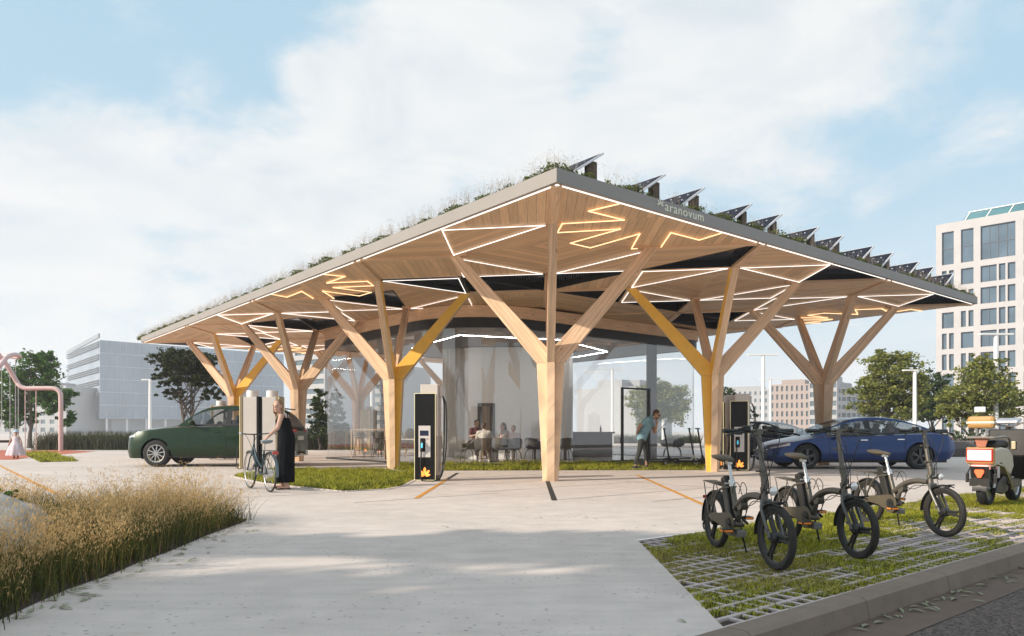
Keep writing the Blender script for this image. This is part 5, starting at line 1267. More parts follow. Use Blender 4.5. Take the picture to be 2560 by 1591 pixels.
# bending man by the scooters
t = thing('person', 'bending man in a blue shirt, hand at his chin, looking at the scooters', 'person', (3.6, 20.3, 0)); O = Vector((3.6, 20.3, 0))
mb = MB(); pel = V_(3.60, 20.3, .92); ch = V_(3.73, 20.28, 1.26); nb = V_(3.84, 20.26, 1.42); hd = V_(3.965, 20.22, 1.50); f = Vector((.95, -.32, 0)).normalized(); lat = Vector((-f.y, f.x, 0))
sR = V_(3.72, 20.10, 1.37); sL = V_(3.82, 20.46, 1.37); lean = (ch-pel).normalized()
def torso(mb, g=0):
    mb.capsule(pel+lat*.08, pel-lat*.08, .115+g, .115+g); mb.capsule(pel, pel+(ch-pel)*.5, .125+g, .12+g); mb.capsule(pel+(ch-pel)*.5, ch, .125+g, .135+g); mb.capsule(ch+lat*.08, ch-lat*.08, .105+g, .105+g); mb.capsule(sL, sR, .06+g, .06+g); mb.capsule(ch, nb, .10+g, .06+g)
torso(mb); mb.capsule(nb, hd-Vector((.02, 0, .05)), .055, .052)
eR = V_(3.90, 20.02, 1.00); hR = V_(3.99, 20.10, 1.27); eL = V_(3.55, 20.40, 1.17); hL = V_(3.46, 20.26, 1.02)
# the arm behind the back is the one farther from the viewer's side in the picture edge
eB = V_(3.50, 20.12, 1.20); hB = V_(3.44, 20.26, .99); eF = V_(3.945, 20.30, 1.02); hF = V_(3.975, 20.18, 1.26)
limb(mb, sR, eB, hB, (.055, .043, .03)); limb(mb, sL, eF, hF, (.055, .043, .03)); hand(mb, hF, (-.1, .05, 1), (1, 0, 0), 1.1, 1.08); hand(mb, hB, (.2, .5, -.6), (-1, 0, 0), .5, 1.08)
aR = V_(3.40, 20.25, .10); aL = V_(3.76, 20.55, .10)
for hip, an in ((pel-lat*.09, aR), (pel+lat*.09, aL)): limb(mb, hip, (hip+an)/2+f*.02, an, (.085, .055, .04))
foot(mb, aR, f); foot(mb, aL, f)
H = head_geo(mb, hd, (.86, -.30, -.42), UZ, 1.06); body = fuse(mb, 'body', M_SKIN2, t, .0085, 4); face_bits(body, H, 1.06)
c, hf, hu, hl = H; Mh = Matrix((hl, hf, hu)).transposed(); mb = MB(); mb.ell(c+hu*.052-hf*.022, (.083, .098, .088), 16, 12, Mh); mb.ell(c-hf*.05-hu*.0, (.074, .06, .08), 12, 8, Mh); M_HBR = mat('hair_brown', (.075, .035, .018), .6, var=.3, vs=60); fuse(mb, 'hair', M_HBR, t, .008, 2)
mb = MB(); mb.ell(c+hf*.03-hu*.075, (.062, .062, .045), 14, 8, Mh); fuse(mb, 'beard', M_HBR, t, .008, 2)
mb = MB()
for q in (-1, 1): mb.ell(c+hf*.098+hu*.018+hl*q*.036, (.034, .010, .024), 10, 8, Mh); mb.tube([c+hf*.09+hu*.02+hl*q*.066, c+hu*.02+hl*q*.084], .005, 6)
mb.build('sunglasses', M_BLK, t, smooth=True)
mb = MB(); torso(mb, .017); mb.capsule(sR, sR+(eB-sR)*.62, .074, .066); mb.capsule(sL, sL+(eF-sL)*.55, .074, .066); mb.capsule(pel-lean*.06+lat*.05, pel-lean*.06-lat*.05, .135, .135)
fuse(mb, 'shirt', mat('shirt_blue', (.19, .34, .40), .8, var=.12, vs=14, bump=.3, bs=25), t, .011, 3)
mb = MB()
for hip, an in ((pel-lat*.09, aR), (pel+lat*.09, aL)): limb(mb, hip, (hip+an)/2+f*.02, an+Vector((0, 0, .06)), (.100, .070, .052))
mb.capsule(pel+lat*.07, pel-lat*.07, .122, .122); fuse(mb, 'trousers', mat('trousers_dark', (.035, .038, .038), .85, var=.15, vs=10), t, .011, 3)
for an in (aR, aL):
    mb = MB(); mb.capsule(an-f*.05+Vector((0, 0, -.055)), an+f*.16+Vector((0, 0, -.062)), .044, .036, 10); mb.capsule(an+Vector((0, 0, -.02)), an+Vector((0, 0, -.06)), .046, .046); sh = fuse(mb, 'shoe', M_BLK, t, .009, 2)
    mb = MB(); mb.capsule(an-f*.06+Vector((0, 0, -.088)), an+f*.185+Vector((0, 0, -.088)), .043, .040, 12, flat=.28); mb.build('sole', mat('sole_white', (.75, .74, .7), .6), sh, smooth=60)

# child at the playground
t = thing('person', 'small child in a wide pale dress and cap standing by the swings', 'person', gp(40, 1146.5)); mb = MB(); s = .66
mb.capsule((0, 0, .55), (0, 0, .78), .085, .09); mb.capsule((-.11, 0, .82), (.11, 0, .82), .038, .038); mb.capsule((0, 0, .82), (0, 0, .90), .035, .035)
for q in (-1, 1):
    limb(mb, (q*.12, 0, .82), (q*.20, -.02, .68), (q*.25, -.03, .56), (.032, .026, .02)); limb(mb, (q*.06, 0, .52), (q*.065, .0, .28), (q*.07, 0, .06), (.06, .04, .028)); foot(mb, (q*.07, 0, .07), (0, -1, 0), .7); hand(mb, (q*.25, -.03, .56), (q*.2, -.1, -1), (q, 0, 0), .5, .65)
H = head_geo(mb, (0, 0, .985), (.5, -.85, -.1), UZ, .92); b = fuse(mb, 'body', M_SKIN2, t, .0085, 3); face_bits(b, H, .92)
mb = MB(); X_, Y_ = Vector((1, 0, 0)), Vector((0, 1, 0)); mb.loft([ringe((0, 0, z), X_, Y_, a, a*.85, 36, fo, 8, z) for z, a, fo in ((.84, .09, 0), (.80, .125, 0), (.70, .12, .01), (.60, .16, .03), (.42, .25, .06), (.25, .31, .08), (.12, .34, .09))]); mb.build('dress', mat('dress_pale', (.62, .55, .60), .85, var=.15, vs=12), t, smooth=70)
c, hf, hu, hl = H; Mh = Matrix((hl, hf, hu)).transposed(); mb = MB(); mb.ell(c-hf*.02+hu*.02, (.077, .085, .085), 14, 10, Mh); mb.capsule(c-hf*.05, c-hf*.06-hu*.1, .05, .03); fuse(mb, 'hair', mat('hair_dark', (.05, .03, .02), .6, var=.3, vs=60), t, .009, 2)
mb = MB(); mb.lathe([(.0, .12), (.05, .112), (.08, .08), (.088, .03), (.088, .02)], c, 'Z', 18); mb.box(c+Vector((.04, -.09, .025)), (.13, .10, .012)); mb.build('cap', mat('cap_blue', (.45, .58, .70), .8), t, smooth=50)

# ------------------------------------------------------------ pavilion furniture and the people inside
M_SHELL = mat('chair_shell', (.085, .078, .070), .6, var=.08); M_LEGB = mat('chair_leg', (.02, .018, .017), .5, var=0); M_OAK = mat('table_oak', (.55, .36, .20), .5, var=.15, vs=6, stretch=(1, 12, 1)); M_WHITE = mat('white_top', (.78, .76, .72), .45, var=.03)
def make_chair(label, loc, rz, group='shell chairs in the glass pavilion'):
    """tub chair, front faces -y"""
    t = thing('cafe_chair', label, 'chair', loc, rz, group); mb = MB(); rg = []
    for z, k in ((.43, .55), (.44, .85), (.50, 1.0), (.62, 1.08), (.74, 1.13), (.80, 1.13)):
        row = []
        for i in range(25):
            q = R(-28+236*i/24); back = max(0, math.sin(q)); zz = z if z < .5 else .45+(z-.45)*(.42+.58*max(0, back)**.6); row.append(Vector((.27*k*math.cos(q), .02+.26*k*math.sin(q)-.02, zz)))
        rg.append(row)
    mb.loft(rg, closed=False, cap=False); mb.loft([[p*Vector((1, 1, 1)).length/Vector((1, 1, 1)).length*1.0+(Vector((p.x, p.y, 0)).normalized()*.022) for p in row] for row in rg], closed=False, cap=False)
    mb.build('backrest', M_SHELL, t, smooth=60)
    mb = MB(); mb.loft([[Vector((.25*k*math.cos(2*PI*i/20), .25*k*math.sin(2*PI*i/20)-.02, z)) for i in range(20)] for z, k in ((.41, .8), (.43, 1), (.46, 1), (.47, .85))]); mb.build('seat', M_SHELL, t, smooth=60)
    for sx in (-1, 1):
        for sy in (-1, 1): mb = MB(); mb.tube([(sx*.13, sy*.12, .43), (sx*.2, sy*.19, .3), (sx*.235, sy*.23, 0.0)], [.016, .014, .011], 8); mb.build('leg', M_LEGB, t, smooth=True)
    return t
FZ = .03
CC = make_chair('shell chair at the left end of the seated group, empty side towards the curtain', (at(1172, 24.3), 24.3, FZ), R(-70))
copy_tree(CC, (at(1210, 23.7), 23.7, FZ), R(180), 'shell chair under the man in the white shirt, seen from its back')
copy_tree(CC, (at(1255, 23.5), 23.5, FZ), R(172), 'shell chair in front of the woman with a raised hand, back to the plaza')
copy_tree(CC, (at(1282, 23.9), 23.9, FZ), R(200), 'shell chair right of the group table, next to the girl in white')
copy_tree(CC, (at(1335, 24.6), 24.6, FZ), R(140), 'shell chair left of the corner column, at the second cafe table')
copy_tree(CC, (at(1412, 24.5), 24.5, FZ), R(195), 'shell chair right of the corner column, in front of the dark counter')
copy_tree(CC, (at(1370, 27.3), 27.3, FZ), R(10), 'shell chair on the far side of the second cafe table, mostly behind the corner column')
CL = make_chair('wide grey lounge chair standing beyond the bending man and the scooters', (at(1681, 30.8), 30.8, 0), R(165)); CL.scale = (1.55, 1.2, .92)
def make_table(name, label, loc, L_, W_, H_, top, legm, rz=0, th=.035, group=None):
    t = thing(name, label, 'table', loc, rz, group); mb = MB(); mb.bx(-L_/2, L_/2, -W_/2, W_/2, H_-th, H_); mb.build('tabletop', top, t, bevel=.006)
    for sx in (-1, 1):
        for sy in (-1, 1): mb = MB(); x, y = sx*(L_/2-.04), sy*(W_/2-.04); mb.bx(x-.022, x+.022, y-.022, y+.022, 0, H_-th); mb.build('leg', legm, t)
    return t
make_table('cafe_table', 'oak topped cafe table with people seated around it', (at(1243, 24.5), 24.5, FZ), 1.1, .8, .76, M_OAK, M_OAK)
make_table('cafe_table', 'oak topped cafe table half hidden behind the corner column', (at(1375, 26.0), 26.0, FZ), 1.15, .8, .76, M_OAK, M_LEGB)
make_table('high_table', 'pale framed high bar table at the left end of the pavilion', (at(922, 28.2), 28.3, FZ), 1.35, .60, 1.10, mat('pale_wood', (.62, .48, .34), .5, var=.08), mat('pale_wood', (0, 0, 0)), 0, .06)
make_table('low_table', 'white topped long table between the yellow column and the charging station', (at(1018, 26.6), 26.6, FZ), 1.5, .7, .74, M_WHITE, M_LEGB)
def make_stool(label, loc, rz=0):
    t = thing('bar_stool', label, 'stool', loc, rz, 'bar stools at the high table'); mb = MB(); mb.lathe([(0, .74), (.15, .74), (.18, .77), (.17, .80), (0, .79)], (0, 0, 0), 'Z', 20); mb.build('seat', M_SHELL, t, smooth=50)
    mb = MB(); mb.loft([[Vector((.19*math.cos(R(a)), .19*math.sin(R(a)), z)) for a in range(10, 171, 16)] for z in (.82, .98)], closed=False, cap=False); mb.loft([[Vector((.2*math.cos(R(a)), .2*math.sin(R(a)), z)) for a in range(10, 171, 16)] for z in (.82, .98)], closed=False, cap=False); mb.build('backrest', M_SHELL, t, smooth=50)
    for sx in (-1, 1):
        for sy in (-1, 1): mb = MB(); mb.tube([(sx*.11, sy*.11, .75), (sx*.19, sy*.19, 0)], .013, 8); mb.build('leg', M_LEGB, t, smooth=True)
    mb = MB(); mb.tube(arc((0, 0, .28), .235, 45, 45+270, 3, 'xy'), .009, 6, closed=True); mb.build('footrest', M_LEGB, t)
    return t
ST = make_stool('bar stool tucked under the left end of the high table', (at(899, 28.0), 27.95, FZ), R(200))
copy_tree(ST, (at(950, 27.8), 27.8, FZ), R(160), 'bar stool beside the yellow flanked column, before the high table')
copy_tree(ST, (at(941, 29.0), 29.0, FZ), R(10), 'bar stool behind the high table')
t = thing('lounge_chair', 'round backed lounge chair just left of the near charging station', 'chair', (at(1027, 28.4), 28.4, FZ), R(15))
mb = MB(); mb.lathe([(0, -.03), (.17, -.03), (.21, 0), (.17, .03), (0, .03)], (0, .2, .92), 'Y', 24); mb.build('backrest', M_SHELL, t, smooth=50)
mb = MB(); mb.bx(-.25, .25, -.25, .2, .40, .47); mb.build('seat', M_SHELL, t, bevel=.02)
for sx in (-1, 1):
    mb = MB(); mb.tube([(sx*.20, -.22, 0), (sx*.18, -.2, .42)], .016, 8); mb.build('leg', M_OAK, t); mb = MB(); mb.tube([(sx*.20, .26, 0), (sx*.1, .2, .9)], .016, 8); mb.build('leg', M_OAK, t)
t = thing('service_counter', 'dark service counter at the back right of the pavilion', 'counter', (3.0, 29.3, FZ)); mb = MB(); mb.bx(-1.1, .95, -.35, .35, 0, .92); mb.build('base', mat('counter_dark', (.055, .045, .045), .5), t); mb = MB(); mb.bx(-1.15, 1.05, -.42, .42, .92, .99); mb.build('countertop', mat('counter_top', (.09, .08, .08), .3), t, bevel=.005)
t = thing('bottle', 'small dark bottle standing on the end of the counter', 'bottle', (3.52, 29.2, FZ+.99)); mb = MB(); mb.lathe([(0, 0), (.035, 0), (.035, .15), (.014, .2), (.014, .27), (0, .27)], (0, 0, 0), 'Z', 12); mb.build('glass_body', M_BLK, t, smooth=40)
# inner core with doorway and curtains
t = thing('inner_core', 'pale rounded inner core with a dark doorway standing inside the pavilion', 'room', (.35, 29.4, FZ)); M_CORE = mat('core_plaster', (.90, .88, .86), .7, var=.02)
pr = rr(-2.35, 1.95, -2.2, 2.0, (.9, .6, .5, .5), 8); mb = MB(); mb.loft([[(x, y, z) for x, y in pr] for z in (0, 4.12)]); mb.build('wall', M_CORE, t, smooth=40)
mb = MB(); mb.bx(-1.62, -.98, -2.225, -2.19, 0, 2.05); d = mb.build('door', mat('door_dark', (.03, .034, .038), .3), t); mb = MB(); mb.bx(-1.45, -1.17, -2.235, -2.224, .2, 1.95); mb.build('door_panel', mat('door_panel', (.22, .19, .16), .4), d)
M_CURT = leafmat('sheer_curtain', (.93, .92, .90), (.93, .92, .90), .45, .9)
t = thing('curtain', 'tall sheer white curtain gathered beside the inner core', 'curtain', (at(1136, 27.6), 27.6, FZ)); mb = MB()
path = [Vector((-.45+.9*k/120, .055*math.sin(k*.9)+.025*math.sin(k*2.1+1)-.25*math.sin(PI*k/120), 0)) for k in range(121)]; mb.loft([[p+Vector((0, 0, z)) for p in path] for z in (.03, 2.2, 4.1)], closed=False, cap=False); mb.build('fabric', M_CURT, t, smooth=80)
def seated(label, loc, rz, shirt, hairc, skin=None, arm='table', s=1.0, long=False, trous=(.05, .05, .055)):
    """seated figure, front faces -y"""
    t = thing('person', label, 'person', loc, rz); t.scale = (s, s, s); mb = MB(); skin = skin or M_SKIN
    pel, ch, nb, hd = Vector((0, .05, .53)), Vector((0, .0, .86)), Vector((0, -.03, 1.02)), Vector((0, -.07, 1.17))
    def tor(mb, g): mb.capsule(pel+Vector((.08, 0, 0)), pel-Vector((.08, 0, 0)), .11+g, .11+g); mb.capsule(pel, ch, .115+g, .125+g); mb.capsule(ch+Vector((.07, 0, 0)), ch-Vector((.07, 0, 0)), .10+g, .10+g); mb.capsule(Vector((-.17, 0, .97)), Vector((.17, 0, .97)), .055+g, .055+g); mb.capsule(ch, nb, .09+g, .055+g)
    tor(mb, 0); mb.capsule(nb, hd-Vector((0, -.02, .05)), .05, .05); A = []
    for q in (-1, 1):
        sh = Vector((q*.18, 0, .97))
        if arm == 'chin' and q == 1: e, w = Vector((q*.20, -.26, .78)), Vector((q*.07, -.17, 1.05))
        else: e, w = Vector((q*.25, -.10, .74)), Vector((q*.12, -.34, .79))
        limb(mb, sh, e, w, (.05, .04, .028)); A.append((sh, e)); hand(mb, w, (-.2*q, -.8, .1) if not (arm == 'chin' and q == 1) else (-.3, .2, 1), (0, 0, 1), .5)
        kn, an = Vector((q*.12, -.42, .50)), Vector((q*.14, -.38, .09)); limb(mb, pel+Vector((q*.09, 0, 0)), kn, an, (.085, .058, .038)); foot(mb, an, (0, -1, 0))
    H = head_geo(mb, hd, (0, -1, -.18), UZ, 1.05); b = fuse(mb, 'body', skin, t, .012, 3); face_bits(b, H, 1.05)
    c, hf, hu, hl = H; Mh = Matrix((hl, hf, hu)).transposed(); mb = MB(); mb.ell(c+hu*.045-hf*.025, (.086, .10, .095), 14, 10, Mh); mb.ell(c-hf*.055-hu*.01, (.076, .055, .085), 12, 8, Mh)
    if long: mb.capsule(c-hf*.07, c-hf*.085-hu*.16, .06, .04)
    fuse(mb, 'hair', mat('hair_'+str(hairc), hairc, .6, var=.25, vs=50), t, .012, 2)
    mb = MB(); tor(mb, .016)
    for sh, e in A: mb.capsule(sh, sh+(e-sh)*.7, .066, .058)
    fuse(mb, 'shirt', mat('shirt_'+str(shirt), shirt, .85, var=.08, vs=12), t, .014, 3)
    mb = MB()
    for q in (-1, 1): limb(mb, pel+Vector((q*.09, 0, 0)), Vector((q*.12, -.42, .50)), Vector((q*.14, -.38, .14)), (.10, .072, .055))
    mb.capsule(pel+Vector((.08, 0, 0)), pel-Vector((.08, 0, 0)), .118, .118); fuse(mb, 'trousers', mat('trousers_'+str(trous), trous, .85, var=.1, vs=12), t, .014, 3)
    for q in (-1, 1): mb = MB(); mb.capsule((q*.14, -.34, .045), (q*.14, -.54, .035), .045, .036, 10); mb.build('shoe', mat('shoe_white', (.7, .68, .66), .6), t, smooth=60)
    return t
seated('man in a white shirt seen from behind, seated at the cafe table', (at(1210, 23.7), 23.66, FZ), R(178), (.66, .62, .57), (.05, .04, .035), trous=(.30, .26, .22))
seated('man in a dark red shirt seated beyond the white shirted man at the table', (at(1190, 25.3), 25.3, FZ+.10), R(25), (.13, .035, .04), (.06, .03, .02))
seated('woman resting her head on a raised hand at the cafe table', (at(1262, 25.1), 25.1, FZ), R(-60), (.42, .36, .33), (.04, .025, .02), arm='chin', long=True)
seated('girl in a white top sitting at the right end of the cafe table', (at(1285, 25.0), 25.0, FZ), R(-20), (.66, .60, .62), (.20, .11, .06), s=.93)
# ------------------------------------------------------------ trees
M_BARK = mat('bark', (.12, .10, .085), .9, var=.3, vs=9, bump=.6, bs=30)
L_FRESH = leafmat('leaf_fresh', (.035, .10, .03), (.13, .24, .05), .4); L_DARK = leafmat('leaf_dark', (.02, .034, .012), (.065, .08, .025), .25)
L_OLIVE = leafmat('leaf_olive', (.08, .11, .02), (.36, .36, .10), .45); L_DEEP = leafmat('leaf_deep', (.025, .052, .02), (.09, .125, .045), .3)
def tree(name, label, loc, h0, blobs, n, size, lm, seed, trunk_r=.12, limbs=7, lean=(0, 0), multi=1, group=None, spread=.5):
    """blobs: crown ellipsoids (dx,dy,z,rx,ry,rz) over the foot; leaves gather in clusters through their volume"""
    g = np.random.default_rng(seed); rd = random.Random(seed); t = thing(name, label, 'tree', loc, 0, group); mb = MB()
    ends = []
    w = np.array([b[3]*b[4]*b[5] for b in blobs])**.66; w = w/w.sum()
    zc = max(b[2] for b in blobs)
    for m in range(multi):
        ox, oy = (0, 0) if multi == 1 else (rd.uniform(-.3, .3)*trunk_r*4, rd.uniform(-.3, .3)*trunk_r*4)
        top = Vector((blobs[0][0]*.4+lean[0]+ox*3, blobs[0][1]*.4+oy*3, h0)); p = [Vector((ox*.5, oy*.5, -.05)), Vector((ox+lean[0]*.3+rd.uniform(-.1, .1), oy, h0*.5)), top, Vector((blobs[0][0]+ox*4, blobs[0][1], zc*.9))]
        sp = smooth_path(p, 5); mb.tube(sp, [max(.018, trunk_r*(1-.85*i/(len(sp)-1))) for i in range(len(sp))], 9); base = sp
        for k in range(limbs):
            b = blobs[g.choice(len(blobs), p=w)]; st = sp[int(len(sp)*rd.uniform(.42, .9))]
            e = Vector((b[0]+rd.uniform(-.75, .75)*b[3], b[1]+rd.uniform(-.75, .75)*b[4], b[2]+rd.uniform(-.5, .6)*b[5])); mid = (st+e)/2+Vector((rd.uniform(-.2, .2), rd.uniform(-.2, .2), -.05*(e-st).length))
            s2 = smooth_path([st, mid, e], 4); r0 = trunk_r*rd.uniform(.3, .5); mb.tube(s2, [max(.010, r0*(1-.8*i/(len(s2)-1))) for i in range(len(s2))], 6)
            for j in range(4):
                q = s2[rd.randrange(3, len(s2))]; e2 = q+Vector((rd.uniform(-1, 1)*b[3]*.5, rd.uniform(-1, 1)*b[4]*.5, rd.uniform(-.1, .6)*b[5]*.6)); mb.tube([q, (q+e2)/2+Vector((0, 0, -.05)), e2], [r0*.3, r0*.2, .006], 5)
    mb.build('trunk', M_BARK, t, smooth=60)
    C = []
    ncl = max(20, n//45)
    for k in range(ncl):
        b = blobs[g.choice(len(blobs), p=w)]
        d = g.normal(size=3); d /= np.linalg.norm(d); r = g.uniform(.15, 1)**.45
        c = np.array(b[:3])+d*r*np.array(b[3:])*(1+.16*g.normal())
        cr = g.uniform(.5, 1.1)*spread*min(b[3:])*.55; m = int(n/ncl*g.uniform(.5, 1.6)); q = g.normal(size=(m, 3))*np.array([1, 1, .62]); C.append(c+q*cr*.55)
    C = np.concatenate(C); V, F = leafquads(C, size, g, .25, .62); fastmesh('crown', V, F, lm, t)
    return t
x, Y = at(74, 45), 45
tree('broadleaf_tree', 'fresh green tree behind the pink swing frame', (x, Y, 0), 1.5, [(.2, 0, 4.2, 1.5, 1.5, 1.6), (1.5, 0, 3.0, 1.1, 1.1, 1.0), (-1.5, .2, 3.2, 1.2, 1.2, 1.3), (.9, 0, 5.3, .8, .8, .8), (2.2, 0, 1.9, .7, .8, .6), (-.7, 0, 1.9, 1.0, 1.0, .7)], 13000, .21, L_FRESH, 5, .17, 9)
x, Y = at(466, 38.5), 38.5
tree('spreading_tree', 'dark umbrella crowned tree rising behind the green car', (x, Y, 0), 2.1, [(-.1, 0, 4.75, 1.75, 1.7, .62), (-.95, 0, 3.85, .95, 1, .5), (1.05, 0, 3.8, 1.0, 1, .5), (.1, .1, 4.0, 1.3, 1.2, .6), (1.35, 0, 2.95, .65, .7, .34), (-.6, 0, 3.05, .85, .8, .34)], 20000, .15, L_DARK, 6, .11, 12, multi=2, spread=.5)
for k, (px, Y, h, w, lab) in enumerate([(797, 40, 3.6, .55, 'narrow upright tree just left of the glass pavilion edge'), (842, 41, 3.3, .5, 'narrow upright tree seen through the left pane of the pavilion')]):
    tree('columnar_tree', lab, (at(px, Y), Y, 0), .5, [(0, 0, h*.55, w, w, h*.42), (.15, 0, h*.35, w*1.1, w, h*.25), (-.1, 0, h*.8, w*.6, w*.6, h*.2)], 5000, .15, L_DEEP, 20+k, .06, 5)
x, Y = at(2222, 46), 46
tree('broadleaf_tree', 'large sunlit olive green tree behind the tail of the blue saloon', (x, Y, 0), 1.3, [(.1, 0, 4.6, 1.7, 1.7, 1.45), (-1.0, 0, 3.2, 1.3, 1.4, 1.25), (1.2, 0, 3.6, 1.2, 1.3, 1.2), (.2, 0, 2.4, 1.9, 1.6, .95), (-.4, 0, 5.5, .8, .8, .7), (.9, 0, 5.55, .6, .6, .6)], 17000, .20, L_OLIVE, 9, .13, 10, multi=2)
x, Y = at(2330, 52), 52
tree('broadleaf_tree', 'smaller darker tree just right of the large olive green one', (x, Y, 0), 1.2, [(0, 0, 4.0, 1.15, 1.1, 1.2), (.5, 0, 2.8, 1.5, 1.2, 1.0), (-.8, 0, 2.6, 1, 1, .9)], 10000, .2, L_DEEP, 10, .12, 8)
x, Y = at(2440, 36), 36.5
tree('broadleaf_tree', 'loose olive green tree behind the moped in front of the pale tower', (x, Y, 0), 1.0, [(.6, 0, 3.2, 1.5, 1.4, 1.3), (-.5, 0, 2.4, 1.0, 1.1, .9), (1.6, 0, 2.4, 1.2, 1.2, 1.0), (.9, 0, 4.2, .9, .9, .75), (-1.0, 0, 1.9, .6, .7, .55)], 12000, .17, L_OLIVE, 12, .07, 9, multi=3, spread=.55)
x, Y = at(1640, 52), 52
tree('broadleaf_tree', 'leafy olive green tree seen through the right part of the glass pavilion', (x, Y, 0), 1.1, [(-.6, 0, 3.0, 1.4, 1.4, 1.3), (1.1, 0, 3.1, 1.4, 1.4, 1.5), (.2, 0, 3.9, 1.1, 1.1, .9)], 11000, .21, L_OLIVE, 13, .12, 8)
x, Y = at(1826, 60), 60
tree('broadleaf_tree', 'small dark tree peeking out behind the charging station right of the yellow column', (x, Y, 0), 1.5, [(0, 0, 3.2, 1.3, 1.2, 1.2), (.6, 0, 2.3, 1.2, 1.1, .8)], 6000, .22, L_DEEP, 14, .1, 6)
# street trees left of the camera, outside the view: their crowns throw the foreground shade
hz_ = Vector((to_sun.x, to_sun.y))/to_sun.z
for k, (lab, spots) in enumerate([('street tree beyond the left picture edge, its crown shading the path by the grass bed', [(-2.9, 4.2, 6.2, 1.4, .85), (-.7, 4.2, 7.0, 1.4, .85), (-3.2, 3.2, 6.6, 1.2, 1.0)]),
        ('street tree beyond the left picture edge, its crown shading the middle of the path', [(1.3, 4.4, 7.4, 1.5, .95), (3.2, 5.0, 8.0, 1.5, .9), (1.9, 5.75, 7.6, .7, .4)]), ('slim street tree beyond the left picture edge, shading the path nearest the plaza', [(-2.6, 6.85, 6.4, 1.5, .34), (-.7, 6.85, 7.1, 1.4, .36)]),
        ('street tree beyond the left picture edge, shading the corner of the pavers', [(1.0, 6.65, 7.3, 1.3, .55), (2.6, 6.3, 7.9, 1.1, .6), (4.2, 6.2, 8.3, 1.0, .5)]), ('street tree beyond the left picture edge, shading the kerb', [(-.2, 3.0, 6.6, 1.4, 1.0), (2.4, 3.2, 7.4, 1.5, 1.0), (4.8, 4.6, 8.4, 1.4, .8)])]):
    B3 = [(X+hz_.x*h, Y+hz_.y*h, h, rx, ry, .85) for X, Y, h, rx, ry in spots]; cx = sum(b[0] for b in B3)/len(B3); cy = sum(b[1] for b in B3)/len(B3)
    tree('street_tree', lab, (cx, cy, 0), 3.2, [(b[0]-cx, b[1]-cy, *b[2:]) for b in B3], 6500, .27, L_FRESH, 40+k, .16, 8, spread=.75)

# ------------------------------------------------------------ grasses
M_LAWN = leafmat('lawn_blade', (.035, .07, .006), (.70, .66, .085), .5, p0=.1, p1=.95); M_LAWN2 = leafmat('lawn_dry', (.26, .23, .06), (.46, .38, .13), .4)
M_TALL = leafmat('tall_blade', (.03, .045, .009), (.14, .14, .035), .4); M_PLUME = leafmat('plume_tan', (.52, .33, .14), (.78, .55, .27), .5); M_DRYST = leafmat('dry_stem', (.30, .19, .07), (.52, .36, .15), .4)
def inpoly(P, poly):
    x, y = P[:, 0], P[:, 1]; r = np.zeros(len(P), bool); n = len(poly)
    for i in range(n):
        x1, y1 = poly[i][:2]; x2, y2 = poly[(i+1) % n][:2]; c = ((y1 > y) != (y2 > y)) & (x < (x2-x1)*(y-y1)/((y2-y1) or 1e-9)+x1); r ^= c
    return r
def scatter(poly, n, g, z=0.0):
    a = np.array([p[:2] for p in poly]); lo, hi = a.min(0), a.max(0); out = []
    tot = 0
    while tot < n:
        P = g.uniform(lo, hi, (n*2, 2)); P = P[inpoly(P, poly)]; out.append(P); tot += len(P)
    P = np.concatenate(out)[:n]; return np.column_stack([P, np.full(n, z)])
def vnoise(P, s, seed):
    """cheap smooth value noise in the plane"""
    g = np.random.default_rng(seed); T = g.random((64, 64)); q = P[:, :2]*s; i = np.floor(q).astype(int); f = q-i; f = f*f*(3-2*f)
    a = T[i[:, 0] % 64, i[:, 1] % 64]; b = T[(i[:, 0]+1) % 64, i[:, 1] % 64]; c = T[i[:, 0] % 64, (i[:, 1]+1) % 64]; d = T[(i[:, 0]+1) % 64, (i[:, 1]+1) % 64]
    return (a*(1-f[:, 0])+b*f[:, 0])*(1-f[:, 1])+(c*(1-f[:, 0])+d*f[:, 0])*f[:, 1]
def lawn(name, label, poly, n, hgt, seed, bed=True, width=.012):
    g = np.random.default_rng(seed); P = scatter(poly, n, g, .0); nz = vnoise(P, 1.7, seed)
    nz = .4*nz+.6*vnoise(P, 3.6, seed+3); H = hgt*(.2+2.0*nz**2)*g.uniform(.5, 1.25, n); b = blades(P, H, 1.5, width, 2, .5, g)
    o = fastmesh(name, *b, M_LAWN); tag(o, label, 'grass', kind='stuff')
    if bed:
        mb = MB(); mb.sheet([p[:2] for p in poly], .0035); tag(mb.build('grass_soil', mat('turf_soil', (.06, .075, .015), .95, var=.5, vs=6)), kind='structure')
    return o
G1 = [gp(583, 1191), gp(659, 1208), gp(760, 1219), gp(863, 1229), gp(960, 1224), gp(1003, 1216), gp(1041, 1196), gp(1046, 1183), gp(960, 1174), gp(720, 1171.5), gp(640, 1180)]
lawn('mid_grass', 'bright low grass patch by the woman and the near charging station', G1, 26000, .10, 31)
G2 = [gp(985, 1174), gp(1046, 1182), gp(1110, 1177), gp(1760, 1175.5), gp(1762, 1157), gp(1500, 1157.5), gp(1300, 1160), gp(1180, 1161), gp(985, 1160)]
lawn('pavilion_grass', 'strip of low grass along the foot of the glass pavilion', G2, 26000, .13, 32, width=.018)
G3 = [gp(60, 1136), gp(120, 1132), gp(140, 1139), gp(195, 1154), gp(100, 1156)]
lawn('corner_grass', 'small dark grass patch in front of the playground', G3, 6000, .14, 33, width=.03)
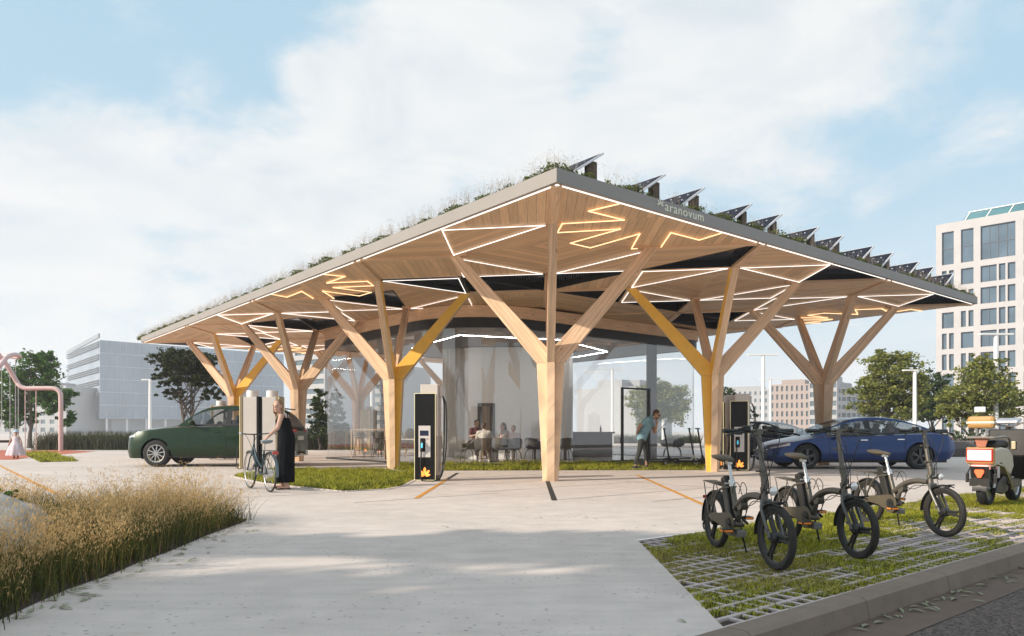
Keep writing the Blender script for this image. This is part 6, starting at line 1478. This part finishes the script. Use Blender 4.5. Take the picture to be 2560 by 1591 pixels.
# concrete edging of the mid patch
mb = MB(); E_ = [Vector(p) for p in G1[:7]]
for a, b in zip(E_, E_[1:]): d = (b-a).normalized(); mb.bar(a-Vector((d.y, -d.x, 0))*-.04+Vector((0, 0, .0)), b-Vector((d.y, -d.x, 0))*-.04, .07, .024)
tag(mb.build('grass_edging', M_PLAZA), kind='structure')
# turf in the pavers: patchy clumps, thin towards the kerb and the near corner
g = np.random.default_rng(34); PS = [kl(.02, .05), kl(12.5, .05), kl(12.5, tw-.03), (TL.x+.03, TL.y-.03)]
P = scatter(PS, 230000, g, -.02); wq = (P[:, 0]-KP.x)*FU.x+(P[:, 1]-KP.y)*FU.y; tq = (P[:, 0]-KP.x)*FV.x+(P[:, 1]-KP.y)*FV.y
dens = .40*vnoise(P, .85, 1)+.35*vnoise(P, 2.4, 2)+.25*vnoise(P, 6.5, 3); bias = .488-.06*np.clip((wq-.9)/1.2, -.6, 1)+.07*np.clip((.5-wq)/.5, 0, 1)-.10*np.clip((tq-1.6)/2.5, 0, 1)-.14*np.clip((tq-2.6)/1.5, 0, 1)*np.clip((wq-.5)/.6, 0, 1)
cellu = np.abs((wq/rh) % 1-.5); cellv = np.abs((tq/cw) % 1-.5); inside = (cellu < .41) & (cellv < .39)
keep = (dens > bias) & (inside | (dens > bias+.13)) & (g.random(len(P)) < .85); Pk = P[keep]; dk = (dens-bias)[keep]
far = np.hypot(Pk[:, 0], Pk[:, 1]); thin = g.random(len(Pk)) < np.clip(9.5/far, .35, 1); Pk, dk = Pk[thin], dk[thin]
Hk = (.022+.045*np.clip(dk*3, 0, 1))*g.uniform(.6, 1.3, len(Pk)); dry = vnoise(Pk, .9, 8)+.15*g.normal(size=len(Pk))-.25*np.clip((tq[keep][thin]-1.2)/2, -1, 1) > .60
tag(fastmesh('paver_grass', *blades(Pk[~dry], Hk[~dry], 1.3, .008, 2, .6, g), M_LAWN), 'patchy low grass growing through the concrete grid pavers', 'grass', kind='stuff')
tag(fastmesh('dry_paver_grass', *blades(Pk[dry], Hk[dry]*.9, 1.3, .008, 2, .6, g), M_LAWN2), 'dry yellowed grass tufts in the near corner of the grid pavers', 'grass', kind='stuff')
# tall ornamental grass bed at the left
EDGE = [gp(-260, 1680), gp(0, 1551), gp(92, 1508), gp(180, 1470), gp(273, 1439), gp(345, 1408), gp(421, 1380), gp(520, 1338), gp(605, 1308)]
BED = [tuple(p[:2]) for p in EDGE]+[(-3.15, 8.75), (-4.2, 9.2), (-9.0, 9.6), (-10.5, 6.0), (-8.0, 3.0), (-4.6, 2.6)]
mb = MB(); mb.sheet(BED, .004); tag(mb.build('bed_soil', M_SOIL), kind='structure')
g = np.random.default_rng(50); P = scatter(BED, 46000, g, .0); P[:, :2] += g.normal(0, .06, (len(P), 2)); rocky = lambda P: (np.hypot((P[:, 0]+4.62)/.75, (P[:, 1]-6.1)/.75) > 1); P = P[rocky(P)]; nz = .6*vnoise(P, 1.4, 5)+.4*vnoise(P, 4, 15); P = P[(nz > .2) | (g.random(len(P)) < .5)]; nz = .6*vnoise(P, 1.4, 5)+.4*vnoise(P, 4, 15); H = (.10+.42*nz)*g.uniform(.5, 1.3, len(P))
tag(fastmesh('tall_grass', *blades(P, H, .8, .007, 3, .7, g, bias=(.06, -.03)), M_TALL), 'dense green blades of the tall ornamental grass bed', 'grass', kind='stuff')
# stems with feathery plumes
P = scatter(BED, 7800, g, 0); P = P[rocky(P)]; P = P[vnoise(P, .8, 9)+.2*g.random(len(P)) > .42]; H = (.30+.42*vnoise(P, 1.0, 6))*g.uniform(.6, 1.2, len(P))
V1, F1 = blades(P, H, .7, .0035, 4, .8, g, bias=(.12, -.05)); T_ = V1.reshape(len(P), 5, 2, 3).mean(2); tag(fastmesh('grass_stems', V1, F1, M_DRYST), 'thin dry stems standing in the tall grass bed', 'grass', kind='stuff')
pl = []; n = len(P)
for k in range(22):
    s = g.uniform(.50, 1.06, n)[:, None]; i0 = np.clip((s[:, 0]*4).astype(int), 0, 3); fr = s[:, 0]*4-i0; c = T_[np.arange(n), i0]*(1-fr)[:, None]+T_[np.arange(n), i0+1]*fr[:, None]
    rad = (.012+.045*np.clip(1.15-s[:, 0], 0, .6)); pl.append(c+g.normal(size=(n, 3))*rad[:, None]*np.array([1, 1, .8]))
C = np.concatenate(pl); ax = g.normal(size=(len(C), 3))*.5+np.array([.25, 0, 1]); ax /= np.linalg.norm(ax, axis=1)[:, None]; wd = np.cross(ax, g.normal(size=(len(C), 3))); wd /= np.linalg.norm(wd, axis=1)[:, None]; L_ = g.uniform(.018, .042, len(C))[:, None]
V = np.stack([C-ax*L_*.5, C+wd*.0028, C+ax*L_*.5, C-wd*.0028], 1).reshape(-1, 3); tag(fastmesh('grass_plumes', V, np.arange(len(V)).reshape(-1, 4), M_PLUME), 'feathery tan seed plumes over the tall grass bed', 'grass', kind='stuff')
# leafy weeds at the far left of the bed
tree('shrub', 'small leafy green shrub at the left edge of the tall grass bed', (-5.55, 7.6, 0), .1, [(0, 0, .28, .42, .35, .22), (.4, -.3, .2, .3, .3, .16), (-.5, .1, .25, .4, .3, .2)], 2600, .05, L_FRESH, 60, .012, 6)
# background grasses and shrubs
M_HEDGE = leafmat('hedge_blade', (.035, .045, .022), (.11, .115, .06), .3)
for nm, lab, poly, n, h, sd in [('far_grass', 'band of tall dull green grass behind the playground and the green car', [(-26.5, 40.5), (-6.5, 40.5), (-6.5, 44), (-26.5, 44)], 15000, 1.05, 70), ('far_grass', 'band of tall grass behind the left end of the pavilion', [(-6.6, 44), (0, 44), (0, 47), (-6.6, 47)], 5000, 1.0, 71), ('far_grass', 'low pale grass strip far behind the pavilion glass', [(2, 62), (16, 62), (16, 64), (2, 64)], 4000, .8, 72)]:
    g = np.random.default_rng(sd); P = scatter(poly, n, g, 0); tag(fastmesh(nm, *blades(P, h*g.uniform(.6, 1.15, n), .55, .045, 3, .7, g), M_HEDGE), lab, 'grass', kind='stuff')
for k, (px, Y, s) in enumerate([(2392, 33, .55), (2430, 32, .62), (2475, 33, .6), (2530, 31, .6), (2350, 34, .5)]):
    tree('shrub', ['low shrub above the retaining wall just behind the blue saloon tail', 'low rounded shrub above the retaining wall left of the moped backrest', 'low shrub above the retaining wall directly behind the moped', 'low shrub above the retaining wall at the right picture edge', 'low shrub above the retaining wall hidden behind the blue saloon roof'][k], (at(px, Y), Y, .45), .1, [(0, 0, .35, .75, .5, .32), (.5, 0, .25, .5, .4, .22), (-.5, 0, .25, .5, .4, .22)], 1500, .07, L_DEEP, 80+k, .02, 5, group='shrubs on the retaining wall')

# ------------------------------------------------------------ fallen leaves, one by one
M_FALL = leafmat('fallen_leaf', (.24, .27, .17), (.40, .41, .27), .2)
def leaf_mesh(seed):
    rd = random.Random(seed); mb = MB(); L_, w = 1.0, rd.uniform(.09, .14); k = 8; l, r = [], []
    for i in range(k+1):
        s = i/k; ww = w*math.sin(PI*s**.8)**.9 if 0 < i < k else .01; z = .05*math.sin(s*PI)+.03*s; l.append((s-.5, ww, z+ww*.35)); r.append((s-.5, -ww, z+ww*.35))
    c = [(i/k-.5, 0, .05*math.sin(i/k*PI)+.03*i/k) for i in range(k+1)]; n = k+1
    mb.add(l+c+r, [(i, i+1, n+i+1, n+i) for i in range(k)]+[(n+i, n+i+1, 2*n+i+1, 2*n+i) for i in range(k)]); mb.f = [f[::-1] for f in mb.f]
    me = bpy.data.meshes.new('fallen_leaf'); me.from_pydata(mb.v, [], mb.f); me.materials.append(M_FALL); me.polygons.foreach_set('use_smooth', [True]*len(me.polygons)); return me
LM = [leaf_mesh(s) for s in range(5)]
def drop(x, y, z, L_, rd, label, group):
    o = bpy.data.objects.new('fallen_leaf', LM[rd.randrange(5)]); COL.objects.link(o); o.location = (x, y, z+.004); o.scale = (L_, L_, L_); o.rotation_euler = (rd.uniform(-.12, .12), rd.uniform(-.1, .1), rd.uniform(0, 6.28)); tag(o, label, 'leaf', group)
rd = random.Random(4); lab = 'dry grey green leaf fallen on the paving beside the tall grass bed'
for k in range(72):
    i = rd.randrange(1, len(EDGE)-1); a, b = EDGE[i], EDGE[i+1]; p = a+(b-a)*rd.random(); off = abs(rd.gauss(0, .16))+.02
    drop(p.x+off, p.y+rd.uniform(-.1, .1), 0, rd.uniform(.07, .125)*(.8+.03*p.y), rd, lab, 'leaves fallen along the grass bed')
lab = 'dry grey green leaf lying in the gutter below the kerb'
for k in range(60):
    tt_ = rd.uniform(-.2, 4.6); ww = -.19-abs(rd.gauss(0, .10)); x, y = kl(tt_, ww); drop(x, y, -.118 if ww > -.47 else -.122, rd.uniform(.06, .11), rd, lab, 'leaves fallen in the gutter')
lab = 'small dry leaf scattered on the open paving'
for px, py in [(1105, 1319), (1118, 1320), (1335, 1296), (1350, 1297), (1372, 1293), (1395, 1292), (1420, 1293), (1440, 1294), (1465, 1295), (1485, 1298), (1545, 1330), (1560, 1325), (1590, 1322), (1640, 1318), (1690, 1312), (1500, 1342), (1655, 1332), (1700, 1556)]:
    p = gp(px+rd.uniform(-6, 6), py+rd.uniform(-2, 2)); drop(p.x, p.y, 0, rd.uniform(.05, .09), rd, lab, 'leaves scattered on the paving')
# boulder in the bed
mb = MB(); mb.ell((0, 0, 0), (1, 1, 1), 40, 24); g = random.Random(3); from mathutils import noise as MN
mb.v = [tuple(Vector(v)*(1+.22*MN.noise(Vector(v)*1.3+Vector((5, 2, 1)))+.08*MN.noise(Vector(v)*4)+.025*MN.noise(Vector(v)*11))) for v in mb.v]
mb.v = [(x*.55, y*.55, max(-.1, z*.40+.08)) for x, y, z in mb.v]; rk = mb.build('boulder', mat('rock', (.48, .44, .40), .9, var=.4, vs=5, bump=.8, bs=20), None, smooth=80); rk.location = (-4.72, 6.5, 0); tag(rk, 'weathered pale boulder half hidden in the tall grass bed', 'rock')
# ------------------------------------------------------------ playground
M_PINK = mat('tube_pink', (.60, .45, .44), .4, var=.04); M_RED = mat('safety_floor', (.46, .13, .075), .85, var=.12, vs=2)
mb = MB(); mb.sheet([tuple(p[:2]) for p in (gp(-700, 1127), gp(170, 1126), gp(240, 1129.5), gp(150, 1137), gp(85, 1141), gp(40, 1150), gp(-900, 1150))], .005); tag(mb.build('playground_floor', M_RED), kind='structure')
def sw(px, py, Y=38.6): return Vector((at(px, Y), Y, CAMH+(HOR-py)*Y/FPX))
t = thing('climbing_swing', 'pale pink bent tube frame of a climbing and swing structure', 'swing frame', sw(152, 1128)); O = Vector(t.location); O.z = 0; t.location = O
mb = MB(); P = [sw(152, 1131), sw(152, 1060), sw(152, 1000), sw(150, 982), sw(140, 973), sw(125, 971), sw(90, 971), sw(64, 971), sw(50, 965), sw(40, 952), sw(14, 908, 38.3), sw(-10, 880, 38)]
mb.tube([p-O for p in smooth_path(P, 6)], .112, 14); mb.tube([p-O for p in smooth_path([sw(-40, 960, 36), sw(0, 915, 36.5), sw(18, 893, 37), sw(35, 887, 37.5), sw(48, 890, 38), sw(40, 893, 38.6), sw(0, 889, 39), sw(-60, 888, 40)], 6)], .112, 14)
mb.build('tube_frame', M_PINK, t, smooth=60)
for px, y0, y1 in ((25, 905, 1118), (39, 900, 1100), (46, 958, 1110), (63, 973, 1126), (90, 973, 1125)):
    mb = MB(); mb.tube([sw(px, y0)-O, sw(px, y1)-O], .022, 6); mb.build('rope', M_PINK if px > 50 else mat('rope_grey', (.35, .36, .38), .7), t)
t = thing('nest_swing', 'round dark nest swing hanging at the left picture edge', 'swing', sw(4, 1104)); mb = MB(); mb.lathe([(.6, -.06), (.72, -.06), (.74, 0), (.72, .06), (.6, .06), (.6, -.06)], (0, 0, 0), 'Z', 28); mb.build('ring', mat('swing_brown', (.06, .04, .035), .7), t, smooth=50)
mb = MB(); 
for k in range(3): q = 2*PI*k/3+.4; mb.tube([(.66*math.cos(q), .66*math.sin(q), .05), (0, 0, 1.1)], .015, 5)
mb.tube([(0, 0, 1.1), (0, 0, 4.0)], .018, 5); mb.build('rope', mat('rope_grey', (0, 0, 0)), t)

# ------------------------------------------------------------ lamps
M_LAMP = mat('lamp_white', (.78, .77, .76), .45, var=.02)
def lamp(label, px, py, Y, arms=1, arm=.7):
    t = thing('street_lamp', label, 'street lamp', (at(px, Y), Y, 0), 0, 'slim white street lamps'); h = CAMH+(HOR-py)*Y/FPX
    mb = MB(); mb.tube([(0, 0, 0), (0, 0, h)], [.13, .10], 12); mb.build('pole', M_LAMP, t, smooth=60)
    mb = MB(); mb.bx(-arm, arm if arms == 2 else .15, -.12, .12, h-.02, h+.06); mb.build('lamp_head', M_LAMP, t)
for a in [('slim white lamp post before the dark umbrella crowned tree', 375, 950, 62, 1), ('slim white twin headed lamp post between the yellow column and the far right column', 1908, 888, 45, 2, .95), ('second smaller twin lamp post just right of the one beside the yellow column', 1926, 949, 64, 2, .9),
          ('slim white lamp post in front of the large olive green tree', 2287, 927, 44, 1), ('tall white lamp post in front of the pale tower at the right', 2490, 837, 36, 2, .8), ('slim white lamp post seen through the pavilion glass behind the bending man', 1658, 966, 60, 1), ('faint twin lamp post seen through the pavilion glass left of the door', 1531, 922, 62, 2, 1.2), ('slim white lamp post seen through the left pavilion glass', 929, 972, 60, 1)]: lamp(*a)

# ------------------------------------------------------------ low wall at the right
t = thing('retaining_wall', 'long low dark retaining wall behind the cars at the right', 'wall', (0, 0, 0)); mb = MB(); mb.bx(14.2, 45, 29.8, 34.5, 0, .33); mb.build('wall', mat('wall_dark', (.075, .062, .058), .8, var=.12, vs=2, stretch=(1, 1, 4)), t); mb = MB(); mb.bx(14.15, 45, 30.25, 34.6, .33, .62); mb.build('wall_coping', mat('wall_mid', (.19, .16, .15), .8, var=.08, vs=2), t)
mb = MB(); mb.sheet([(3, 44), (60, 44), (60, 52), (3, 52)], .005); tag(mb.build('service_road', mat('far_asphalt', (.22, .20, .20), .85, var=.06, vs=.4)), kind='structure')

# ------------------------------------------------------------ buildings
M_FGLASS = mat('facade_glass', (.10, .15, .20), .12, .2, var=.25, vs=.25); M_WINF = mat('window_frame_grey', (.07, .09, .12), .5, var=0)
M_STONE = mat('tower_stone', (.42, .405, .41), .8, var=.05, vs=.5)
def frame3(A, B):
    """local frame with x along A->B on the facade, y into the building"""
    d = Vector((B[0]-A[0], B[1]-A[1], 0)); return d.length, math.atan2(d.y, d.x)
# pale tower at the right
A = (at(2340, 120), 120); dirx = Vector((.716, -.697)); 
t = thing('tower_block', 'pale stone office tower with tall grid windows at the right edge', 'building', (A[0], A[1], 0), math.atan2(-.697, .716)); H_ = 34.6; W_ = 30
rowsW = []; z = H_-1.4
top_h = 5.3; rowsW.append((z-top_h, z)); z -= top_h+.95
while z > 3: rowsW.append((z-2.55, z)); z -= 3.38
k = 11.7/5.6
cols = [(.85, 2.55), (3.55, 5.3), (6.25, 10.85), (11.9, 14.5), (15.6, 17.4), (18.4, 23), (24, 26.5)]
def wpanes(r, c):
    a, b = cols[c]; w = b-a
    if r == 0: return [(a, b)]
    if c in (2, 5): return [(a, a+w*.47), (a+w*.53, a+w*.72), (a+w*.78, b)]
    return [(a, a+w*.4), (a+w*.6, b)] if (r+c*2) % 3 else [(a, b)]
WR = [(r, a, b, z0, z1) for r, (z0, z1) in enumerate(rowsW) for c in range(len(cols)) for a, b in wpanes(r, c)]
# wall with real openings: piers, spandrels and slivers between windows
mb = MB(); dep = .55
zs_ = sorted({z for _, _, _, z0, z1 in WR for z in (z0, z1)}|{0, H_})
for za, zb_ in zip(zs_, zs_[1:]):
    if zb_-za < .01: continue
    ops = sorted([(a, b) for _, a, b, z0, z1 in WR if z0 <= za+.01 and z1 >= zb_-.01]); x = 0
    for a, b in ops+[(W_, W_)]:
        if a > x+.01: mb.bx(x, a, 0, dep, za, zb_)
        x = b
mb.bx(0, W_, dep+.3, 26, 0, H_-.2); mb.bx(0, W_, dep, dep+.3, H_-.6, H_-.02); mb.bx(0, .4, dep, dep+.3, 0, H_-.6); mb.build('wall', M_STONE, t)
for r, a, b, z0, z1 in WR:
    mb = MB(); f_ = .09
    mb.bx(a, a+f_, .30, .40, z0, z1); mb.bx(b-f_, b, .30, .40, z0, z1); mb.bx(a+f_, b-f_, .30, .40, z0, z0+f_); mb.bx(a+f_, b-f_, .30, .40, z1-f_, z1)
    n = max(1, int((b-a)/1.05))
    for q in range(1, n+0): x = a+(b-a)*q/n; mb.bx(x-.04, x+.04, .31, .39, z0+f_, z1-f_)
    if z1-z0 > 4: mb.bx(a+f_, b-f_, .31, .39, (z0+z1)/2-.05, (z0+z1)/2+.05)
    w = mb.build('window', M_WINF, t); mb = MB(); mb.bx(a+.02, b-.02, .42, .44, z0+.02, z1-.02); mb.build('pane', M_FGLASS, w)
mb = MB(); mb.prism([(2.6, H_), (W_, H_), (W_, H_+1.9), (4.0, H_+1.9)], (0, 3, 0), (1, 0, 0), (0, 0, 1), (0, 18, 0)); mb.build('glass_attic', mat('attic_teal', (.05, .17, .21), .2, .2, var=.1, vs=.2), t)
mb = MB()
for q in range(9): mb.bar((3.0+q*3, 2.96, H_), (4.2+q*3, 2.96, H_+1.9), .12, .12)
mb.bar((2.6, 2.95, H_+.02), (W_, 2.95, H_+.02), .14, .12); mb.bar((4.0, 2.95, H_+1.9), (W_, 2.95, H_+1.9), .14, .12); mb.build('attic_frame', M_LAMP, t)
# big glass office at the left
A, B, Cc = (-106.6, 176.6), (-84.0, 150.0), (-55.3, 178.0)
t = thing('glass_office', 'large hazy glass office block on stilts at the left, louvres on its short side', 'building', (B[0]*2, B[1]*2, -CAMH), 0); t.scale = (2, 2, 2)
def P2(p): return Vector((p[0]-B[0], p[1]-B[1], 0))
a, b, c = P2(A), P2(B), P2(Cc); d = a+c; mb = MB(); z0, z1 = 3.6, 19.6
M_OFF = mat('office_glass', (.25, .30, .37), .15, .1, var=.25, vs=.12, stretch=(1, 1, .6)); ct = (a+b+c+d)/4
mb.loft([[p+Vector((0, 0, z)) for p in (a, b, c, d)] for z in (z0, z1)]); mb.build('glass_volume', M_OFF, t)
mb = MB(); ins = [ct+(p-ct)*.86 for p in (a, b, c, d)]; mb.loft([[p+Vector((0, 0, z)) for p in ins] for z in (0, z0-.01)]); mb.build('ground_floor', mat('lobby_pale', (.42, .44, .46), .4, var=.1, vs=.3), t)
mb = MB(); n = 11
for i in range(n): p = b+(c-b)*(.02+.96*i/(n-1))*.999+(ct-b).normalized()*.8; mb.tube([p, p+Vector((0, 0, z0-.02))], .22, 8)
for i in range(1, 8): p = b+(a-b)*(i/8)+(ct-b).normalized()*.8; mb.tube([p, p+Vector((0, 0, z0-.02))], .22, 8)
mb.build('stilts', M_LAMP, t)
mb = MB(); nl = Vector((a-b).cross(UZ)).normalized(); nl = nl if nl.dot(ct-b) < 0 else -nl
for fl in range(6):
    for q in range(3): z = 5.4+fl*2.6+q*.42; mb.bar(a+nl*.3+UZ*z, b+nl*.3+UZ*z, .3, .12)
mb.bar(a+nl*.12+UZ*(z1+.2), b+nl*.12+UZ*(z1+.9), .3, .9); mb.build('louvres', mat('louvre_grey', (.24, .27, .31), .6, var=0), t)
mb = MB(); nr = Vector((c-b).cross(UZ)).normalized(); nr = nr if nr.dot(ct-b) < 0 else -nr; M_MULL = mat('mullion_grey', (.36, .41, .47), .5, var=0)
for i in range(0, 33): p = b+(c-b)*i/32+nr*.05; mb.bar(p+UZ*z0, p+UZ*z1, .07, .12)
for fl in range(6): z = z0+fl*2.66; mb.bar(b+nr*.06+UZ*(z+.1), c+nr*.06+UZ*(z+.1), .12, .2)
mb.build('mullions', M_MULL, t)
def block(name, label, A, B, depth, H, floors, bays, wallm, glassm, wr=.55, hr=.6, strip=False, base=0):
    Lx, rz = frame3(A, B); t = thing(name, label, 'building', (A[0], A[1], 0), rz); fh = H/floors; mb = MB(); bw = Lx/bays; dep = .5; w = []
    for f in range(floors):
        z0 = f*fh+fh*(1-hr)*.5; z1 = z0+fh*hr
        if strip: w.append((.3, Lx-.3, z0, z1))
        else: w += [(i*bw+bw*(1-wr)/2, i*bw+bw*(1+wr)/2, z0, z1) for i in range(bays)]
    zs_ = sorted({z for q in w for z in q[2:]}|{0, H})
    for za, zb_ in zip(zs_, zs_[1:]):
        x = 0
        for a, b in sorted([(q[0], q[1]) for q in w if q[2] <= za+.01 and q[3] >= zb_-.01])+[(Lx, Lx)]:
            if a > x+.01: mb.bx(x, a, 0, dep, za, zb_)
            x = b
    mb.bx(0, Lx, dep+.25, depth, 0, H-.1); mb.bx(.0, Lx, dep, dep+.25, H-.5, H-.02); mb.bx(0, .3, dep, dep+.25, 0, H-.5); mb.bx(Lx-.3, Lx, dep, dep+.25, 0, H-.5); mb.build('wall', wallm, t)
    for a, b, z0, z1 in w: m2 = MB(); m2.bx(a, b, dep*.6, dep*.75, z0, z1); m2.build('window', glassm, t)
    mb = MB(); mb.bx(Lx*.2, Lx*.8, depth*.3, depth*.7, H-.1, H+1.6); mb.build('roof_plant', wallm, t)
    return t
M_BRICK = mat('far_brick', (.36, .295, .27), .85, var=.05, vs=.4); M_WHITEB = mat('far_white', (.36, .36, .37), .7, var=.04, vs=.3); M_FW = mat('far_window', (.10, .14, .17), .25, var=.2, vs=.3)
block('brick_block', 'hazy pinkish apartment block with rows of narrow windows right of the yellow column', (at(1925, 200), 200), (at(2024, 195), 195), 20, 13.6, 6, 8, M_BRICK, M_FW, .42, .62)
block('glazed_block', 'hazy block with wide glazed floors behind the far right column', (at(2024, 195), 195), (at(2092, 191), 191), 18, 14.2, 6, 4, M_WHITEB, M_FW, .86, .55)
block('glazed_block', 'far hazy glazed wing stepping down towards the large olive green tree', (at(2090, 192), 192), (at(2190, 199), 199), 18, 12.6, 6, 8, M_WHITEB, M_FW, .8, .5)
block('pale_block', 'very faint pale block between the yellow column and the brick block', (at(1780, 290), 290), (at(1935, 280), 280), 20, 17, 6, 12, M_WHITEB, M_FW, .4, .5)
block('striped_block', 'white block with horizontal window bands seen through the pavilion glass beside the door', (at(1495, 150), 150), (at(1590, 144), 144), 14, 9.8, 5, 1, M_WHITEB, M_FW, .9, .35, True)
block('striped_block', 'white block end wall turned right, behind the pavilion door', (at(1590, 144), 144), (at(1640, 150), 150), 14, 9.8, 5, 3, M_WHITEB, M_FW, .7, .5)
block('apartment_tower', 'white apartment tower with many floor bands left of the pavilion', (at(735, 165), 165), (at(812, 160), 160), 16, 19.5, 9, 1, M_WHITEB, M_FW, .95, .5, True)
block('apartment_tower', 'white hazy apartment block seen through the left pavilion glass', (at(815, 190), 190), (at(985, 180), 180), 16, 17.5, 8, 1, M_WHITEB, M_FW, .95, .45, True)
block('pale_block', 'faint pale block far behind the tree at the left picture edge', (at(-60, 300), 300), (at(165, 290), 290), 20, 19, 6, 10, M_WHITEB, M_FW, .5, .5)
# ------------------------------------------------------------ haze: one even volume round the whole place
mb = MB(); mb.bx(-420, 420, -60, 760, -1.2, 60)
hm = bpy.data.materials.new('haze_air'); hm.use_nodes = True; nt = hm.node_tree; nt.nodes.clear(); ou = nt.nodes.new('ShaderNodeOutputMaterial'); pv = nt.nodes.new('ShaderNodeVolumePrincipled')
pv.inputs['Color'].default_value = (.90, .94, 1.0, 1); pv.inputs['Density'].default_value = .0007; pv.inputs['Anisotropy'].default_value = .25
nt.links.new(pv.outputs[0], ou.inputs['Volume']); hz_ = mb.build('haze', hm); tag(hz_, 'thin pale haze filling the air', 'haze', kind='stuff')
SC.cycles.volume_bounces = 1
